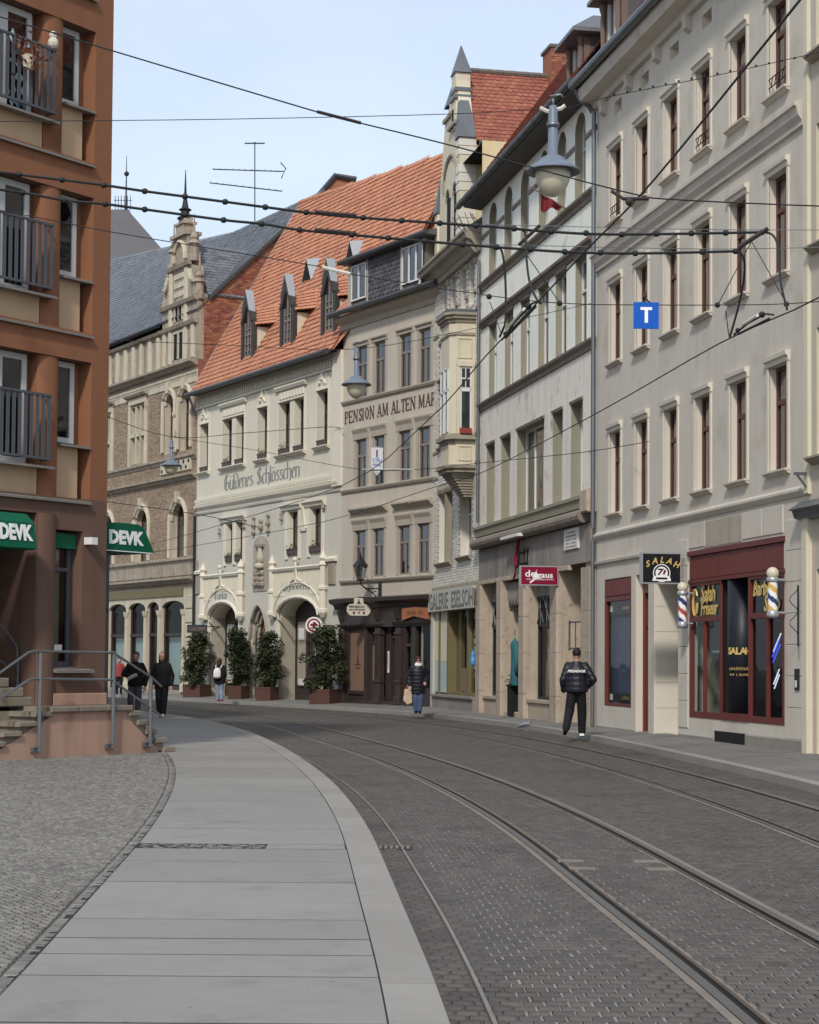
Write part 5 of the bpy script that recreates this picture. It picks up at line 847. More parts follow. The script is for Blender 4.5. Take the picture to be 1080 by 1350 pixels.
# portals
for (x0, x1, o) in ((1.02, 5.25, gpo[0]), (8.13, 12.9, gpo[1])):
    po = part(G, 'portal', M['g_trim'], lambda g: wall(x0+.2, x1-.2, 3.4, 5.15, [(o[0], o[1], 3.3, o[3], .62, 'round')], .08, -.12, g), )
    po.data.materials.append(M['g_trim'])
    def pp(nm, m, fn): q = MB(); fn(q); return q.build(nm, M[m], po)
    pp('archivolt', 'g_trim', lambda g: [g.tube([(x, -.14, z) for x, z in arch(o[0]-.12, o[1]+.12, 3.4, .72)], .07, 6), g.tube([(x, -.13, z) for x, z in arch(o[0]-.35, o[1]+.35, 3.45, 1.22)], .05, 6)])
    pp('tracery', 'g_trim', lambda g: [g.box(x0+.3+q*.16, x0+.36+q*.16, -.155, -.12, 4.55 if abs(x0+.33+q*.16-(o[0]+o[1])/2) < 1.2 else 4.2, 5.1) for q in range(int((x1-x0-.5)/.16))])
    pp('cornice', 'g_trim', lambda g: g.prof([(-.12, 5.12), (-.2, 5.15), (-.24, 5.24), (-.12, 5.3)], x0+.1, x1-.1)); pp('ogee', 'g_trim', lambda g: [g.tube([((x0+x1)/2+s_*.5, -.16, 4.68), ((x0+x1)/2+s_*.15, -.18, 4.8), ((x0+x1)/2, -.2, 5.5)], .045, 5) for s_ in (-1, 1)]+[g.ball(((x0+x1)/2, -.2, 5.55), .1, 6)])
    for x in (x0+.1, x1-.1): pp('pinnacle', 'g_trim', lambda g: [g.lathe([(.08, 0), (.2, .18), (.2, .3), (.14, .34), (.14, 1.0), (.19, 1.04), (.19, 1.14), (.12, 1.18), (.12, 1.9), (.17, 1.95), (.1, 2.1), (.16, 2.2), (.02, 2.5)], 8, (x, -.12, 3.3))])
    MB().ext(outline((o[0], o[1], .12, o[3], .62)), .66, .7).build('portal_frame', M['f_wood'], po) if x0 > 6 else MB().ext(outline((o[0], o[1], .12, o[3], .62)), .66, .7).build('portal_frame', M['g_wood'], po)
    fr_ = pp('shop_window', 'g_wood', lambda g: [g.box(o[0]+.3, o[0]+1.2, .6, .655, .7, 3.3), g.box(o[0]+1.75, o[1]-.6, .58, .655, .15, 2.6)])
    MB().quad((o[0]+.38, .59, .8), (o[0]+1.12, .59, .8), (o[0]+1.12, .59, 3.2), (o[0]+.38, .59, 3.2)).build('pane', M['f_trim'] if x0 > 6 else M['curtain'], fr_); MB().quad((o[0]+1.9, .575, .4), (o[1]-.75, .575, .4), (o[1]-.75, .575, 2.4), (o[0]+1.9, .575, 2.4)).build('pane', mat('door_pane', (48, 50, 54), .1, .2, spec=.6), fr_)
    MB().box(o[0]+.5, o[0]+1.0, .57, .575, 2.5, 2.95).box(o[0]+.5, o[0]+1.0, .57, .575, .75, 1.0).box(o[0]+2.0, o[0]+2.3, .56, .565, 1.9, 2.2).build('paper_notice', M['whitecl'], fr_)
    for x in (o[0], o[1]-.55 if False else o[0]): part(G, 'portal_jamb', M['g_trim'], lambda g: g.box(o[0]-.0, o[0]+.06, .02, .64, .1, 3.4))
    part(G, 'jamb_pilaster', M['g_trim'], lambda g: g.bbox(o[0]-.28, o[0]-.02, -.06, .0, .1, 3.35, .02)); part(G, 'jamb_pilaster', M['g_trim'], lambda g: g.bbox(o[1]+.02, o[1]+.28, -.06, .0, .1, 3.35, .02))
part(G, 'gothic_moulding', M['g_relief'], lambda g: [g.tube([(5.85-e, y, .2)]+[(x, y, z) for x, z in arch(5.85-e, 7.68+e, 2.55, 1.35+e*1.1, 14, 'gothic')][::-1]+[(7.68+e, y, .2)], .07, 6) for e, y in ((0, -.04), (-.16, .12), (-.3, .26))])
part(G, 'gothic_door', M['brownpanel'], lambda g: [g.ext(outline((6.0, 7.55, .12, 3.7, 1.25, 'gothic')), .4, .45)]+[g.box(6.1+q*.2, 6.12+q*.2, .37, .4, .2, 2.6) for q in range(7)])
for x, w_ in ((.05, .75), (13.0, .7)):
    part(G, 'buttress', M['h_stone'], lambda g: g.bbox(x+.05, x+w_-.05, -.06, .0, 4.5, 5.35, .02)); part(G, 'buttress_cap', M['g_trim'], lambda g: g.prof([(0, 5.35), (-.12, 5.36), (-.14, 5.46), (0, 5.55)], x-.05, x+w_+.05))
# blackletter with a slanted pen
BL = dict(i=[[(0,.0),(0,.62)]], G=[[(.5,.9),(.15,.95),(0,.6),(.05,.15),(.3,0),(.55,.15),(.55,.45),(.3,.5)],[(.25,.9),(.2,.2)]], u=[[(0,.62),(0,.08),(.2,0),(.34,.12)],[(.36,.62),(.36,.0)]], l=[[(0,.98),(0,.06),(.1,0)]], d=[[(.3,.55),(.02,.5),(.02,.08),(.2,0),(.36,.14),(.36,.6),(.1,.98)]],
 e=[[(.3,.06),(.12,0),(0,.14),(0,.5),(.18,.62),(.3,.5),(.06,.3)]], n=[[(0,0),(0,.62)],[(.04,.54),(.2,.62),(.36,.5),(.36,0)]], s=[[(.3,.56),(.14,.62),(.02,.48),(.3,.2),(.26,.06),(.1,0),(0,.08)]], S=[[(.55,.85),(.3,.98),(.05,.8),(.12,.58),(.5,.4),(.52,.12),(.25,0),(0,.14)],[(.3,.9),(.28,.1)]], c=[[(.28,.56),(.14,.62),(0,.5),(0,.1),(.14,0),(.28,.06)]], h=[[(0,0),(0,.98)],[(.04,.54),(.2,.62),(.36,.5),(.36,.05),(.26,-.15)]],
 o=[[(.16,.62),(0,.5),(0,.1),(.18,0),(.34,.12),(.34,.5),(.16,.62)]], C=[[(.5,.85),(.25,.98),(.02,.7),(.02,.2),(.25,0),(.5,.12)],[(.25,.85),(.25,.2)]], t=[[(.05,.8),(.05,.06),(.18,0)],[(-.06,.6),(.2,.6)]], r=[[(0,0),(0,.62)],[(.04,.54),(.2,.62)]], f=[[(.05,-.1),(.05,.9),(.25,.98)],[(-.06,.6),(.2,.6)]])
BA = dict(G=.72, u=.5, l=.2, d=.5, e=.44, n=.5, s=.44, S=.7, c=.42, h=.52, o=.5, C=.66, t=.32, r=.34, i=.18)
def blackletter(txt, x, z, h, w, parent, m, y=-.006, curve_=None):
    g = []
    for c in txt:
        if c == ' ': x += .4*w; continue
        for pl in BL[c]: g.append([(x+a*w, z+b_*h+(curve_(x) if curve_ else 0)) for a, b_ in pl])
        if c == 'u' and txt[0] == 'G' and x < 5: g += [[(x+.05*w, z+.8*h), (x+.06*w, z+.84*h)], [(x+.3*w, z+.8*h), (x+.31*w, z+.84*h)]]
        if c == 'o' and len(txt) > 12: g += [[(x+.02*w, z+.8*h), (x+.03*w, z+.84*h)], [(x+.26*w, z+.8*h), (x+.27*w, z+.84*h)]]
        x += BA[c]*w
    strokes(g, (.075*w, .022*h), m, parent, (0, y, 0)); return x
blackletter('Guldenes Schlosschen', 3.1, 8.74, .66, .80, G.root, M['text_grey'])
blackletter('Contor', 2.45, 4.22, .36, .5, G.root, M['text_grey'], -.128); blackletter('Schneiderei', 9.05, 4.28, .38, .56, G.root, M['text_grey'], -.128, lambda x: .14-.12*((x-10.5)/1.6)**2)
# big tiled roof with a raking ridge, dormers
GE, YE = 13.05, -.42; gs = math.atan2(22.0-GE, 4.74-YE)
wR = lambda x: 4.74+(4.2-4.74)*x/LG; hR = lambda x: 22.0+(20.75-22.0)*x/LG
roof = MB().poly([(.06, YE, GE), (LG, YE, GE), (LG+2.4, 1.5, GE+1.92*math.tan(gs)), (LG+2.4, 4.1, 20.55), (.06, 4.74, 22.0)]).quad((0, 4.74, 22.0), (LG, 4.2, 20.75), (LG, 9, 14), (0, 9, 14)).build('roof', M['tile'], G.root)
gs = math.atan2(22.0-GE, 4.74-YE); GV = Vector((0, math.cos(gs), math.sin(gs))); GN = Vector((0, -math.sin(gs), math.cos(gs))); smax = math.hypot(22.0-GE, 4.74-YE); slp = smax
tm = tiles_mesh((0, YE, GE+.03), (1, 0, 0), GV, GN, int(smax/.25), lambda v: (.1, (LG if v < slp*.25 else LG+2.4) if v < slp*.86 else LG*max(0., (smax-v)/(smax*.14))), .22, .25, .05, 1.2)
tm.build('roof_tile', M['tile'], roof, kind='stuff')
part(G, 'ridge_tile', M['tile'], lambda g: [g.tube([(q*.5, wR(q*.5), hR(q*.5)+.03), (q*.5+.49, wR(q*.5), hR(q*.5)+.04)], .12, 7) for q in range(28)])
part(G, 'verge_flashing', M['alu'], lambda g: g.add([(-.02, YE, GE+.07), (.28, YE, GE+.07), (.28, 4.74, 22.07), (-.02, 4.74, 22.07)], [(0, 1, 2, 3)]))
part(G, 'gutter', M['gutter'], lambda g: g.tube([(-.1, YE-.1, GE+.02), (LG-.3, YE-.1, GE+.0)], .11, 8)); part(G, 'soffit', M['f_wood'], lambda g: g.quad((0, YE, GE-.02), (LG-.3, YE, GE-.02), (LG-.3, 0.01, GE+.03), (0, 0.01, GE+.03)))
part(G, 'downpipe', M['zinc'], lambda g: g.tube([(.25, YE-.1, GE-.05), (.25, -.35, 12.6), (.05, -.1, 12.2)], .055, 8)); part(G, 'downpipe', M['iron'], lambda g: g.tube([(.04, -.1, 7.9), (.04, -.1, .3)], .06, 8))
onroof = lambda v: (YE+GV.y*v, GE+GV.z*v)
for k, (px_, py_) in enumerate(((327, 473), (379, 456), (434, 440))):
    # find where the sight line meets the roof plane, to seat each dormer on the slope
    d_ = _f+_r*((px_-PCX)/FPX)-_u*((py_-PCY)/FPX); n3 = (G.d*0-G.n*-1*(-math.sin(gs))) ; nw = G.n*math.sin(gs)+Vector((0, 0, math.cos(gs)))
    p0 = G.W(0, YE, GE); t_ = (p0-Vector((0, 0, CAMH))).dot(nw)/d_.dot(nw); hit = Vector((0, 0, CAMH))+d_*t_; sx = (hit-G.A).dot(G.d); hz = hit.z; yy = (hz-GE)/math.tan(gs)+YE
    w_ = .62; dm = MB().box(sx-w_, sx-w_+.2, yy-.06, yy+.12, hz-.06, hz+1.55).box(sx+w_-.2, sx+w_, yy-.06, yy+.12, hz-.06, hz+1.55).build('dormer', M['dormer_wood'], G.root)
    def dpart(nm, m, fn): q = MB(); fn(q); return q.build(nm, M[m], dm)
    zt = hz+1.5; dpart('dormer_gable', 'dormer_wood', lambda g: g.ext([(sx-w_, zt), (sx-w_+.2, zt), (sx, zt+.7), (sx+w_-.2, zt), (sx+w_, zt), (sx, zt+1.25)], yy-.1, yy+.1))
    dpart('dormer_capping', 'alu', lambda g: [g.add([(sx+s_*.42, yy-.16, zt+.42), (sx, yy-.16, zt+1.34), (sx, yy+.2, zt+1.34), (sx+s_*.44, yy+.12, zt+.38)], [(0, 1, 2, 3)]) for s_ in (-1, 1)])
    wn = dpart('window', 'f_frame', lambda g: [g.box(sx-.03, sx+.03, yy-.02, yy+.05, hz, zt+.5), g.box(sx-.3, sx+.3, yy-.02, yy+.05, hz+.95, hz+1.02), g.box(sx-.32, sx-.27, yy-.02, yy+.05, hz, zt), g.box(sx+.27, sx+.32, yy-.02, yy+.05, hz, zt), g.box(sx-.3, sx+.3, yy-.02, yy+.05, hz, hz+.06)]+[g.box(sx-.3, sx+.3, yy-.015, yy+.04, hz+.3*q, hz+.3*q+.025) for q in (1, 2, 4)])
    MB().poly([(sx-.3, yy+.03, hz), (sx+.3, yy+.03, hz), (sx+.3, yy+.03, zt), (sx, yy+.03, zt+.65), (sx-.3, yy+.03, zt)]).build('pane', mat('dormer_pane', (60, 64, 70), .08, .1, spec=.7), wn)
    yb = lambda z: (z-GE)/math.tan(gs)+YE
    dpart('dormer_cheek', 'e_trim', lambda g: [g.poly([(sx+s_*w_*.96, yy+.1, hz+.1), (sx+s_*w_*.96, yy+.1, zt-.25), (sx+s_*w_*.96, yb(zt-.25), zt-.25)]) for s_ in (-1, 1)])
    dr_ = dpart('dormer_roof', 'tile', lambda g: [g.quad((sx+s_*w_*1.15, yy+.0, zt-.2), (sx, yy+.0, zt+.5), (sx, yb(zt+.9), zt+.9), (sx+s_*w_*1.7, yb(zt-.1), zt-.1)) for s_ in (-1, 1)])
    for s_ in (-1, 1):
        A0 = Vector((sx+s_*w_*1.2, yy+.02, zt-.2)); A1 = Vector((sx, yy+.02, zt+.5)); B0 = Vector((sx+s_*w_*1.75, yb(zt-.1), zt-.1)); tl = MB(); rows = 6
        for r in range(rows):
            for c in range(6):
                q = lambda a, b_: (A0.lerp(A1, a)).lerp(B0.lerp(Vector((sx, yb(zt+.9), zt+.9)), a), b_)+Vector((0, 0, .03*(1-(a*rows-r))))
                tl.quad(q(r/rows, c/6+.01), q(r/rows, (c+1)/6-.01), q((r+1)/rows, (c+1)/6-.01), q((r+1)/rows, c/6+.01))
        tl.build('roof_tile', M['tile'], dr_, kind='stuff')
for k, (px_, py_) in enumerate(((405, 372), (462, 350))):       # lead-covered roof hatches
    d_ = _f+_r*((px_-PCX)/FPX)-_u*((py_-PCY)/FPX); t_ = (p0-Vector((0, 0, CAMH))).dot(nw)/d_.dot(nw); hit = Vector((0, 0, CAMH))+d_*t_; sx = (hit-G.A).dot(G.d); hz = hit.z; yy = (hz-GE)/math.tan(gs)+YE
    ht = MB().add([(sx-.45, yy-.05, hz), (sx+.45, yy-.05, hz), (sx, yy-.05, hz+.95), (sx+.1, yb(hz+1.05), hz+1.05), (sx-.75, yb(hz+.3), hz+.3), (sx+.75, yb(hz+.3), hz+.3)], [(1, 2, 3, 5), (0, 2, 3, 4)]).build('roof_hatch', M['alu'], G.root)
    MB().poly([(sx-.42, yy-.04, hz+.02), (sx+.42, yy-.04, hz+.02), (sx, yy-.04, hz+.9)]).build('hatch_front', M['dark'], ht)
# ================================================================== sooty stone and brick house with pinnacled gable
Hb = Bld(P_H0, P_GH, 'townhouse', 'sooty sandstone and brick house with pinnacled gable and slate roof', 'house')
LH = Hb.L; dH = Hb.d
hops = [(6.3, 7.32, 10.85, 13.55, .5, 'round', .3), (8.05, 9.1, 10.85, 13.55, .5, 'round', .3), (2.2, 4.0, 10.75, 13.4, 0, 0, .28), (-1.6, -.2, 10.75, 13.4, 0, 0, .28),
        (7.2, 8.72, 6.1, 8.6, .76, 'round', .35), (2.95, 4.45, 6.1, 8.6, .75, 'round', .35), (-1.4, .1, 6.1, 8.6, .75, 'round', .35)]
hsh = [(2.2, 4.25, .35, 4.3, .3, 'round', .2), (4.5, 5.85, .35, 4.3, .3, 'round', .2), (6.2, 8.7, .35, 4.3, .3, 'round', .2), (-.3, 1.9, .35, 4.3, .3, 'round', .2)]
wall(-14, LH, 4.9, 14.6, hops).build('wall', [M['h_brick'], M['h_trim']], Hb.root); wall(-14, LH, .1, 4.9, hsh).build('wall', [M['h_trim'], M['h_trim']], Hb.root)
shell(Hb, -13.99, LH-.03, 16.9, 9, M['brick_r'])
brick_field(-2, LH-.02, 6.2, 14.3, .26, .085, -.008, .012, .012, clear_of(hops, .25)).build('brick', M['h_brick'], Hb.root, kind='stuff')
for o in hops:
    if len(o) > 4 and o[4]:
        w = window(Hb, o[0], o[1], o[2], o[3], .28, M['g_wood'] if o[2] < 8 else M['brown_wood'], mull=1, trans=.64, rise=o[4], fr=.09, bar=.08, curtain='full' if o[2] < 8 else None)
        e = .18; part(Hb, 'arch_surround', M['h_trim'], lambda g: [g.tube([(o[0]-e, -.03, o[2]+.1), (o[0]-e, -.03, o[3]-o[4])]+[(x, -.03, z) for x, z in arch(o[0]-e, o[1]+e, o[3]-o[4], o[4]+e, 12)][::-1]+[(o[1]+e, -.03, o[2]+.1)], .10, 6), g.tube([(x, .02, z) for x, z in arch(o[0]-.02, o[1]+.02, o[3]-o[4], o[4]+.02, 12)], .08, 6)]); part(Hb, 'keystone', M['h_trim'], lambda g: g.ext([((o[0]+o[1])/2-.1, o[3]), ((o[0]+o[1])/2+.1, o[3]), ((o[0]+o[1])/2+.16, o[3]+.5), ((o[0]+o[1])/2-.16, o[3]+.5)], -.16, 0))
    else:
        window(Hb, o[0], o[1], o[2], o[3], .26, M['g_wood'], mull=2, trans=.6, fr=.06, curtain='full'); part(Hb, 'stone_cross', M['h_trim'], lambda g: [g.box(o[0]+.55, o[0]+.68, -.02, .25, o[2], o[3]), g.box(o[0]+1.12, o[0]+1.25, -.02, .25, o[2], o[3]), g.box(o[0], o[1], -.02, .25, 12.0, 12.15)])
        part(Hb, 'window_surround', M['h_trim'], lambda g: [g.bbox(o[0]-.22, o[0], -.08, .02, o[2]-.1, o[3]+.1, .02), g.bbox(o[1], o[1]+.22, -.08, .02, o[2]-.1, o[3]+.1, .02), g.bbox(o[0]-.22, o[1]+.22, -.08, .02, o[3]+.1, o[3]+.4, .02)]); part(Hb, 'window_hood', M['h_stone'], lambda g: g.prof([(0, 13.8), (-.2, 13.85), (-.26, 13.95), (0, 14.05)], o[0]-.4, o[1]+.4))
part(Hb, 'half_column', M['h_trim'], lambda g: g.lathe([(.14, 0), (.14, .12), (.1, .16), (.1, 1.5), (.17, 1.62), (.17, 1.75)], 8, (7.69, -.08, 10.85)))
part(Hb, 'parapet_panel', M['h_trim'], lambda g: g.bbox(6.0, 9.4, -.08, .0, 9.95, 10.5, .02)); part(Hb, 'pierced_quatrefoil', M['dark'], lambda g: [g.lathe([(.001, 0), (.11, 0)], 8, (0, 0, 0)) for q in range(0)]+[g.ext([(6.2+q*.27+.1*math.cos(a), 10.1+.25*(q % 2)+.1*math.sin(a)) for a in [k*math.pi/3 for k in range(6)]], -.085, -.07) for q in range(12)])
for z, d_, m_ in ((10.55, .16, 'h_stone'), (9.7, .26, 'h_stone'), (6.05, .16, 'h_stone'), (5.2, .32, 'h_stone'), (14.6, .40, 'h_stone'), (14.15, .1, 'h_trim')): cornice(Hb, [(0, z-.18), (-d_*.3, z-.16), (-d_*.6, z-.06), (-d_, z), (-d_, z+.09), (0, z+.14)], -3, LH, M[m_])
part(Hb, 'stone_band', M['h_trim'], lambda g: g.box(-3, LH, -.04, 0, 13.75, 13.98))
x = -1.9
while x < LH-.5: obj('ashlar_block', shared(('ashlar_block', 'h'), lambda: MB().bbox(0, 1.18, -.05, .0, 0, .6, .03), M['h_stone']), Hb.root, (x, 0, 5.36)); x += 1.22
part(Hb, 'fascia', M['ochre'], lambda g: g.box(-3, LH-1.3, -.06, 0, 4.5, 4.85))
for x in (-.5, 2.05, 4.36, 6.0, 8.75): part(Hb, 'shop_pier', M['h_trim'], lambda g: [g.lathe([(.16, 0), (.16, .3), (.1, .36), (.09, 3.3), (.14, 3.4), (.18, 3.6)], 8, (x, -.03, .3))])
for k in range(7): obj('ashlar_block', shared(('ashlar_block', 'q'), lambda: MB().bbox(0, .95, -.06, .0, 0, .58, .03), M['h_trim']), Hb.root, (LH-1.0, 0, .2+k*.62))
for o in hsh:
    f_ = part(Hb, 'shop_window', M['f_wood'], lambda g: [g.box(o[0], o[0]+.12,   .12, .2, .35, 4.1), g.box(o[1]-.1, o[1], .12, .2, .35, 4.1), g.box(o[0], o[1], .1, .2, 2.75, 2.88), g.box(o[0], o[1], .12, .2, .35, .55)])
    MB().quad((o[0], .17, .4), (o[1], .17, .4), (o[1], .17, 4.3), (o[0], .17, 4.3)).build('pane', M['shopglass'], f_); MB().quad((o[0]+.1, .34, .6), (o[1]-.5, .34, .6), (o[1]-.5, .34, 2.7), (o[0]+.1, .34, 2.7)).build('display', M['shop_teal'], f_) if o[1]-o[0] > 1.5 else None
part(Hb, 'stall_riser', M['h_stone'], lambda g: g.bbox(-3, LH, -.05, .4, .1, .36, .02))
# attic parapet with pilasters, stepped gable
part(Hb, 'attic', M['h_stone'], lambda g: g.box(-3, 6.0, -.02, .5, 14.7, 16.3)); cornice(Hb, [(0, 16.25), (-.2, 16.3), (-.28, 16.42), (0, 16.5)], -3, 6.1, M['h_stone'])
for q in range(9): part(Hb, 'attic_pilaster', M['h_trim'], lambda g: g.bbox(-2.6+q*1.0, -2.25+q*1.0, -.12, 0, 14.75, 16.25, .02))
gb = MB().ext([(6.0, 14.7), (LH-.02, 14.7), (LH-.02, 17.3), (9.6, 17.7), (9.2, 18.9), (8.9, 19.1), (8.7, 20.4), (7.2, 20.4), (7.0, 19.1), (6.7, 18.9), (6.4, 17.7), (6.0, 17.3)], -.05, .5).build('gable', M['h_stone'], Hb.root)
def hpart(nm, m, fn): q = MB(); fn(q); return q.build(nm, M[m], gb)
for z in (16.4, 17.4, 19.05): hpart('coping', 'h_stone', lambda g: g.prof([(-.05, z-.15), (-.2, z-.1), (-.26, z+.05), (-.05, z+.14)], 5.9 if z < 18 else 6.7, LH+.02 if z < 18 else 9.2))
hpart('gable_cap', 'h_stone', lambda g: [g.box(7.1, 8.8, -.22, .6, 20.35, 20.5), g.box(7.5, 8.4, -.1, .45, 20.5, 20.9), g.box(7.4, 8.5, -.16, .5, 20.9, 21.0), g.box(7.62, 8.28, -.02, .36, 21.0, 21.35)]); hpart('pinnacle', 'iron', lambda g: g.lathe([(.38, 0), (.3, .08), (.22, .1), (.2, .35), (.3, .4), (.16, .5), (.07, 1.0), (.015, 2.2)], 8, (7.95, .15, 21.2)))
for x, z in ((6.15, 17.5), (9.75, 17.3), (6.85, 19.1), (9.1, 19.1)): hpart('pinnacle', 'h_stone', lambda g: g.lathe([(.26, 0), (.26, .25), (.18, .3), (.18, .7), (.28, .78), (.14, .95), (.2, 1.05), (.06, 1.3), (.02, 2.1)], 8, (x, .1, z)))
for x in (6.3, 7.0, 8.7, 9.5): hpart('gable_pilaster', 'h_trim', lambda g: g.bbox(x-.16, x+.16, -.14, -.04, 14.8, 16.3 if x < 6.5 or x > 9.2 else 18.9, .03))
for x0, x1, z0, z1 in ((7.35, 7.8, 14.95, 16.1), (7.95, 8.4, 14.95, 16.1), (7.5, 7.82, 16.65, 17.3), (7.92, 8.25, 16.65, 17.3)): hpart('gable_window', 'dark', lambda g: g.quad((x0, -.055, z0), (x1, -.055, z0), (x1, -.055, z1), (x0, -.055, z1))); hpart('window_surround', 'h_trim', lambda g: [g.box(x0-.1, x0, -.1, -.04, z0, z1), g.box(x1, x1+.1, -.1, -.04, z0, z1), g.box(x0-.1, x1+.1, -.1, -.04, z1, z1+.14)])
hpart('shell_niche', 'h_trim', lambda g: [g.tube([(x, -.1, z) for x, z in arch(7.3, 8.6, 19.3, .85)], .1, 6)]); hpart('volute', 'h_trim', lambda g: [g.tube([(9.15+.1*q, -.12, 18.7-.28*q+.04*q*q) for q in range(5)], .12, 6), g.tube([(6.75-.1*q, -.12, 18.7-.28*q+.04*q*q) for q in range(5)], .12, 6)]); hpart('panel', 'h_trim', lambda g: [g.bbox(7.35, 8.55, -.09, -.04, 17.7+q*.4, 17.95+q*.4, .02) for q in range(3)])
# slate roofs
ZH = 16.9; YR = 6.0; ZT = 22.75; hs_ = math.atan2(ZT-ZH, YR); SV = Vector((0, math.cos(hs_), math.sin(hs_))); SN = Vector((0, -math.sin(hs_), math.cos(hs_)))
lift_ = lambda x, y: max(0., -x)*.098*max(0., y+.1)/6.1              # the ridge climbs a little towards the far end
q4 = lambda x, y, z: (x, y, z+lift_(x, y))
roof = MB()
for xa_, xb_ in ((-22, -11), (-11, 0), (0, LH+.05)): roof.quad(q4(xa_, -.1, ZH-.1), q4(xb_, -.1, ZH-.1), q4(xb_, YR, ZT), q4(xa_, YR, ZT)).quad(q4(xa_, YR, ZT), q4(xb_, YR, ZT), (xb_, 12, 16.9), (xa_, 12, 16.9))
roof = roof.build('roof', M['slate'], Hb.root)
tm = tiles_mesh((0, -.1, ZH-.06), (1, 0, 0), SV, SN, 43, lambda v: (-18, LH+.02), .28, .20, .03, 1.25); tm.v = [q4(*p) for p in tm.v]; tm.build('roof_slate', M['slate'], roof, kind='stuff')
cg = MB().quad((7.95, .4, 20.15), (7.95, 4.5, 20.15), (10.0, 4.5, 17.5), (10.0, .4, 17.5)).quad((7.95, .4, 20.15), (7.95, 4.5, 20.15), (5.9, 4.5, 17.5), (5.9, .4, 17.5)).build('cross_roof', M['slate'], Hb.root)
ca = math.atan2(2.6, 2.05); tiles_mesh((10.0, .42, 17.53), (0, 1, 0), (-math.cos(ca), 0, math.sin(ca)), (math.sin(ca), 0, math.cos(ca)), 17, lambda v: (0, 3.6), .26, .19, .022, 1.25).build('roof_slate', M['slate'], cg, kind='stuff')
ca = math.pi-ca; tiles_mesh((5.9, .42, 17.53), (0, 1, 0), (math.cos(math.pi-ca), 0, math.sin(ca)), (-math.sin(ca), 0, math.cos(math.pi-ca)), 17, lambda v: (0, 3.6), .26, .19, .022, 1.25).build('roof_slate', M['slate'], cg, kind='stuff')
part(Hb, 'gutter', M['iron'], lambda g: g.tube([(-3, -.25, ZH-.25), (6.0, -.25, ZH-.2)], .1, 6))
gw = MB().poly([(LH+.0, .25, 12.5), (LH+.0, 11, 12.5), (LH+.0, 11, 17.2), (LH+.0, 11, 18), (LH+.0, 6.0, 22.7), (LH+.0, .55, 17.4), (LH+.0, .25, 17.4)]).build('side_wall', M['mortar_d'], Hb.root)
top_ = lambda y: 17.35 if y < .6 else (17.4+(y-.55)*.97 if y < 6.0 else 22.6-(y-6)*.83)
brick_field(.25, 7.5, 12.6, 22.6, .26, .085, -.012, .014, .016, lambda cx, cz, a, c, z, e: e < top_(a)-.02 and e < top_(c)-.02).build('brick', M['brick_r'], gw, loc=(LH+.0, 0, 0), rot=(0, 0, R(90)), kind='stuff')
part(Hb, 'verge', M['gutter'], lambda g: g.add([(LH-.1, .4, 17.42), (LH+.16, .4, 17.42), (LH+.16, 6., 22.86), (LH-.1, 6., 22.86), (LH+.16, .4, 17.25), (LH+.16, 6., 22.68)], [(0, 1, 2, 3), (1, 4, 5, 2)]))
# ================================================================== roofs farther back
bk = Bld((-14.5, 100.), (-3.2, 98.), 'house', 'slate roofed house behind the brick gable with tall aerial', 'house')
LB = bk.L
part(bk, 'wall', M['brick_r'], lambda g: g.box(0, LB, 0, 8, 0, 19)); part(bk, 'roof', M['slate'], lambda g: [g.quad((-.3, -.3, 19), (LB, -.3, 19), (LB, 4.5, 26.2), (3.5, 4.5, 24.0)), g.quad((3.5, 4.5, 24.0), (LB, 4.5, 26.2), (LB, 8.5, 19), (0, 8.5, 19))])
an = thing('aerial', 'tall thin television aerial with three antenna bars above slate roof', 'aerial', tuple(pix(336, 300, 99.)))
zb = an.location.z; rel = lambda x, y: tuple(pix(x, y, 99.)-an.location)
MB().tube([rel(336, 300), rel(336, 187)], .03, 5).build('mast', M['iron'], an)
for (xa_, ya_, xb_, yb_) in ((323, 189, 349, 189), (281, 223, 374, 226), (277, 241, 372, 252)):
    MB().tube([rel(xa_, ya_), rel(xb_, yb_)], .03, 4).build('antenna_boom', M['iron'], an); g = MB()
    for q in range(12): p = Vector(rel(xa_, ya_)).lerp(Vector(rel(xb_, yb_)), q/11); g.tube([p+Vector((0, -.18-.01*q, -.05)), p+Vector((0, .18, .12))], .014, 4)
    g.build('antenna_rod', M['iron'], an)
MB().tube([rel(370, 214), rel(377, 222), rel(371, 235)], .03, 4).build('reflector', M['iron'], an)
fh = thing('house', 'dark slate hipped roof with roof rail and finial, far left behind', 'house', (-22, 112, 0), 0)
MB().box(-6, 9, 0, 9, 0, 20).build('wall', M['h_brick'], fh); q = lambda x, y, Y: tuple(pix(x, y, Y)-fh.location)
MB().poly([q(110, 276, 114), q(168, 276, 114), q(224, 340, 111.6), q(110, 385, 111.6)]).poly([q(168, 276, 114), q(224, 340, 111.6), q(214, 360, 121), q(170, 276, 118)]).build('roof', M['slate2'], fh)
MB().tube([q(166, 276, 114), q(167, 205, 114)], .07, 5, r2=.015).ball(q(167, 229, 114), .16, 6).build('finial', M['iron'], fh); g = MB(); [g.tube([q(152+4*k, 277, 114), q(152+4*k, 258, 114)], .02, 4) for k in range(6)]; g.tube([q(150, 264, 114), q(174, 264, 114)], .02, 4); g.build('roof_rail', M['iron'], fh)
rh = thing('house', 'brick chimney block rising behind the ridge of the large red roof', 'house', (-2.5, 88, 0), 0); q = lambda x, y, Y: tuple(pix(x, y, Y)-rh.location)
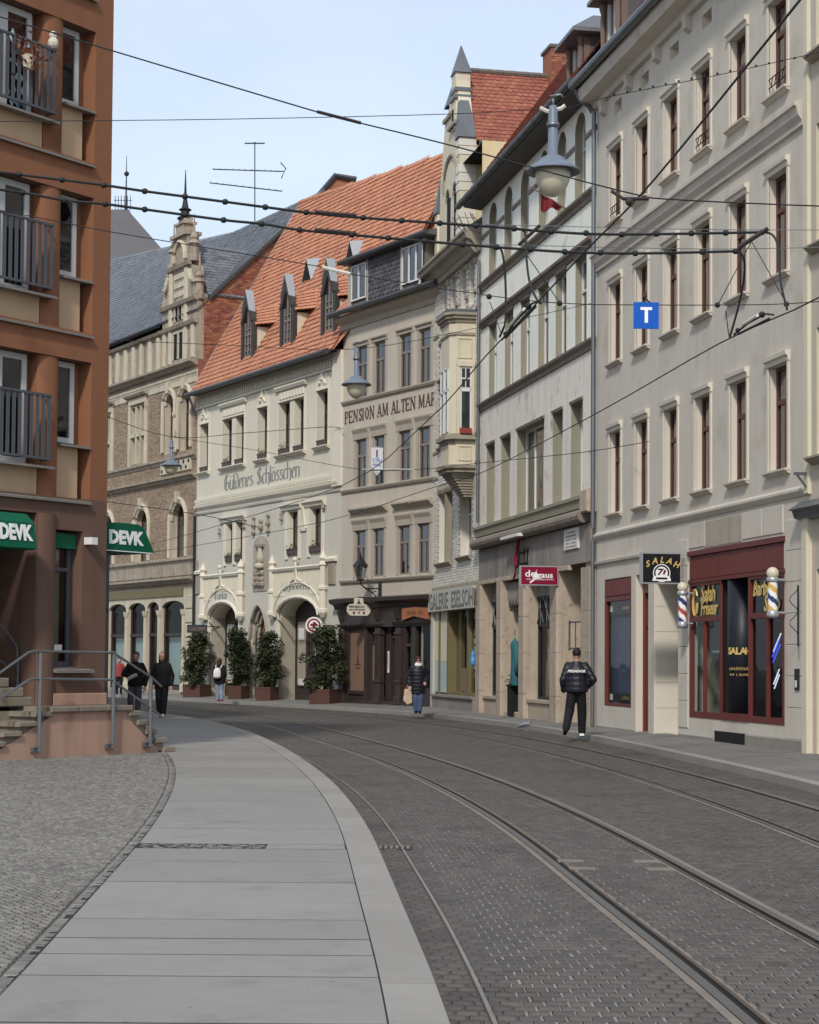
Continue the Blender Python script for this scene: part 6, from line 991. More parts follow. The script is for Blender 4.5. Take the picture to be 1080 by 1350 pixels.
MB().poly([q(418, 262, 88), q(442, 232, 88), q(468, 236, 88), q(480, 262, 88)]).poly([q(442, 232, 88), q(468, 236, 88), q(472, 236, 92), q(446, 232, 92)]).build('gable', M['brick_r'], rh); MB().tube([q(416, 262, 87.9), q(442, 231, 87.9), q(470, 236, 87.9)], .12, 5).build('verge', M['slate2'], rh); MB().box(-4, 3, .2, 5, 0, 18).build('wall', M['brick_r'], rh)
# ================================================================== rust-brown apartment block at the left with its raised entrance
A = Bld((-9.115, 26.425), (-5.16, 32.2), 'apartment_building', 'rust brown apartment building with tan panels, balcony railings and raised entrance', 'apartment building')
LA = A.L; RD = .30
fl = [(4.38, 6.70), (7.19, 9.51), (10.10, 12.36), (12.95, 15.2)]
zones = [(.2, 2.9), (2.95, 6.58)]
aops = [(a, c, z0, z1, 0, 0, RD) for z0, z1 in fl for a, c in ((.2, 2.7), (3.95, 6.58))]
wall(-1.5, LA, 4.38, 16.5, aops).build('wall', [M['a_wall'], M['a_wall']], A.root)
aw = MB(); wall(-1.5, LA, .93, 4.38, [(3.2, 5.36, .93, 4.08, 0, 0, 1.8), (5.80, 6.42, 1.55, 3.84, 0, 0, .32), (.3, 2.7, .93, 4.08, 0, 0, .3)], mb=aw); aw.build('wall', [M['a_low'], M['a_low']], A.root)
for z0, z1 in fl: part(A, 'recess_back', M['a_wall'], lambda g: [g.quad((a, RD, z0), (c, RD, z0), (c, RD, z1), (a, RD, z1)) for a, c in ((.2, 2.7), (3.95, 6.58))])
part(A, 'side_wall', M['a_wall'], lambda g: [g.quad((LA, 0, .1), (LA-.55, 4.9, .1), (LA-.55, 4.9, 16.5), (LA, 0, 16.5)), g.quad((-1.5, 0, .1), (-1.5, 8, .1), (-1.5, 8, 16.5), (-1.5, 0, 16.5)), g.quad((-1.5, 8, .1), (LA-.55, 4.9, .1), (LA-.55, 4.9, 16.5), (-1.5, 8, 16.5)), g.poly([(-1.5, 0, 16.5), (LA, 0, 16.5), (LA-.55, 4.9, 16.5), (-1.5, 8, 16.5)])])
for k, (z0, z1) in enumerate(fl):
    part(A, 'ledge', M['a_ledge'], lambda g: g.prof([(.2, z0-.02), (-.07, z0-.09), (-.07, z0-.05), (.2, z0+.02)], -.2, 6.56))
    zs = z0+.94
    cl = part(A, 'round_pier', M['a_wall'], lambda g: g.extz([(5.42, RD), (5.42, .1)]+[(5.65-.23*math.cos(t), .1-.09*math.sin(t)) for t in [q*math.pi/8 for q in range(1, 8)]]+[(5.88, .1), (5.88, RD)], z0, z1), smooth=False)
    part(A, 'tan_panel', M['a_panel'], lambda g: g.box(5.90, 6.42, .14, RD, z0, zs-.08)); part(A, 'tan_panel', M['a_panel'], lambda g: g.box(3.97, 5.40, .06, RD, z0, z0+.46))
    part(A, 'window_sill', M['a_ledge'], lambda g: g.prof([(RD, zs), (-.02, zs-.05), (-.02, zs-.09), (RD, zs-.06)], 5.88, 6.58)); part(A, 'balcony_sill', M['a_ledge'], lambda g: g.prof([(RD, z0+.52), (-.16, z0+.46), (-.16, z0+.42), (RD, z0+.46)], 3.96, 5.60))
    window(A, 5.90, 6.40, zs, z1-.02, .22, M['a_frame'], mull=0, trans=0, fr=.09, curtain=None); MB().quad((5.9, .29, zs), (6.4, .29, zs), (6.4, .29, z1), (5.9, .29, z1)).build('window_back', M['dark'], A.root)
    window(A, 4.02, 5.28, z0+.5, z1-.02, .20, M['a_frame'], mull=1, trans=0, fr=.10, bar=.16, curtain='full' if k == 0 else None, cz=.1); MB().quad((3.6, .295, z0), (5.3, .295, z0), (5.3, .295, z1), (3.6, .295, z1)).build('window_back', M['cloth_n'], A.root)
    rl = part(A, 'balcony_railing', M['grey_paint'], lambda g: [g.box(3.97, 5.5, -.17, -.13, z0+1.60, z0+1.64), g.box(3.97, 5.5, -.17, -.13, z0+.56, z0+.60), g.box(5.46, 5.5, -.15, .1, z0+1.60, z0+1.64), g.box(5.46, 5.5, -.15, .1, z0+.56, z0+.6)])
    for q in range(12): obj('baluster', shared(('baluster',), lambda: MB().box(0, .05, -.008, .008, 0, 1.04).box(.05, .056, -.02, .03, 0, 1.04), M['grey_paint']), rl, (3.99+q*.13, -.15, z0+.58))
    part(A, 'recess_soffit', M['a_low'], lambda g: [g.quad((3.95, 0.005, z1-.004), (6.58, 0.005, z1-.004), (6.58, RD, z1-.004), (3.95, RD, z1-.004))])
    window(A, .6, 2.4, z0+.5, z1-.02, .22, M['a_frame'], mull=1, trans=0, fr=.1, bar=.15)
# potted plant and window decorations of the third floor
fp = thing('hanging_plant', 'withered orange plant in a pot hung on the upper balcony railing', 'potted plant', A.W(4.75, -.26, 11.2), A.rz); MB().lathe([(.06, 0), (.11, .2), (.12, .22)], 8).build('pot', M['e_trim'], fp)
mb = MB()
for q in range(110):
    p = Vector((random.gauss(0, .14), random.gauss(0, .07), .24+random.gauss(0, .12))); a = Vector((random.uniform(-1, 1), random.uniform(-1, 1), random.uniform(-1, .6))).normalized()*.11; c = a.cross(Vector((.3, .5, .8))).normalized()*.025; mb.poly([p, p+a*.5+c, p+a, p+a*.5-c])
mb.build('dry_leaves', mat('dry_leaf', (150, 84, 52), .8, .3, 9., isl=.4), fp, kind='stuff')
ow = thing('owl_figure', 'small pale owl figure standing at the end of upper balcony rail', 'figurine', A.W(5.42, -.15, 11.74), A.rz); MB().ball((0, 0, .09), .09, 8, sz=1.15).ball((0, 0, .22), .07, 8).build('body', M['d_jamb'], ow); MB().ball((-.03, -.06, .24), .02, 6).ball((.03, -.06, .24), .02, 6).build('eyes', M['black'], ow)
dcr = MB()
for q in range(70):
    x = random.uniform(3.75, 5.2); z = 10.75+abs(random.gauss(0, .38)); r_ = random.uniform(.025, .06); dcr.poly([(x-r_, .198, z), (x, .198, z-r_*1.5), (x+r_, .198, z), (x, .198, z+r_*1.5)])
dcr.build('window_decoration', mat('pale_blue_sticker', (110, 142, 160), .6, .3, 9., isl=.3), A.root, kind='stuff')
for x, z in ((3.95, 12.0), (4.1, 11.75), (4.85, 11.85), (3.8, 11.5)): part(A, 'window_star', M['whitecl'], lambda g: g.poly([(x-.08, .197, z), (x, .197, z-.14), (x+.08, .197, z), (x, .197, z+.14)]))
# ground floor: beam, narrow window, entrance recess, corner pier with salmon base
part(A, 'entrance_back', M['dark'], lambda g: g.quad((3.2, 1.8, .9), (5.36, 1.8, .9), (5.36, 1.8, 4.1), (3.2, 1.8, 4.1)))
w = window(A, 5.82, 6.40, 1.58, 3.82, .24, M['grey_paint'], mull=0, trans=.72, fr=.08); MB().quad((.08, .07, .02), (.38, .07, .02), (.38, .07, 2.2), (.08, .07, 2.2)).build('blind', M['f_trim'], w)
MB().box(.1, .42, .02, .024, .25, .36).build('window_sticker', M['whitecl'], w); MB().box(-.0, .55, -.14, -.1, 1.96, 2.2).build('signboard', M['green'], w)
part(A, 'window_sill', M['a_ledge'], lambda g: g.prof([(.3, 1.58), (-.14, 1.52), (-.14, 1.47), (.3, 1.52)], 5.74, 6.62)); part(A, 'base_course', M['salmon'], lambda g: g.bbox(5.76, LA+.015, -.045, .3, .93, 1.13, .01)); part(A, 'camera_box', M['whitecl'], lambda g: g.box(6.46, 6.6, -.18, .0, 3.62, 3.74))
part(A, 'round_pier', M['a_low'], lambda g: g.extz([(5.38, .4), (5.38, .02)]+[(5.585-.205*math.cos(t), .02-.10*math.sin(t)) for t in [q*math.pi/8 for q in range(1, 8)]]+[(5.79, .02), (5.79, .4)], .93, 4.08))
# projecting shop window on the street side, two green awnings
bay = part(A, 'bay_window', M['grey_paint'], lambda g: [g.box(LA+.02, LA+.10, .30, .38, .95, 3.9), g.box(LA+.30, LA+.40, .30, .38, .95, 3.9), g.box(LA+.02, LA+.4, .3, .38, 2.5, 2.58), g.box(LA+.02, LA+.4, .3, .38, 1.15, 1.22), g.box(LA+.32, LA+.40, .38, 3.2, .95, 1.1), g.box(LA+.32, LA+.40, 3.1, 3.2, .95, 3.9)])
MB().quad((LA+.05, .34, 1.0), (LA+.36, .34, 1.0), (LA+.36, .34, 3.9), (LA+.05, .34, 3.9)).quad((LA+.36, .34, 1.0), (LA+.36, 3.1, 1.0), (LA+.36, 3.1, 3.9), (LA+.36, .34, 3.9)).build('pane', M['shopglass'], bay); MB().box(LA-.1, LA+.2, .6, 3.0, .9, 3.9).build('bay_core', M['dark'], bay)
aw1 = thing('awning', 'green awning with white letters projecting at the corner beyond the brown building', 'awning', A.W(LA, 0, 0), A.rz)
prf = [(0, 3.58), (0, 4.04), (.55, 4.06), (.95, 4.05), (1.10, 3.95), (1.32, 3.60), (1.32, 3.56)]
MB().ext(prf, .12, 3.2).build('canopy', M['green'], aw1); MB().box(-.0, 1.3, .118, .122, 3.56, 3.575).build('hem', M['white'], aw1)
letters('DEVK', .31, aw1, (.18, .115, 3.70), M['white'], bold=.016, xs=1.08)
aw2 = thing('awning', 'green awning with white letters over the dark entrance at the left edge', 'awning', A.W(2.72, 0, 0), A.rz)
MB().prof([(0, 3.42), (-.02, 4.02), (-.42, 4.0), (-.60, 3.85), (-.66, 3.44), (-.6, 3.42)], .0, 2.0).build('canopy', M['green'], aw2); letters('DEVK', .33, aw2, (1.22, -.655, 3.57), M['white'], bold=.016, xs=.82, rot=(R(84), 0, 0))
# raised platform with stairs on both sides
pf = thing('entrance_platform', 'salmon rendered entrance platform with worn sandstone steps on both sides', 'entrance steps', A.W(0, 0, 0), A.rz)
def ppart(nm, m, fn): q = MB(); fn(q); return q.build(nm, M[m], pf)
ppart('retaining_wall', 'salmon', lambda g: g.ext([(5.15, .05), (7.05, .05), (7.05, .84), (5.15, .84)], -.55, .3)); ppart('retaining_wall', 'salmon', lambda g: g.ext([(7.051, .05), (7.8, .05), (7.72, .2), (7.5, .36), (7.27, .52), (7.051, .68)], -.55, 1.1)); ppart('retaining_wall', 'salmon', lambda g: g.ext([(2.5, .05), (5.149, .05), (5.149, .75), (4.8, .6), (4.5, .45), (4.15, .3), (3.2, .1)], -.55, -.3)); ppart('platform_core', 'step', lambda g: g.box(3.0, 6.95, .0, 3.0, .06, .86))
for q in range(3): obj('coping_stone', shared(('coping_stone',), lambda: MB().bbox(0, .63, -.62, .35, 0, .09, .015), M['step']), pf, (5.15+q*.635, 0, .843))
for q in range(5):
    x = 7.0+q*.22; z = .78-q*.158; obj('step', shared(('step', 'r'), lambda: MB().bbox(-.02, .27, -.60, 1.2, -.03, .06, .012).box(0, .22, -.548, 1.2, -.158, -.03), M['step']), pf, (x, 0, z))
for q in range(5):
    x = 5.15-(q+1)*.34; z = .80-q*.15; obj('step', shared(('step', 'l'), lambda: MB().bbox(0, .40, -.60, .3, -.02, .06, .012).box(.06, .4, -.5, .3, -.15, -.02), M['step']), pf, (x, 0, z))
for q in range(3): obj('step', shared(('step', 'u'), lambda: MB().bbox(-2.2, 0, -.1, 1.6, -.15, .0, .015), M['step']), pf, (5.5-q*.32, .15, 1.08+q*.155))
hr = thing('handrail', 'grey galvanised handrail with two rails along the platform and its stairs', 'handrail', A.W(0, 0, 0), A.rz)
def hr_tube(nm, pts, r=.022): return MB().tube([(x, -.64, z) for x, z in pts], r, 8).build(nm, M['galv'], hr)
for x, zt in ((4.86, 1.80), (6.54, 1.79), (7.45, 1.40)): MB().tube([(x, -.64, .24), (x, -.64, zt)], .034, 8).tube([(x-.02, -.66, .30), (x-.02, -.50, .30)], .03, 6).box(x-.10, x+.06, -.60, -.54, .22, .30).build('post', M['galv'], hr)
hr_tube('rail', [(3.2, 1.02), (4.02, 1.49), (4.60, 1.80), (4.72, 1.82), (6.54, 1.81)]); hr_tube('rail', [(3.2, .62), (4.03, 1.09), (4.62, 1.37), (4.72, 1.385), (6.54, 1.36)]); hr_tube('rail', [(6.54, 1.80), (7.46, 1.40), (7.72, 1.24)]); hr_tube('rail', [(6.54, 1.34), (7.60, .80), (7.72, .74)])
MB().tube([(7.72, .9, .2), (7.72, .9, 1.25)], .03, 8).build('post', M['galv'], hr); MB().tube([(7.0, .9, 1.7), (7.72, .9, 1.25)], .022, 8).tube([(7.0, .9, 1.25), (7.72, .9, .78)], .022, 8).build('rail', M['galv'], hr)
hr2 = thing('handrail', 'dark curved handrail inside the entrance recess at the left edge', 'handrail', A.W(0, 0, 0), A.rz)
MB().tube([(3.6, .3, 3.0), (4.4, .3, 2.55), (5.0, .3, 2.15), (5.25, .3, 1.9), (5.28, .3, 1.62)], .022, 8).tube([(3.6, .3, 2.4), (4.4, .3, 1.98), (5.0, .3, 1.6)], .018, 8).build('rail', M['grey_paint'], hr2); MB().tube([(5.28, .3, .95), (5.28, .3, 1.64)], .022, 8).build('post', M['grey_paint'], hr2)
# ================================================================== street lamps, wires, signs
def street_lamp(px_, py_, Y, label):
    p = pix(px_, py_, Y); t = thing('street_lamp', label, 'street lamp', p, 0, 'street lamps hung over the road')
    obj('housing', shared(('housing',), lambda: MB().lathe([(.02, .9), (.05, .9), (.06, .85), (.066, .83), (.068, .2), (.085, .19), (.085, .16), (.16, .15)], 20), M['lamp'], True), t)
    obj('shade', shared(('shade',), lambda: MB().lathe([(.09, .2), (.17, .16), (.19, .11), (.27, .07), (.365, .0), (.38, -.035), (.36, -.03), (.25, .03), (.1, .1)], 28), M['lamp'], True), t)
    obj('globe', shared(('globe',), lambda: MB().lathe([(.23, .02), (.245, -.06), (.235, -.15), (.19, -.25), (.12, -.33), (.05, -.37), (.001, -.375)], 24), M['lampglass'], True), t)
    obj('hook', shared(('hook',), lambda: MB().tube([(0, 0, .9), (0, 0, .98), (-.05, 0, 1.03), (.1, 0, 1.06), (.14, 0, 1.02)], .018, 6).lathe([(.088, .6), (.09, .63), (.088, .66)], 14), M['galv'], True), t)
    return t
street_lamp(729, 224, 26, 'large grey pendant street lamp in front of the arched attic windows')
street_lamp(470, 506, 47, 'grey pendant street lamp hanging beside the big brown wall lettering')
street_lamp(226, 613, 67.7, 'small distant grey pendant street lamp before the sooty brick house')
def wire(name, label, cat, pts, r, m='cable', n=5, group=None, smooth=True):
    P = [pix(*p) for p in pts]
    if smooth and len(P) > 2:                                        # gentle curve through the points
        Q = []
        for i in range(len(P)-1):
            a, b, c, d = P[max(i-1, 0)], P[i], P[i+1], P[min(i+2, len(P)-1)]
            for q in range(4):
                t = q/4; Q.append(.5*((2*b)+(c-a)*t+(2*a-5*b+4*c-d)*t*t+(3*b-a-3*c+d)*t**3))
        P = Q+[P[-1]]
    o = MB().tube(P, r, n).build(name, M[m]); o['label'] = label; o['category'] = cat
    if group: o['group'] = group
    return o
cy = lambda x, y: (x, y, 9750/(870-y))
wire('contact_wire', 'tram contact wire running over the near track', 'overhead wire', [cy(1180, -155), cy(1055, 0), cy(860, 240), cy(770, 333), cy(700, 408), cy(640, 470), cy(560, 558), cy(449, 641), cy(260, 701), cy(180, 722)], .009)
wire('contact_wire', 'tram contact wire running over the far track', 'overhead wire', [cy(1260, 275), cy(1080, 392), cy(950, 452), cy(790, 543), cy(640, 621), cy(570, 643), cy(430, 687), cy(260, 719), cy(200, 728)], .009)
def bead(o, px_, py_, Y, r=.045):
    p = pix(px_, py_, Y); b = obj('insulator_bead', shared(('insulator_bead',), lambda: MB().lathe([(.012, -.035), (.028, -.03), (.036, -.012), (.036, .012), (.026, .028), (.014, .035)], 8), M['cable'], True), o, p); b.rotation_euler = (0, R(90), 0)
FA = [(-140, 212, 24), (-60, 220, 22.5), (25, 230, 22.5), (82, 237, 22.5), (137, 244, 22.5), (191, 252, 22.5), (244, 259, 22.5), (297, 266, 22.5), (350, 273, 22.5), (430, 283, 22.5), (520, 290, 22.5), (650, 299, 22.5), (720, 305, 22.5), (815, 309, 22.5), (1010, 306, 22.5)]
FB2 = [(-140, 234, 24), (-60, 243, 22.5), (30, 254, 22.5), (85, 264, 22.5), (139, 269, 22.5), (191, 276, 22.5), (295, 290, 22.5), (345, 295, 22.5), (395, 303, 22.5), (470, 310, 22.5), (560, 318, 22.5), (645, 325, 22.5), (745, 332, 22.5), (840, 334, 22.5), (975, 331, 22.5)]
fa = wire('feeder_cable', 'upper thick black feeder cable with round clips sagging across the street', 'cable', FA, .017, n=6); fb = wire('feeder_cable', 'lower thick black feeder cable with round clips sagging across the street', 'cable', FB2, .017, n=6)
ip = lambda F_, x: float(np.interp(x, [p[0] for p in F_], [p[1] for p in F_]))
for x in (25, 82, 137, 191, 244, 297, 350, 404, 479, 530, 580, 628, 678, 727, 773, 820, 866, 912, 957, 1005): bead(fa, x, ip(FA, x), 22.5)
for x in (30, 85, 139, 191, 244, 295, 345, 395, 464, 512, 560, 610, 655, 700, 745, 792, 838, 884, 926, 970): bead(fb, x, ip(FB2, x), 22.5)
for F_, o, y0 in ((FA, fa, 8), (FB2, fb, 6)):
    MB().tube([pix(x, ip(F_, x)-(2 if x > 400 else 1), 22.5) for x in (415, 430, 450, 470)], .026, 6).build('cable_splice', M['insul'], o)
wire('span_wire', 'thin steel wire just above the upper feeder cable at the right', 'overhead wire', [(640, 296, 22.5), (900, 302, 22.5), (1010, 303, 22.5), (1180, 303, 22.)], .005, 'galv'); wire('span_wire', 'thin steel wire just above the lower feeder cable at the right', 'overhead wire', [(640, 322, 22.5), (850, 327, 22.5), (975, 328, 22.5), (1180, 324, 22.)], .005, 'galv')
wire('jumper_cable', 'black jumper cable dropping from upper feeder to near contact wire', 'cable', [(680, 301, 22.5), (692, 306, 22.5), (694, 335, 22.), (698, 370, 21.6), (708, 395, 21.), (714, 400, 20.9)], .014); wire('jumper_cable', 'black jumper cable dropping from lower feeder to near contact wire', 'cable', [(648, 325, 22.5), (660, 328, 22.5), (665, 350, 22.5), (667, 390, 22.5), (666, 425, 22.4), (659, 444, 22.6)], .014)
wire('jumper_cable', 'black jumper cable dropping from upper feeder to far contact wire', 'cable', [(1005, 306, 22.5), (1018, 309, 22.3), (1026, 325, 22.), (1028, 355, 21.6), (1031, 380, 21.2), (1038, 408, 20.9)], .014); wire('jumper_cable', 'black jumper cable dropping from lower feeder to far contact wire', 'cable', [(968, 331, 22.5), (978, 335, 22.5), (982, 350, 22.6), (979, 380, 22.8), (971, 415, 23), (962, 445, 23.1)], .014)
wire('support_rod', 'slanting black support rod between the feeder cables at the right', 'rod', [(973, 327, 22.5), (1013, 301, 22.4)], .028, 'insul', 8); wire('support_rod', 'slanting black support rod between the feeder cables above white house', 'rod', [(684, 323, 22.5), (712, 297, 22.4)], .022, 'insul', 8)
for k, (a, b, l) in enumerate((((991, 318, 22.4), (948, 399, 22.6), 'thin bracing wire left of the far section insulator'), ((991, 318, 22.4), (1037, 400, 21.2), 'thin bracing wire right of the far section insulator'), ((694, 335, 22.4), (738, 399, 22.6), 'thin bracing wire right of the near section insulator'), ((646, 398, 22.7), (661, 440, 22.6), 'thin bracing wire left of the near section insulator'), ((957, 410, 22.7), (961, 442, 23), 'short thin wire hanging beside the far section insulator'))): wire('bracing_wire', l, 'overhead wire', [a, b], .006)
SPW = [(-140, 262, 24), (0, 278, 22.7), (148, 306, 22.7), (300, 331, 22.7), (425, 352, 22.7), (462, 361, 22.7), (640, 389, 22.7), (745, 400, 22.7), (855, 402, 22.7), (960, 402, 22.7), (1045, 400, 22.7), (1170, 390, 22.)]
sp = wire('span_wire', 'thin cross span wire carrying the square blue sign', 'overhead wire', SPW, .006); MB().tube([pix(425, 352, 22.7), pix(440, 356, 22.7), pix(462, 361, 22.7)], .022, 6).build('insulator', M['porc'], sp)
for x, y in ((645, 391), (738, 400), (946, 402), (1037, 401)): b = MB().ball((0, 0, 0), .035, 8).build('wire_clamp', M['cable'], sp, loc=pix(x, y, 22.7))
def section_insulator(x0, y0, x1, y1, label):
    a, b = pix(*cy(x0, y0)), pix(*cy(x1, y1)); t = thing('section_insulator', label, 'insulator', a); d = b-a; up = Vector((0, 0, 1))
    MB().tube([d*.0+up*.0, d*.35+up*.05, d*.8+up*.06, d], .012, 6).tube([d*.1-up*.02, d*.9-up*.02], .014, 6).build('runner', M['cable'], t); MB().tube([d*.25+up*.06, d*.62+up*.08], .026, 8).build('ceramic_body', M['porc'], t); MB().ball(d*.72+up*.07, .038, 8).build('clamp', M['cable'], t); MB().ball(d*.1+up*.03, .03, 8).build('clamp', M['cable'], t)
section_insulator(662, 448, 712, 396, 'cream and black section insulator on the near contact wire'); section_insulator(968, 441, 1020, 415, 'cream and black section insulator on the far contact wire')
s1 = wire('span_wire', 'long thin wire falling from upper left across the sky to the right', 'overhead wire', [(-160, -25, 16), (0, 22, 15.5), (152, 68, 15.5), (420, 148, 15.5), (470, 161, 15.5), (600, 193, 15.5), (820, 252, 15.5), (905, 264, 15.5), (1170, 275, 15.5)], .0065); MB().tube([pix(418, 147, 15.5), pix(445, 154, 15.5), pix(476, 162, 15.5)], .014, 6).build('insulator', M['insul'], s1)
hg = MB().tube([pix(807, 252, 15.5), pix(822, 262, 15.4), pix(855, 262, 15.4)], .016, 6).ball(pix(830, 266, 15.4), .035, 8).build('wire_hanger', M['insul'], s1)
l1 = wire('span_wire', 'thin wire carrying the largest pendant street lamp', 'overhead wire', [(-160, 161, 26.5), (0, 160, 26), (300, 157, 26), (600, 150, 26), (716, 143, 26), (745, 143, 26), (800, 128, 26), (960, 96, 26), (1170, 48, 26)], .006)
for k in range(17): p = pix(810+k*17, 126-(810+k*17-800)*.2, 26); MB().ball(p, .018, 6).build('wire_bead', M['cable'], l1)
MB().tube([pix(712, 142, 26), pix(722, 147, 26), pix(740, 143, 26), pix(745, 139, 26)], .03, 6).build('hanger', M['porc'], l1)
wire('span_wire', 'thin wire carrying the pendant lamp by the brown lettering', 'overhead wire', [(100, 446, 46), (300, 455, 47), (470, 460, 47), (640, 430, 47), (788, 398, 45.2)], .008)
wire('span_wire', 'thin wire carrying the small far pendant lamp', 'overhead wire', [(130, 545, 66), (226, 576, 67.7), (320, 571, 68), (427, 563, 69.3), (452, 565, 68.6)], .012); w2 = wire('span_wire', 'long thin wire from the far lamp along the house fronts', 'overhead wire', [(226, 576, 67.7), (340, 594, 65), (469, 618, 58), (547, 619, 53), (627, 611, 49), (770, 596, 43), (861, 581, 40.9)], .009)
MB().tube([pix(478, 619, 57.5), pix(545, 619, 53)], .025, 6).build('insulator_rod', M['porc'], w2)
wire('span_wire', 'faint thin wire in front of the sooty brick house', 'overhead wire', [(130, 660, 60), (260, 678, 62), (340, 695, 64)], .012)
# square blue tram sign
ts = thing('stop_sign', 'square blue sign with white letter T hung on a wire', 'sign', pix(852, 416, 22.7)); ts.rotation_euler = (0, 0, R(3))
hw = .152; MB().box(-hw, hw, -.012, .012, -.16, .16).build('panel', M['blue'], ts); MB().box(-.07, .07, -.016, -.012, .065, .10).box(-.02, .02, -.016, -.012, -.09, .065).build('lettering', M['white'], ts); MB().tube([(-.05, 0, .15), (0, 0, .2), (.05, 0, .15)], .012, 5).build('hanger', M['iron'], ts)
# box sign and striped poles of the barber
sg = thing('hanging_sign', 'black framed box sign with yellow name and round comb emblem', 'sign', D.W(6.46, -.0, 0), 0)
a = math.atan2(-D.n.y, -D.n.x); sg.rotation_euler = (0, 0, a); x0, x1, z0, z1 = -.95, -.10, 3.31, 3.95
MB().box(x0, x1, -.07, .07, z0, z1).build('frame', M['alu'], sg); MB().box(x0+.03, x1-.03, -.075, .075, z0+.03, z1-.03).build('panel', mat('sign_black', (28, 28, 34), .4, .05), sg); MB().tube([(x1, 0, 3.85), (0, 0, 3.85)], .02, 6).tube([(x1, 0, 3.4), (0, 0, 3.4)], .02, 6).build('bracket', M['alu'], sg)
for i, c in enumerate('SALAH'): t_ = (i-2)*.33; letters(c, .17, sg, ((x0+x1)/2+(i-2)*.145, -.078, 3.74-.035*(i-2)**2*.6), M['gold'], rot=(R(90), R((i-2)*9), 0), bold=.004, align='CENTER', shear=.3)
xc, zc = (x0+x1)/2, 3.53; em = MB()
for r0, r1 in ((.185, .165), (.13, .0)):
    for q in range(20):
        a0, a1 = q*math.pi/10, (q+1)*math.pi/10; em.poly([(xc+r0*math.cos(a0), -.0775, zc+r0*math.sin(a0)), (xc+r0*math.cos(a1), -.0775, zc+r0*math.sin(a1)), (xc+r1*math.cos(a1), -.0775, zc+r1*math.sin(a1)), (xc+r1*math.cos(a0), -.0775, zc+r1*math.sin(a0))])
em.poly([(xc-.2, -.079, zc-.16), (xc+.2, -.079, zc-.16), (xc+.17, -.079, zc-.06), (xc-.17, -.079, zc-.06)]); em.build('emblem', M['white'], sg); MB().poly([(xc-.09, -.08, zc-.04), (xc-.05, -.08, zc-.04), (xc+.05, -.08, zc+.09), (xc+.01, -.08, zc+.09)]).poly([(xc-.08, -.08, zc+.06), (xc+.0, -.08, zc+.06), (xc+.0, -.08, zc+.09), (xc-.08, -.08, zc+.09)]).box(xc-.12, xc+.12, -.081, -.079, zc-.13, zc-.09).build('emblem', M['cloth_n'], sg); MB().poly([(xc+.02, -.08, zc-.03), (xc+.06, -.08, zc-.03), (xc+.1, -.08, zc+.05), (xc+.05, -.08, zc+.07)]).build('emblem', M['crimson'], sg)
def barber_pole(s, off, z0, h, cols, label):
    t = thing('barber_pole', label, 'barber pole', D.W(s, -off, z0), D.rz, 'striped barber poles on the grey house'); r = .085
    MB().lathe([(.05, 0), (.10, .02), (.115, .06), (.10, .10), (.095, .14)], 14).lathe([(.095, h*.72), (.11, h*.74), (.11, h*.8), (.09, h*.82)], 14).build('cap', M['alu'], t, smooth=True); MB().ball((0, 0, h*.9), .11, 14).build('globe', M['lampglass'], t, smooth=True)
    n, m_ = 24, 22; zb, zt = .14, h*.72
    for ci, c in enumerate(cols):
        q = MB()
        for i in range(n):
            for j in range(m_):
                if int(((i/n)*len(cols)+(j/m_)*len(cols)*1.25)) % len(cols) != ci: continue
                a0, a1 = 2*math.pi*i/n, 2*math.pi*(i+1)/n; za, zc_ = zb+(zt-zb)*j/m_, zb+(zt-zb)*(j+1)/m_
                q.quad((r*math.cos(a0), r*math.sin(a0), za), (r*math.cos(a1), r*math.sin(a1), za), (r*math.cos(a1), r*math.sin(a1), zc_), (r*math.cos(a0), r*math.sin(a0), zc_))
        q.build('stripe', c, t)
    MB().tube([(.0, .08, .1), (.0, off, .1)], .02, 6).tube([(.0, .08, h*.77), (.0, off, h*.77)], .02, 6).build('bracket', M['alu'], t)
cB, cR, cY = mat('pole_blue', (40, 60, 130), .35, .05), mat('pole_red', (190, 60, 50), .35, .05), mat('pole_yellow', (220, 170, 40), .35, .05)
barber_pole(6.45+.5, .22, 2.40, .92, [M['white'], cR, M['white'], cB], 'barber pole with red and blue stripes beside the box sign'); barber_pole(11.9, .25, 2.50, .88, [M['white'], cB, M['white'], cY], 'barber pole with blue and yellow stripes at the right shop window')
# crimson sign, lamp and dancer ornament on the travertine front
cs = thing('hanging_sign', 'crimson projecting sign with white figure and lettering on travertine shopfront', 'sign', C.W(9.3, 0, 0), math.atan2(-C.n.y, -C.n.x))
MB().box(-1.1, -.1, -.06, .06, 3.64, 4.14).build('frame', M['alu'], cs); MB().box(-1.07, -.13, -.065, .065, 3.67, 4.11).build('panel', M['crimson'], cs); letters('de', .24, cs, (-.98, -.067, 3.86), M['white'], bold=.004, xs=1.2); letters('gaus', .20, cs, (-.66, -.067, 3.84), M['white'], bold=.004, xs=1.2); scribble(.78, .05, cs, (-.58, -.067, 3.775), M['white'], seed=9)
MB().poly([(-.78, -.068, 3.78), (-.68, -.068, 3.80), (-.63, -.068, 3.88), (-.66, -.068, 3.97), (-.72, -.068, 3.97), (-.76, -.068, 3.88)]).poly([(-.86, -.068, 3.71), (-.84, -.068, 3.69), (-.68, -.068, 3.80), (-.74, -.068, 3.83)]).poly([(-.71, -.068, 3.95), (-.69, -.068, 3.96), (-.66, -.068, 4.04), (-.68, -.068, 4.03)]).build('emblem', M['white'], cs); MB().tube([(-.1, 0, 4.05), (0, 0, 4.05)], .02, 6).build('bracket', M['alu'], cs)
dn = thing('ornament', 'dark red dancing figure on iron scrolls under a lamp tube', 'wall ornament', C.W(5.2, -.06, 4.1), C.rz)
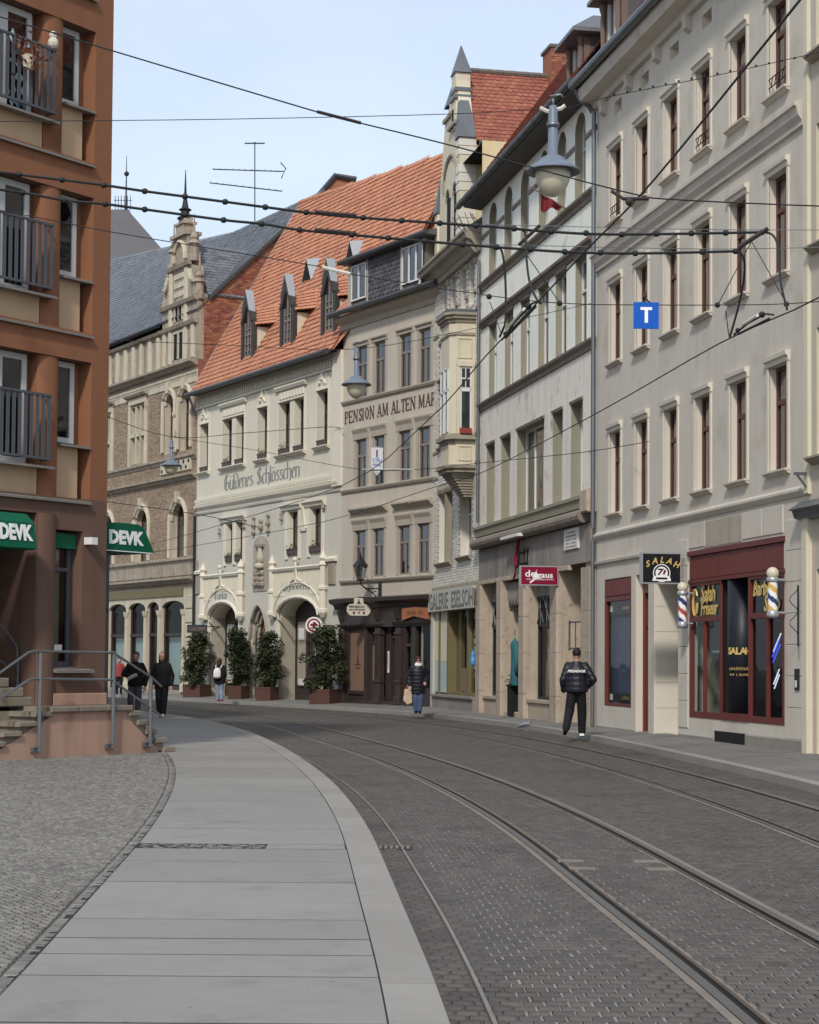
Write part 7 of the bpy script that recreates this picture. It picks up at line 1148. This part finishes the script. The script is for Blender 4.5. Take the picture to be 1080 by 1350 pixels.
MB().tube([(.25, -.1, 1.0), (.2, -.12, .75), (.05, -.14, .5), (.12, -.14, .25), (0, -.14, .0), (-.15, -.14, -.1)], .07, 6, r2=.03).build('figure', M['crimson'], dn); MB().tube([(-.3, 0, .3), (.9, 0, .3)], .03, 5).tube([(-.3, 0, .6), (.9, 0, .62)], .03, 5).tube([(-.2, 0, .2), (-.1, 0, .7)], .03, 5).tube([(.5, 0, .2), (.5, 0, .7)], .03, 5).tube([(.75, 0, .25), (.9, 0, .7)], .03, 5).tube([(.25, .2, 1.0), (.25, -.1, 1.0)], .04, 5).build('scroll', M['iron'], dn); MB().box(-.9, 1.1, -.35, -.2, 1.0, 1.08).build('lamp_tube', M['whitecl'], dn)
ct = thing('coat', 'teal coat hanging at the travertine shop door', 'coat', C.W(4.6, -.05, 1.05), C.rz); MB().lathe([(.25, 0), (.21, .06), (.24, .12), (.20, .5), (.19, .9), (.23, 1.12), (.2, 1.2), (.07, 1.27), (.05, 1.32)], 9, sy=.5).tube([(.2, 0, 1.2), (.3, -.02, .7), (.28, -.02, .35)], .06, 6).build('cloth', M['teal'], ct, smooth=True); MB().tube([(0, 0, 1.38), (0, 0, 1.5), (.04, 0, 1.54)], .01, 4).build('hanger', M['iron'], ct)
ctp = thing('planter', 'tall black planter with small green plant beside the shop door', 'planter', C.W(4.35, .05, .2), C.rz); MB().extz([(-.2, -.2), (.2, -.2), (.2, .2), (-.2, .2)], 0, .85).box(-.23, .23, -.23, .23, .82, .87).build('pot', M['cloth_k'], ctp)
def leaves(n, fn, size, m, name, parent, **k):
    mb = MB()
    for q in range(n):
        p = fn(); a = Vector((random.uniform(-1, 1), random.uniform(-1, 1), random.uniform(-.5, .9))).normalized()*size*random.uniform(.6, 1.3); c = a.cross(Vector((random.uniform(-1, 1), random.uniform(-1, 1), random.uniform(-1, 1)))).normalized()*size*.32
        mb.poly([p, p+a*.5+c, p+a, p+a*.5-c])
    return mb.build(name, m, parent, **k)
leaves(120, lambda: Vector((random.gauss(0, .13), random.gauss(0, .13), .87+abs(random.gauss(0, .12)))), .09, M['green_pl'], 'foliage', ctp, kind='stuff')
bb = thing('plastic_bag', 'bright blue plastic bag tied to the gallery shopfront corner', 'bag', E_.W(6.25, -.16, 1.55), E_.rz); bb.scale = (.55, .55, .62); MB().lathe([(.05, 0), (.17, .12), (.2, .3), (.14, .5), (.16, .62), (.06, .75), (.11, .85)], 9, sy=.8).build('bag', M['bluebag'], bb)
MB().box(-.25, .3, .02, .06, -1.1, .0).build('board', M['galv'], bb) if False else None
# flag on the white house, banner on the guest house
fl_ = thing('flag', 'small dark red flag hanging below the largest street lamp', 'flag', pix(699, 246, 47.)); q = lambda x, y, Y=47.: tuple(pix(x, y, Y)-fl_.location)
MB().tube([q(699, 246), q(746, 275)], .02, 5).build('flag_pole', M['c_brown'], fl_); g = MB(); NX = 8
for i in range(NX):
    f0, f1 = i/NX, (i+1)/NX; A0, A1 = Vector(q(714, 255)).lerp(Vector(q(742, 272)), f0), Vector(q(714, 255)).lerp(Vector(q(742, 272)), f1); B0, B1 = Vector(q(713, 277)).lerp(Vector(q(737, 276)), f0), Vector(q(713, 277)).lerp(Vector(q(737, 276)), f1); wv = lambda f: Vector((0, .08*math.sin(f*9), 0)); g.quad(A0+wv(f0), A1+wv(f1), B1+wv(f1)*1.5+Vector((0, 0, -.04*math.sin(f1*7))), B0+wv(f0)*1.5+Vector((0, 0, -.04*math.sin(f0*7))))
g.build('cloth', M['redflag'], fl_)
bn = thing('banner', 'white pennant banner with blue print on the guest house wall', 'banner', Fb.W(3.05, -.3, 8.25), math.atan2(-Fb.n.y, -Fb.n.x)); MB().ext([(-.22, .25), (0, -.05), (.25, .22), (.25, .95), (-.22, .95)], -.01, .01).build('cloth', M['flag'], bn); scribble(.36, .12, bn, (.0, -.014, .42), M['blue'], seed=3, rows=2, gap=1.2); MB().box(-.03, .03, -.015, -.011, .6, .85).build('emblem', M['crimson'], bn); MB().tube([(-.25, 0, .95), (.4, 0, .95)], .02, 5).build('rod', M['alu'], bn)
# lantern and plaque sign of the guest house
ln = thing('wall_lantern', 'old black wall lantern on a curved bracket of the guest house', 'lantern', Fb.W(2.75, -.75, 4.55), Fb.rz)
MB().lathe([(.1, .0), (.12, .03), (.23, .46), (.21, .47)], 4, a0=R(45)).build('glass_body', glass('lantern_glass', (.55, .55, .5), 1.2), ln); MB().lathe([(.30, .46), (.27, .5), (.12, .68), (.09, .7), (.07, .76), (.03, .86), (.012, .98)], 4, a0=R(45)).lathe([(.13, -.05), (.15, 0), (.1, .02)], 4, a0=R(45)).build('lantern_roof', M['iron'], ln); MB().tube([(.17, -.17, .46), (.08, -.08, 0)], .012, 4).tube([(-.17, -.17, .46), (-.08, -.08, 0)], .012, 4).tube([(.17, .17, .46), (.08, .08, 0)], .012, 4).tube([(-.17, .17, .46), (-.08, .08, 0)], .012, 4).build('lantern_frame', M['iron'], ln); MB().tube([(0, 0, -.05), (0, .05, -.2), (.05, .25, -.32), (.1, .74, -.3)], .025, 6).tube([(.02, .1, -.26), (.08, .5, -.5), (.1, .74, -.75)], .02, 6).box(.04, .2, .70, .75, -.85, -.1).tube([(.05, .3, -.33), (.07, .4, -.45), (.09, .6, -.4)], .018, 5).build('bracket', M['iron'], ln)
sp_ = thing('hanging_sign', 'cream shaped guest house sign above the dark shopfront', 'sign', Fb.W(2.2, -.5, 3.3), math.atan2(-Fb.n.y, -Fb.n.x)-R(14)); a_ = .43
MB().ext([(-a_, .14), (-a_*.85, .05), (-.3, 0), (.3, 0), (a_*.85, .05), (a_, .14), (a_, .28), (a_*.8, .40), (.17, .42), (.17, .62), (-.17, .62), (-.17, .42), (-a_*.8, .40), (-a_, .28)], -.02, .02).build('panel', M['d_jamb'], sp_); letters('PENSION', .12, sp_, (-.36, -.024, .27), M['black'], bold=.003, xs=1.15); letters('AM ALTEN MARKT', .075, sp_, (-.36, -.024, .18), M['black'], bold=.002, xs=.95)
MB().ext([(-.03, .44), (.03, .44), (.015, .58), (-.015, .58)], -.026, -.02).ext([(-.08, .42), (.08, .42), (.05, .47), (-.05, .47)], -.026, -.02).build('emblem', M['black'], sp_); MB().ball((-.18, -.02, .1), .045, 6).ball((0, -.02, .11), .035, 6).ball((.18, -.02, .1), .045, 6).build('emblem', M['crimson'], sp_); MB().tube([(0, .0, .58), (.0, .0, .66), (.3, .3, .66)], .015, 5).build('bracket', M['iron'], sp_)
# round sign and gallery board at the cream house
rs_ = thing('hanging_sign', 'round white sign with dark red ring emblem before the right portal', 'sign', pix(414, 824.5, 69.2)); rr = .31
MB().lathe([(rr, -.05), (rr, .05)], 28).build('disc', M['white'], rs_).rotation_euler = (R(90), 0, 0)
rg = MB()
for r0, r1 in ((.25, .19),):
    for q in range(24): a0, a1 = q*math.pi/12, (q+1)*math.pi/12; rg.poly([(r0*math.cos(a0), -.054, r0*math.sin(a0)), (r0*math.cos(a1), -.054, r0*math.sin(a1)), (r1*math.cos(a1), -.054, r1*math.sin(a1)), (r1*math.cos(a0), -.054, r1*math.sin(a0))])
rg.box(-.13, .13, -.056, -.052, -.03, .06).box(-.15, .15, -.056, -.052, -.12, -.08).box(-.04, .08, -.056, -.052, .06, .12).build('emblem', M['crimson'], rs_); MB().tube([(rr, 0, .0), (rr+.7, .5, 0)], .02, 5).build('bracket', M['iron'], rs_)
gs_ = thing('hanging_sign', 'small dark gallery board with rusty letters left of the cream house', 'sign', pix(260, 829, 79.5)); MB().box(-.42, .42, -.03, .03, -.17, .17).build('panel', mat('slate_board', (52, 56, 66), .6), gs_); letters('GALERIE', .2, gs_, (0, -.034, -.07), M['brownpanel'], bold=.004, align='CENTER', xs=.95); MB().tube([(.42, 0, .1), (1.0, .6, .1)], .02, 5).build('bracket', M['iron'], gs_)
# intercom on the right pier of the grey house, hook on the wall
ic = part(D, 'doorbell_panel', M['iron'], lambda g: g.bbox(12.38, 12.56, -.05, -.015, 1.25, 1.62, .01)); MB().box(12.42, 12.5, -.055, -.05, 1.3, 1.42).build('bell_button', M['whitecl'], ic); part(D, 'wall_bracket', M['iron'], lambda g: g.box(12.72, 12.76, -.13, -.11, 2.0, 3.05).tube([(12.74, -.12-.16*math.sin(q*.55)**2, 3.0-q*.07) for q in range(12)], .008, 5))
# ------------------------------------------------------------------ planters with laurels before the cream house
ordw = ['left portal edge, below the gallery board', 'right side of the left portal', 'left of the right portal', 'right of the right portal, tallest and widest']
def on_face(b, px_, off, z):                                      # point on the plane `off` in front of a facade, under a photo column
    d_ = _f+_r*((px_-PCX)/FPX)-_u*((900-PCY)/FPX); a0 = b.A+b.n*off; t_ = a0.dot(b.n)/d_.dot(b.n); return Vector((d_.x*t_, d_.y*t_, z))
for k, (px_, w_, h_, Y) in enumerate(((260, .86, 2.2, .7), (315, .6, 2.3, .65), (353, .64, 2.15, .65), (429, .84, 2.25, .7))):
    p = on_face(G, px_, Y, .14); hb = .52; w = w_/2
    t = thing('planter_box', 'rust brown square planter at the '+ordw[k], 'planter', (p.x, p.y, .14), R(-28), 'rusty planters along the cream house')
    MB().extz([(-w, -w), (w, -w), (w, w), (-w, w)], 0, hb).build('box', M['rust'], t); MB().extz([(-w+.03, -w+.03), (w-.03, -w+.03), (w-.03, w-.03), (-w+.03, w-.03)], hb-.02, hb+.012).build('soil', M['bark'], t); MB().box(-w-.01, w+.01, -w-.01, -w+.02, hb-.04, hb+.02).box(-w-.01, w+.01, w-.02, w+.01, hb-.04, hb+.02).box(-w-.01, -w+.02, -w, w, hb-.04, hb+.02).box(w-.02, w+.01, -w, w, hb-.04, hb+.02).build('rim', M['rust'], t)
    s = thing('laurel_shrub', ['dark laurel with yellowing leaves in the planter below gallery board', 'tall dark laurel in the planter by the left portal', 'slim dark laurel in the planter left of right portal', 'widest dark laurel in the planter right of right portal'][k], 'shrub', (p.x, p.y, .14+hb), random.uniform(0, 3), 'laurels in the rusty planters')
    st = MB(); tips = []
    for q in range(9):
        a = random.uniform(0, 6.28); tp = Vector((w*.9*math.cos(a)*random.uniform(.3, 1), w*.9*math.sin(a)*random.uniform(.3, 1), h_*random.uniform(.5, .97))); st.tube([(.05*math.cos(a), .05*math.sin(a), 0), tuple(tp*.5+Vector((0, 0, .1))), tuple(tp)], .022, 5, r2=.006); tips.append(tp)
    st.build('stem', M['bark'], s)
    cl = [(Vector((random.gauss(0, (.23, .18, .18, .24)[k]), random.gauss(0, (.23, .18, .18, .24)[k]), h_*random.uniform(.04, .95))), random.uniform(.12, .28)) for q in range(90)]
    def pt():
        c, r_ = random.choice(cl); taper = max(.3, 1-(c.z/h_)**3*.6); v = Vector((random.gauss(0, 1), random.gauss(0, 1), random.gauss(0, 1))).normalized()*r_*random.uniform(.5, 1)
        return Vector((c.x*taper*1.25, c.y*taper*1.25, c.z))+v
    leaves(7500, pt, .10, M['leaf'], 'foliage', s, kind='stuff'); leaves(700 if k == 0 else 160, pt, .10, M['leaf2'], 'foliage', s, kind='stuff')
# ================================================================== people, pigeon, unseen house added beyond the brown building
def remesh(mb, name, m, parent, vox=.014, smooth=4, quilt=None, sm=True):
    me = mb.mesh('tmp', m); o = bpy.data.objects.new('tmp', me); COL.objects.link(o)
    r = o.modifiers.new('r', 'REMESH'); r.mode = 'VOXEL'; r.voxel_size = vox
    s = o.modifiers.new('s', 'SMOOTH'); s.iterations = smooth; s.factor = .5
    bpy.context.view_layer.update(); out = bpy.data.meshes.new_from_object(o.evaluated_get(bpy.context.evaluated_depsgraph_get())); bpy.data.objects.remove(o); out.name = name
    if not out.materials: out.materials.append(m)
    if quilt:
        n = len(out.vertices); co = np.empty(n*3, np.float32); out.vertices.foreach_get('co', co); co = co.reshape(-1, 3); no = np.array([v.normal for v in out.vertices]); w = np.abs(np.sin(co[:, 2]*math.pi/quilt[0]))**.5-.6
        out.vertices.foreach_set('co', (co+no*w[:, None]*quilt[1]).astype(np.float32).ravel())
    if sm: out.polygons.foreach_set('use_smooth', [True]*len(out.polygons))
    out.update(); return obj(name, out, parent)
def limb(mb, pts, rs):
    for (a, b, ra, rb) in zip(pts[:-1], pts[1:], rs[:-1], rs[1:]): mb.tube([a, b], ra, 10, r2=rb); mb.ball(a, ra, 8)
    mb.ball(pts[-1], rs[-1], 8)
def stack(mb, rows, n=14):                                          # elliptical body sections: (x, y, z, rx, ry)
    vs = [(x+rx*math.cos(2*math.pi*k/n), y+ry*math.sin(2*math.pi*k/n), z) for x, y, z, rx, ry in rows for k in range(n)]; N = len(rows)
    mb.add(vs, [(i*n+k, i*n+(k+1) % n, (i+1)*n+(k+1) % n, (i+1)*n+k) for i in range(N-1) for k in range(n)]+[tuple(range(n-1, -1, -1)), tuple(range((N-1)*n, N*n))])
def hand(mb, w, d, side):                                           # palm, five bent fingers of unequal length, thumb from the side
    w, d = Vector(w), Vector(d).normalized(); s = d.cross(Vector((0, 1, 0))); s = s.normalized()*side if s.length > .1 else Vector((side, 0, 0)); f = Vector((0, -1, 0))
    limb(mb, [w, w+d*.085], [.026, .034]); mb.ball(w+d*.05+s*.012, .03, 8)
    for k, ln in enumerate((.070, .080, .074, .058)):
        b = w+d*.085+s*(-.033+.022*k); limb(mb, [b, b+d*ln*.55+f*.006, b+d*ln*.9+f*.03], [.0115, .010, .009])
    b = w+d*.03+s*-.03; limb(mb, [b, b+s*-.028+d*.035+f*.012, b+s*-.03+d*.065+f*.02], [.014, .012, .010])
def person(label, pos, rz, H, P, look, group=None):
    t = thing('person', label, 'person', pos, rz, group); k = H/1.75
    hipL, hipR = Vector((-.09, 0, .90)), Vector((.09, 0, .90)); J = dict(kl=(-.10, -.02, .48), al=(-.10, .0, .09), kr=(.10, -.02, .48), ar=(.10, .0, .09), el=(-.27, .03, 1.13), wl=(-.26, -.05, .88), er=(.27, .03, 1.13), wr=(.26, -.05, .88), lean=0., turn=0.); J.update(P)
    kl, al, kr, ar, el, wl, er, wr = (Vector(J[q]) for q in ('kl', 'al', 'kr', 'ar', 'el', 'wl', 'er', 'wr')); ly = J['lean']; S_ = lambda v: Vector(v)*k
    shL, shR = Vector((-.17, ly, 1.405)), Vector((.17, ly, 1.405)); bulk = look.get('bulk', 1.)
    mb = MB(); stack(mb, [(0, 0, .86, .10, .08), (0, 0, .95, .155, .10), (0, ly*.4, 1.08, .135, .09), (0, ly*.8, 1.28, .165, .105), (0, ly, 1.40, .17, .085), (0, ly, 1.46, .08, .06)])
    for h, q, a in ((hipL, kl, al), (hipR, kr, ar)): limb(mb, [h, q, a], [.085, .058, .038]); limb(mb, [a, a+Vector((0, -.12, -.06))], [.036, .03])
    for s, e, w in ((shL, el, wl), (shR, er, wr)): limb(mb, [s, e, w], [.055, .042, .028])
    if not J.get('nohands'): hand(mb, wl, wl-el, -1); hand(mb, wr, wr-er, 1)
    hx, hy = J.get('head', (0, ly)); hd = Vector((hx, hy-.01, 1.635)); limb(mb, [(0, ly, 1.42), (hx, hy, 1.55)], [.058, .052])
    stack(mb, [(hd.x, hd.y-.012, hd.z-.115, .03, .035), (hd.x, hd.y-.012, hd.z-.09, .052, .066), (hd.x, hd.y-.006, hd.z-.04, .068, .086), (hd.x, hd.y, hd.z+.02, .074, .094), (hd.x, hd.y+.004, hd.z+.07, .070, .088), (hd.x, hd.y+.006, hd.z+.105, .045, .055), (hd.x, hd.y+.006, hd.z+.118, .012, .014)])
    i0 = len(mb.v)-7*14
    mb.v[i0:] = [tuple(hd+(Vector(v)-hd)*1.09) for v in mb.v[i0:]]
    limb(mb, [hd+Vector((0, -.095, .005)), hd+Vector((0, -.120, -.035))], [.010, .017]); [mb.ball(hd+Vector((s*.076, .01, -.02)), .022, 8, sz=1.4) for s in (-1, 1)]; mb.ball(hd+Vector((0, -.088, -.072)), .016, 8, sz=.6)
    mb.v = [tuple(Vector(v)*k) for v in mb.v]; body = remesh(mb, 'body', M['skin'], t, .011, 3)
    for s in (-1, 1): MB().ball(S_(hd+Vector((s*.032, -.094, .010))), .011, 8).build('eye', M['black'], t, smooth=True)
    MB().box(hd.x*k-.022, hd.x*k+.022, (hd.y-.104)*k, (hd.y-.09)*k, (hd.z-.078)*k, (hd.z-.068)*k).build('mouth', mat('lips', (150, 90, 84), .5, .02), t)
    def sc(q): q.v = [tuple(Vector(v)*k) for v in q.v]; return q
    # trousers, shoes
    tr = MB(); f = look.get('leg', 1.); stack(tr, [(0, 0, .82, .12, .1), (0, 0, .93, .175, .125), (0, 0, 1.04, .155, .11)])
    for h, q, a in ((hipL, kl, al), (hipR, kr, ar)): limb(tr, [h, q, a+Vector((0, .0, -.01))], [.105, .078*f, .062*f])
    remesh(sc(tr), 'trousers', M[look['legs']], t, .015, 3)
    for q, (kn, a) in enumerate(((kl, al), (kr, ar))):
        toe = Vector(J.get('toel' if q == 0 else 'toer', (0, -.17, -.045))); sh = MB(); limb(sh, [a+Vector((0, .045, -.045)), a+toe*.55+Vector((0, 0, -.012)), a+toe], [.045, .05, .038]); sh.ball(a+Vector((0, .02, -.005)), .048, 8)
        remesh(sc(sh), 'shoe', M[look['shoes']], t, .012, 2)
    # jacket with sleeves
    jk = MB(); hem = look.get('hem', .84); b = bulk
    stack(jk, [(0, 0, hem, .185*b, .135*b), (0, 0, max(hem+.05, .95), .19*b, .14*b), (0, ly*.5, 1.12, .18*b, .135*b), (0, ly*.8, 1.28, .185*b, .13*b), (0, ly, 1.38, .17*b, .11*b), (0, ly, 1.44, .115*b, .09*b), (0, ly, 1.50, .075*b, .075*b)])
    for s, e, w in ((shL, el, wl), (shR, er, wr)): limb(jk, [s, e, e.lerp(w, .96)], [.070*b, .062*b, .046*b])
    remesh(sc(jk), 'jacket', M[look['top']], t, .014, 3, look.get('quilt'))
    # hair
    hr_ = MB(); st = look.get('hairstyle', 'short'); z0 = {'short': .0, 'long': -.13, 'hood': -.14}[st]; g = 1.27 if st == 'short' else 1.42
    if st == 'hood': stack(hr_, [(hd.x, hd.y+.02, hd.z-.15, .10, .11), (hd.x, hd.y+.03, hd.z-.02, .105, .105), (hd.x, hd.y+.025, hd.z+.08, .09, .10), (hd.x, hd.y+.02, hd.z+.14, .03, .035)])
    else: stack(hr_, [(hd.x, hd.y+.03+(.02 if st == 'long' else 0), hd.z+z0-.02, .06*g, .066*g), (hd.x, hd.y+.022, hd.z+.03, .071*g, .08*g), (hd.x, hd.y+.012, hd.z+.09, .066*g, .082*g), (hd.x, hd.y+.01, hd.z+.145, .02*g, .025*g)])
    remesh(sc(hr_), 'hood' if st == 'hood' else 'hair', M[look['hair']], t, .012, 2)
    if st == 'hood': fc = MB(); stack(fc, [(hd.x, hd.y-.055, hd.z-.1, .04, .04), (hd.x, hd.y-.06, hd.z, .062, .045), (hd.x, hd.y-.055, hd.z+.07, .05, .04)]); remesh(sc(fc), 'face', M['skin'], t, .011, 2); [MB().ball(S_(hd+Vector((s*.028, -.108, .012))), .011, 8).build('eye', M['black'], t) for s in (-1, 1)]
    return t, S_, hd
gp = lambda px_, py_, z=.13: (lambda q: (q[0], q[1], z))(tuple(Vector((0, 0, CAMH))+(_f+_r*((px_-PCX)/FPX)-_u*((py_-PCY)/FPX))*((z-CAMH)/(_f+_r*((px_-PCX)/FPX)-_u*((py_-PCY)/FPX)).z)))
# man walking away on the right pavement
q = gp(760, 970, .132); mt, S_, hd = person('tall man in black padded jacket seen from behind walking away', q, R(174), 1.86, dict(kl=(-.11, -.10, .49), al=(-.11, -.14, .09), kr=(.14, .0, .50), ar=(.20, .26, .17), toer=(.03, -.10, -.125), el=(-.34, .06, 1.13), wl=(-.22, -.10, .98), er=(.27, .05, 1.12), wr=(.26, -.08, .90), lean=-.02, nohands=1), dict(legs='cloth_k', shoes='cloth_k', top='cloth_n', hair='hair_d', bulk=1.24, leg=1.28, hem=.87, quilt=(.115, .012)))
lt = letters('PEGADOR', .075, mt, (0, .192, 1.36), M['white'], rot=(R(94), 0, R(180)), align='CENTER', bold=.003, shear=.25, xs=1.1, name='back_print')
for s, (a, b_) in ((-1, (-.11, -.14)),): MB().box(a*1.06-.05, a*1.06+.05, b_*1.06-.19, b_*1.06+.1, .0 if s < 0 else .06, .045 if s < 0 else .1).build('shoe_sole', M['white'], mt)
# couple walking towards the camera on the left pavement
q = gp(178, 946); m1, S_, hd = person('man with short hair in black jacket and grey trousers, holding a cloth', q, R(-6), 1.76, dict(kl=(-.11, -.10, .50), al=(-.10, -.02, .12), kr=(.10, -.06, .48), ar=(.09, -.12, .09), el=(-.33, .0, 1.16), wl=(-.10, -.2, 1.10), er=(.30, .04, 1.12), wr=(.28, -.04, .86), head=(.02, -.02)), dict(legs='grey_cl', shoes='whitecl', top='cloth_k', hair='hair_d', bulk=1.15, leg=1.12))
cl_ = thing('folded_cloth', 'grey folded cloth carried by the man in black jacket', 'cloth', Vector(q)+Vector((-.06, -.27, 1.08)), R(-6)); r_ = MB(); r_.tube([(-.12, 0, -.05), (.02, .0, .03), (.14, 0, .08)], .05, 8); remesh(r_, 'cloth', M['d_trim'], cl_, .014, 3)
q = gp(213, 946); person('person in black hood, black clothes and white shoes walking beside a man', q, R(-5), 1.76, dict(kl=(-.08, -.06, .48), al=(-.06, .02, .09), kr=(.09, -.05, .48), ar=(.07, -.08, .09), el=(-.27, .04, 1.12), wl=(-.24, -.08, .9), er=(.27, .04, 1.12), wr=(.27, -.06, .87)), dict(legs='cloth_k', shoes='whitecl', top='cloth_k', hair='hair_r', bulk=1.18, leg=1.05, hairstyle='hood'))
# woman with bag on the far pavement
q = gp(551, 941, .15); wm, S_, hd = person('woman in dark quilted coat, glasses and jeans carrying a bag', q, R(6), 1.68, dict(kl=(-.08, -.05, .48), al=(-.06, .03, .09), kr=(.08, -.08, .49), ar=(.05, -.06, .09), el=(-.28, .05, 1.13), wl=(-.27, -.02, .88), er=(.29, .06, 1.14), wr=(.22, -.13, .98)), dict(legs='denim', shoes='cloth_k', top='cloth_n', hair='hair_r', bulk=1.25, leg=1.05, hem=.62, hairstyle='long', quilt=(.11, .014)))
sc_ = MB(); sc_.lathe([(.10, 0), (.12, .03), (.10, .09), (.07, .12)], 12, (0, -.02, 1.40)); remesh(sc_, 'scarf', M['whitecl'], wm, .014, 2)
gg = MB(); [gg.box(s*.032-.026, s*.032+.026, -.112, -.105, 1.565, 1.60) for s in (-1, 1)]; gg.box(-.07, .07, -.108, -.103, 1.592, 1.6); gg.build('glasses', M['black'], wm)
tb = thing('tote_bag', 'pale printed tote bag hanging from the hand of the woman', 'bag', Vector(q)+Vector((-.30, -.06, .28)), R(20)); r_ = MB(); r_.ext([(-.14, .1), (-.02, -.02), (.13, .05), (.11, .46), (-.1, .44)], -.045, .045); remesh(r_, 'bag', M['paper'], tb, .014, 3); MB().tube([(-.07, 0, .42), (.02, 0, .62), (.08, 0, .44)], .009, 5).build('handle', M['paper'], tb)
# woman with the white rucksack before the portal
q = gp(289, 924.5, .15); bw, S_, hd = person('woman with white rucksack seen from behind before the left portal', q, R(165), 1.60, dict(kl=(-.09, -.04, .48), al=(-.11, .04, .09), kr=(.08, -.02, .48), ar=(.07, -.05, .09), el=(-.26, .0, 1.13), wl=(-.16, -.16, 1.0), er=(.26, .0, 1.13), wr=(.16, -.16, 1.0)), dict(legs='denim_l', shoes='redcl', top='cloth_k', hair='hair_r', bulk=1.3, leg=1.12, hem=.74, hairstyle='long'))
rk = thing('rucksack', 'white rucksack on the back of the woman in black jacket', 'bag', Vector(q), R(165)); r_ = MB(); stack(r_, [(0, .24, .86, .1, .07), (0, .26, .92, .15, .10), (0, .25, 1.1, .15, .10), (0, .24, 1.2, .12, .08), (0, .22, 1.26, .05, .04)]); remesh(r_, 'bag', M['whitecl'], rk, .016, 3); MB().tube([(-.09, .17, 1.24), (-.12, .05, 1.36), (-.12, -.1, 1.3)], .018, 5).tube([(.09, .17, 1.24), (.12, .05, 1.36), (.12, -.1, 1.3)], .018, 5).build('strap', M['whitecl'], rk)
# distant person half hidden by the handrail
pp_ = pix(157, 895, 84.); person('distant small person in red and white top behind the handrail', (pp_.x, pp_.y, .15), R(20), 1.62, {}, dict(legs='cloth_k', shoes='cloth_k', top='redcl', hair='hair_d', bulk=1.05))
# pigeon
q = gp(693, 964, .14); pg = thing('pigeon', 'grey pigeon standing on the right pavement kerb', 'pigeon', q, R(62)); r_ = MB()
limb(r_, [(0, -.07, .16), (0, .02, .15), (0, .13, .11), (0, .22, .09)], [.05, .062, .04, .018]); limb(r_, [(0, -.09, .19), (0, -.12, .25)], [.034, .024]); r_.ball((0, -.13, .275), .032, 8); limb(r_, [(0, -.155, .268), (0, -.185, .258)], [.008, .004]); [limb(r_, [(s*.02, .0, .11), (s*.02, .0, .02), (s*.02, -.04, .008)], [.012, .007, .007]) for s in (-1, 1)]; remesh(r_, 'body', M['pigeon'], pg, .008, 2)
for s in (-1, 1): r_ = MB(); limb(r_, [(s*.05, -.05, .17), (s*.052, .05, .15), (s*.03, .2, .10)], [.026, .03, .01]); remesh(r_, 'wing', M['pigeon'], pg, .009, 2)
# unseen house added beyond the brown building for the shop glass to reflect
Xb = Bld((-8.6, 44.), (-17.5, 68.), 'townhouse', 'unseen sand coloured house added behind the brown apartment building for window reflections', 'house'); Xb.n = -Xb.n
hb = MB().box(0, Xb.L, 0.02, 9, .1, 14.5).build('wall', M['f_wall'], Xb.root); MB().prof([(-.3, 14.4), (9.3, 14.4), (4.5, 18.5)], -.2, Xb.L+.2).build('roof', M['tile2'], Xb.root)
for z in (1.0, 5.2, 8.6, 11.8):
    for k in range(9): MB().box(1.2+k*2.7, 2.3+k*2.7, -.03, .03, z, z+1.9).build('window', M['grey_cl'], Xb.root)
# ================================================================== pieces that stand apart become parts of their own
_ex = {}
def explode(o):
    me = o.data
    if me.name not in _ex:
        n = len(me.vertices); par = list(range(n))
        def fd(a):
            while par[a] != a: par[a] = par[par[a]]; a = par[a]
            return a
        for e in me.edges: a, b = fd(e.vertices[0]), fd(e.vertices[1]); par[a] = b
        gr = {}
        for p in me.polygons: gr.setdefault(fd(p.vertices[0]), []).append(p)
        out = []
        for ps in gr.values():
            mp = {}; V = []; Fs = []
            for p in ps:
                f = []
                for v in p.vertices:
                    if v not in mp: mp[v] = len(V); V.append(tuple(me.vertices[v].co))
                    f.append(mp[v])
                Fs.append(f)
            m = bpy.data.meshes.new(me.name); m.from_pydata(V, [], Fs); [m.materials.append(x) for x in me.materials]; m.polygons.foreach_set('material_index', [p.material_index for p in ps]); m.polygons.foreach_set('use_smooth', [p.use_smooth for p in ps]); m.update(); out.append(m)
        _ex[me.name] = out
    out = _ex[me.name]
    if len(out) < 2 or len(out) > 60: return
    nm = o.name.split('.')[0]; o.data = out[0]
    for m in out[1:]:
        c = bpy.data.objects.new(nm, m); COL.objects.link(c); c.parent = o.parent; c.location = o.location; c.rotation_euler = o.rotation_euler
EXPL = {'downpipe', 'window_architrave', 'plinth', 'dormer_side', 'recess_back', 'relief_finial', 'slate_cheek', 'volute', 'paper_notice', 'pierced_quatrefoil', 'sign_strip', 'tracery', 'antenna_rod', 'fluting', 'side_cornice', 'print', 'gothic_moulding', 'roll_moulding', 'ridge_tile', 'panel', 'pinnacle', 'coping', 'frieze', 'coat_of_arms', 'hatch_front', 'bell_button', 'eyes', 'balcony_railing', 'dormer_cheek', 'loggia_pier', 'sunk_panel'}
for o in [o for o in bpy.data.objects if o.type == 'MESH' and o.parent and o.name.split('.')[0] in EXPL and o.get('kind') is None]: explode(o)
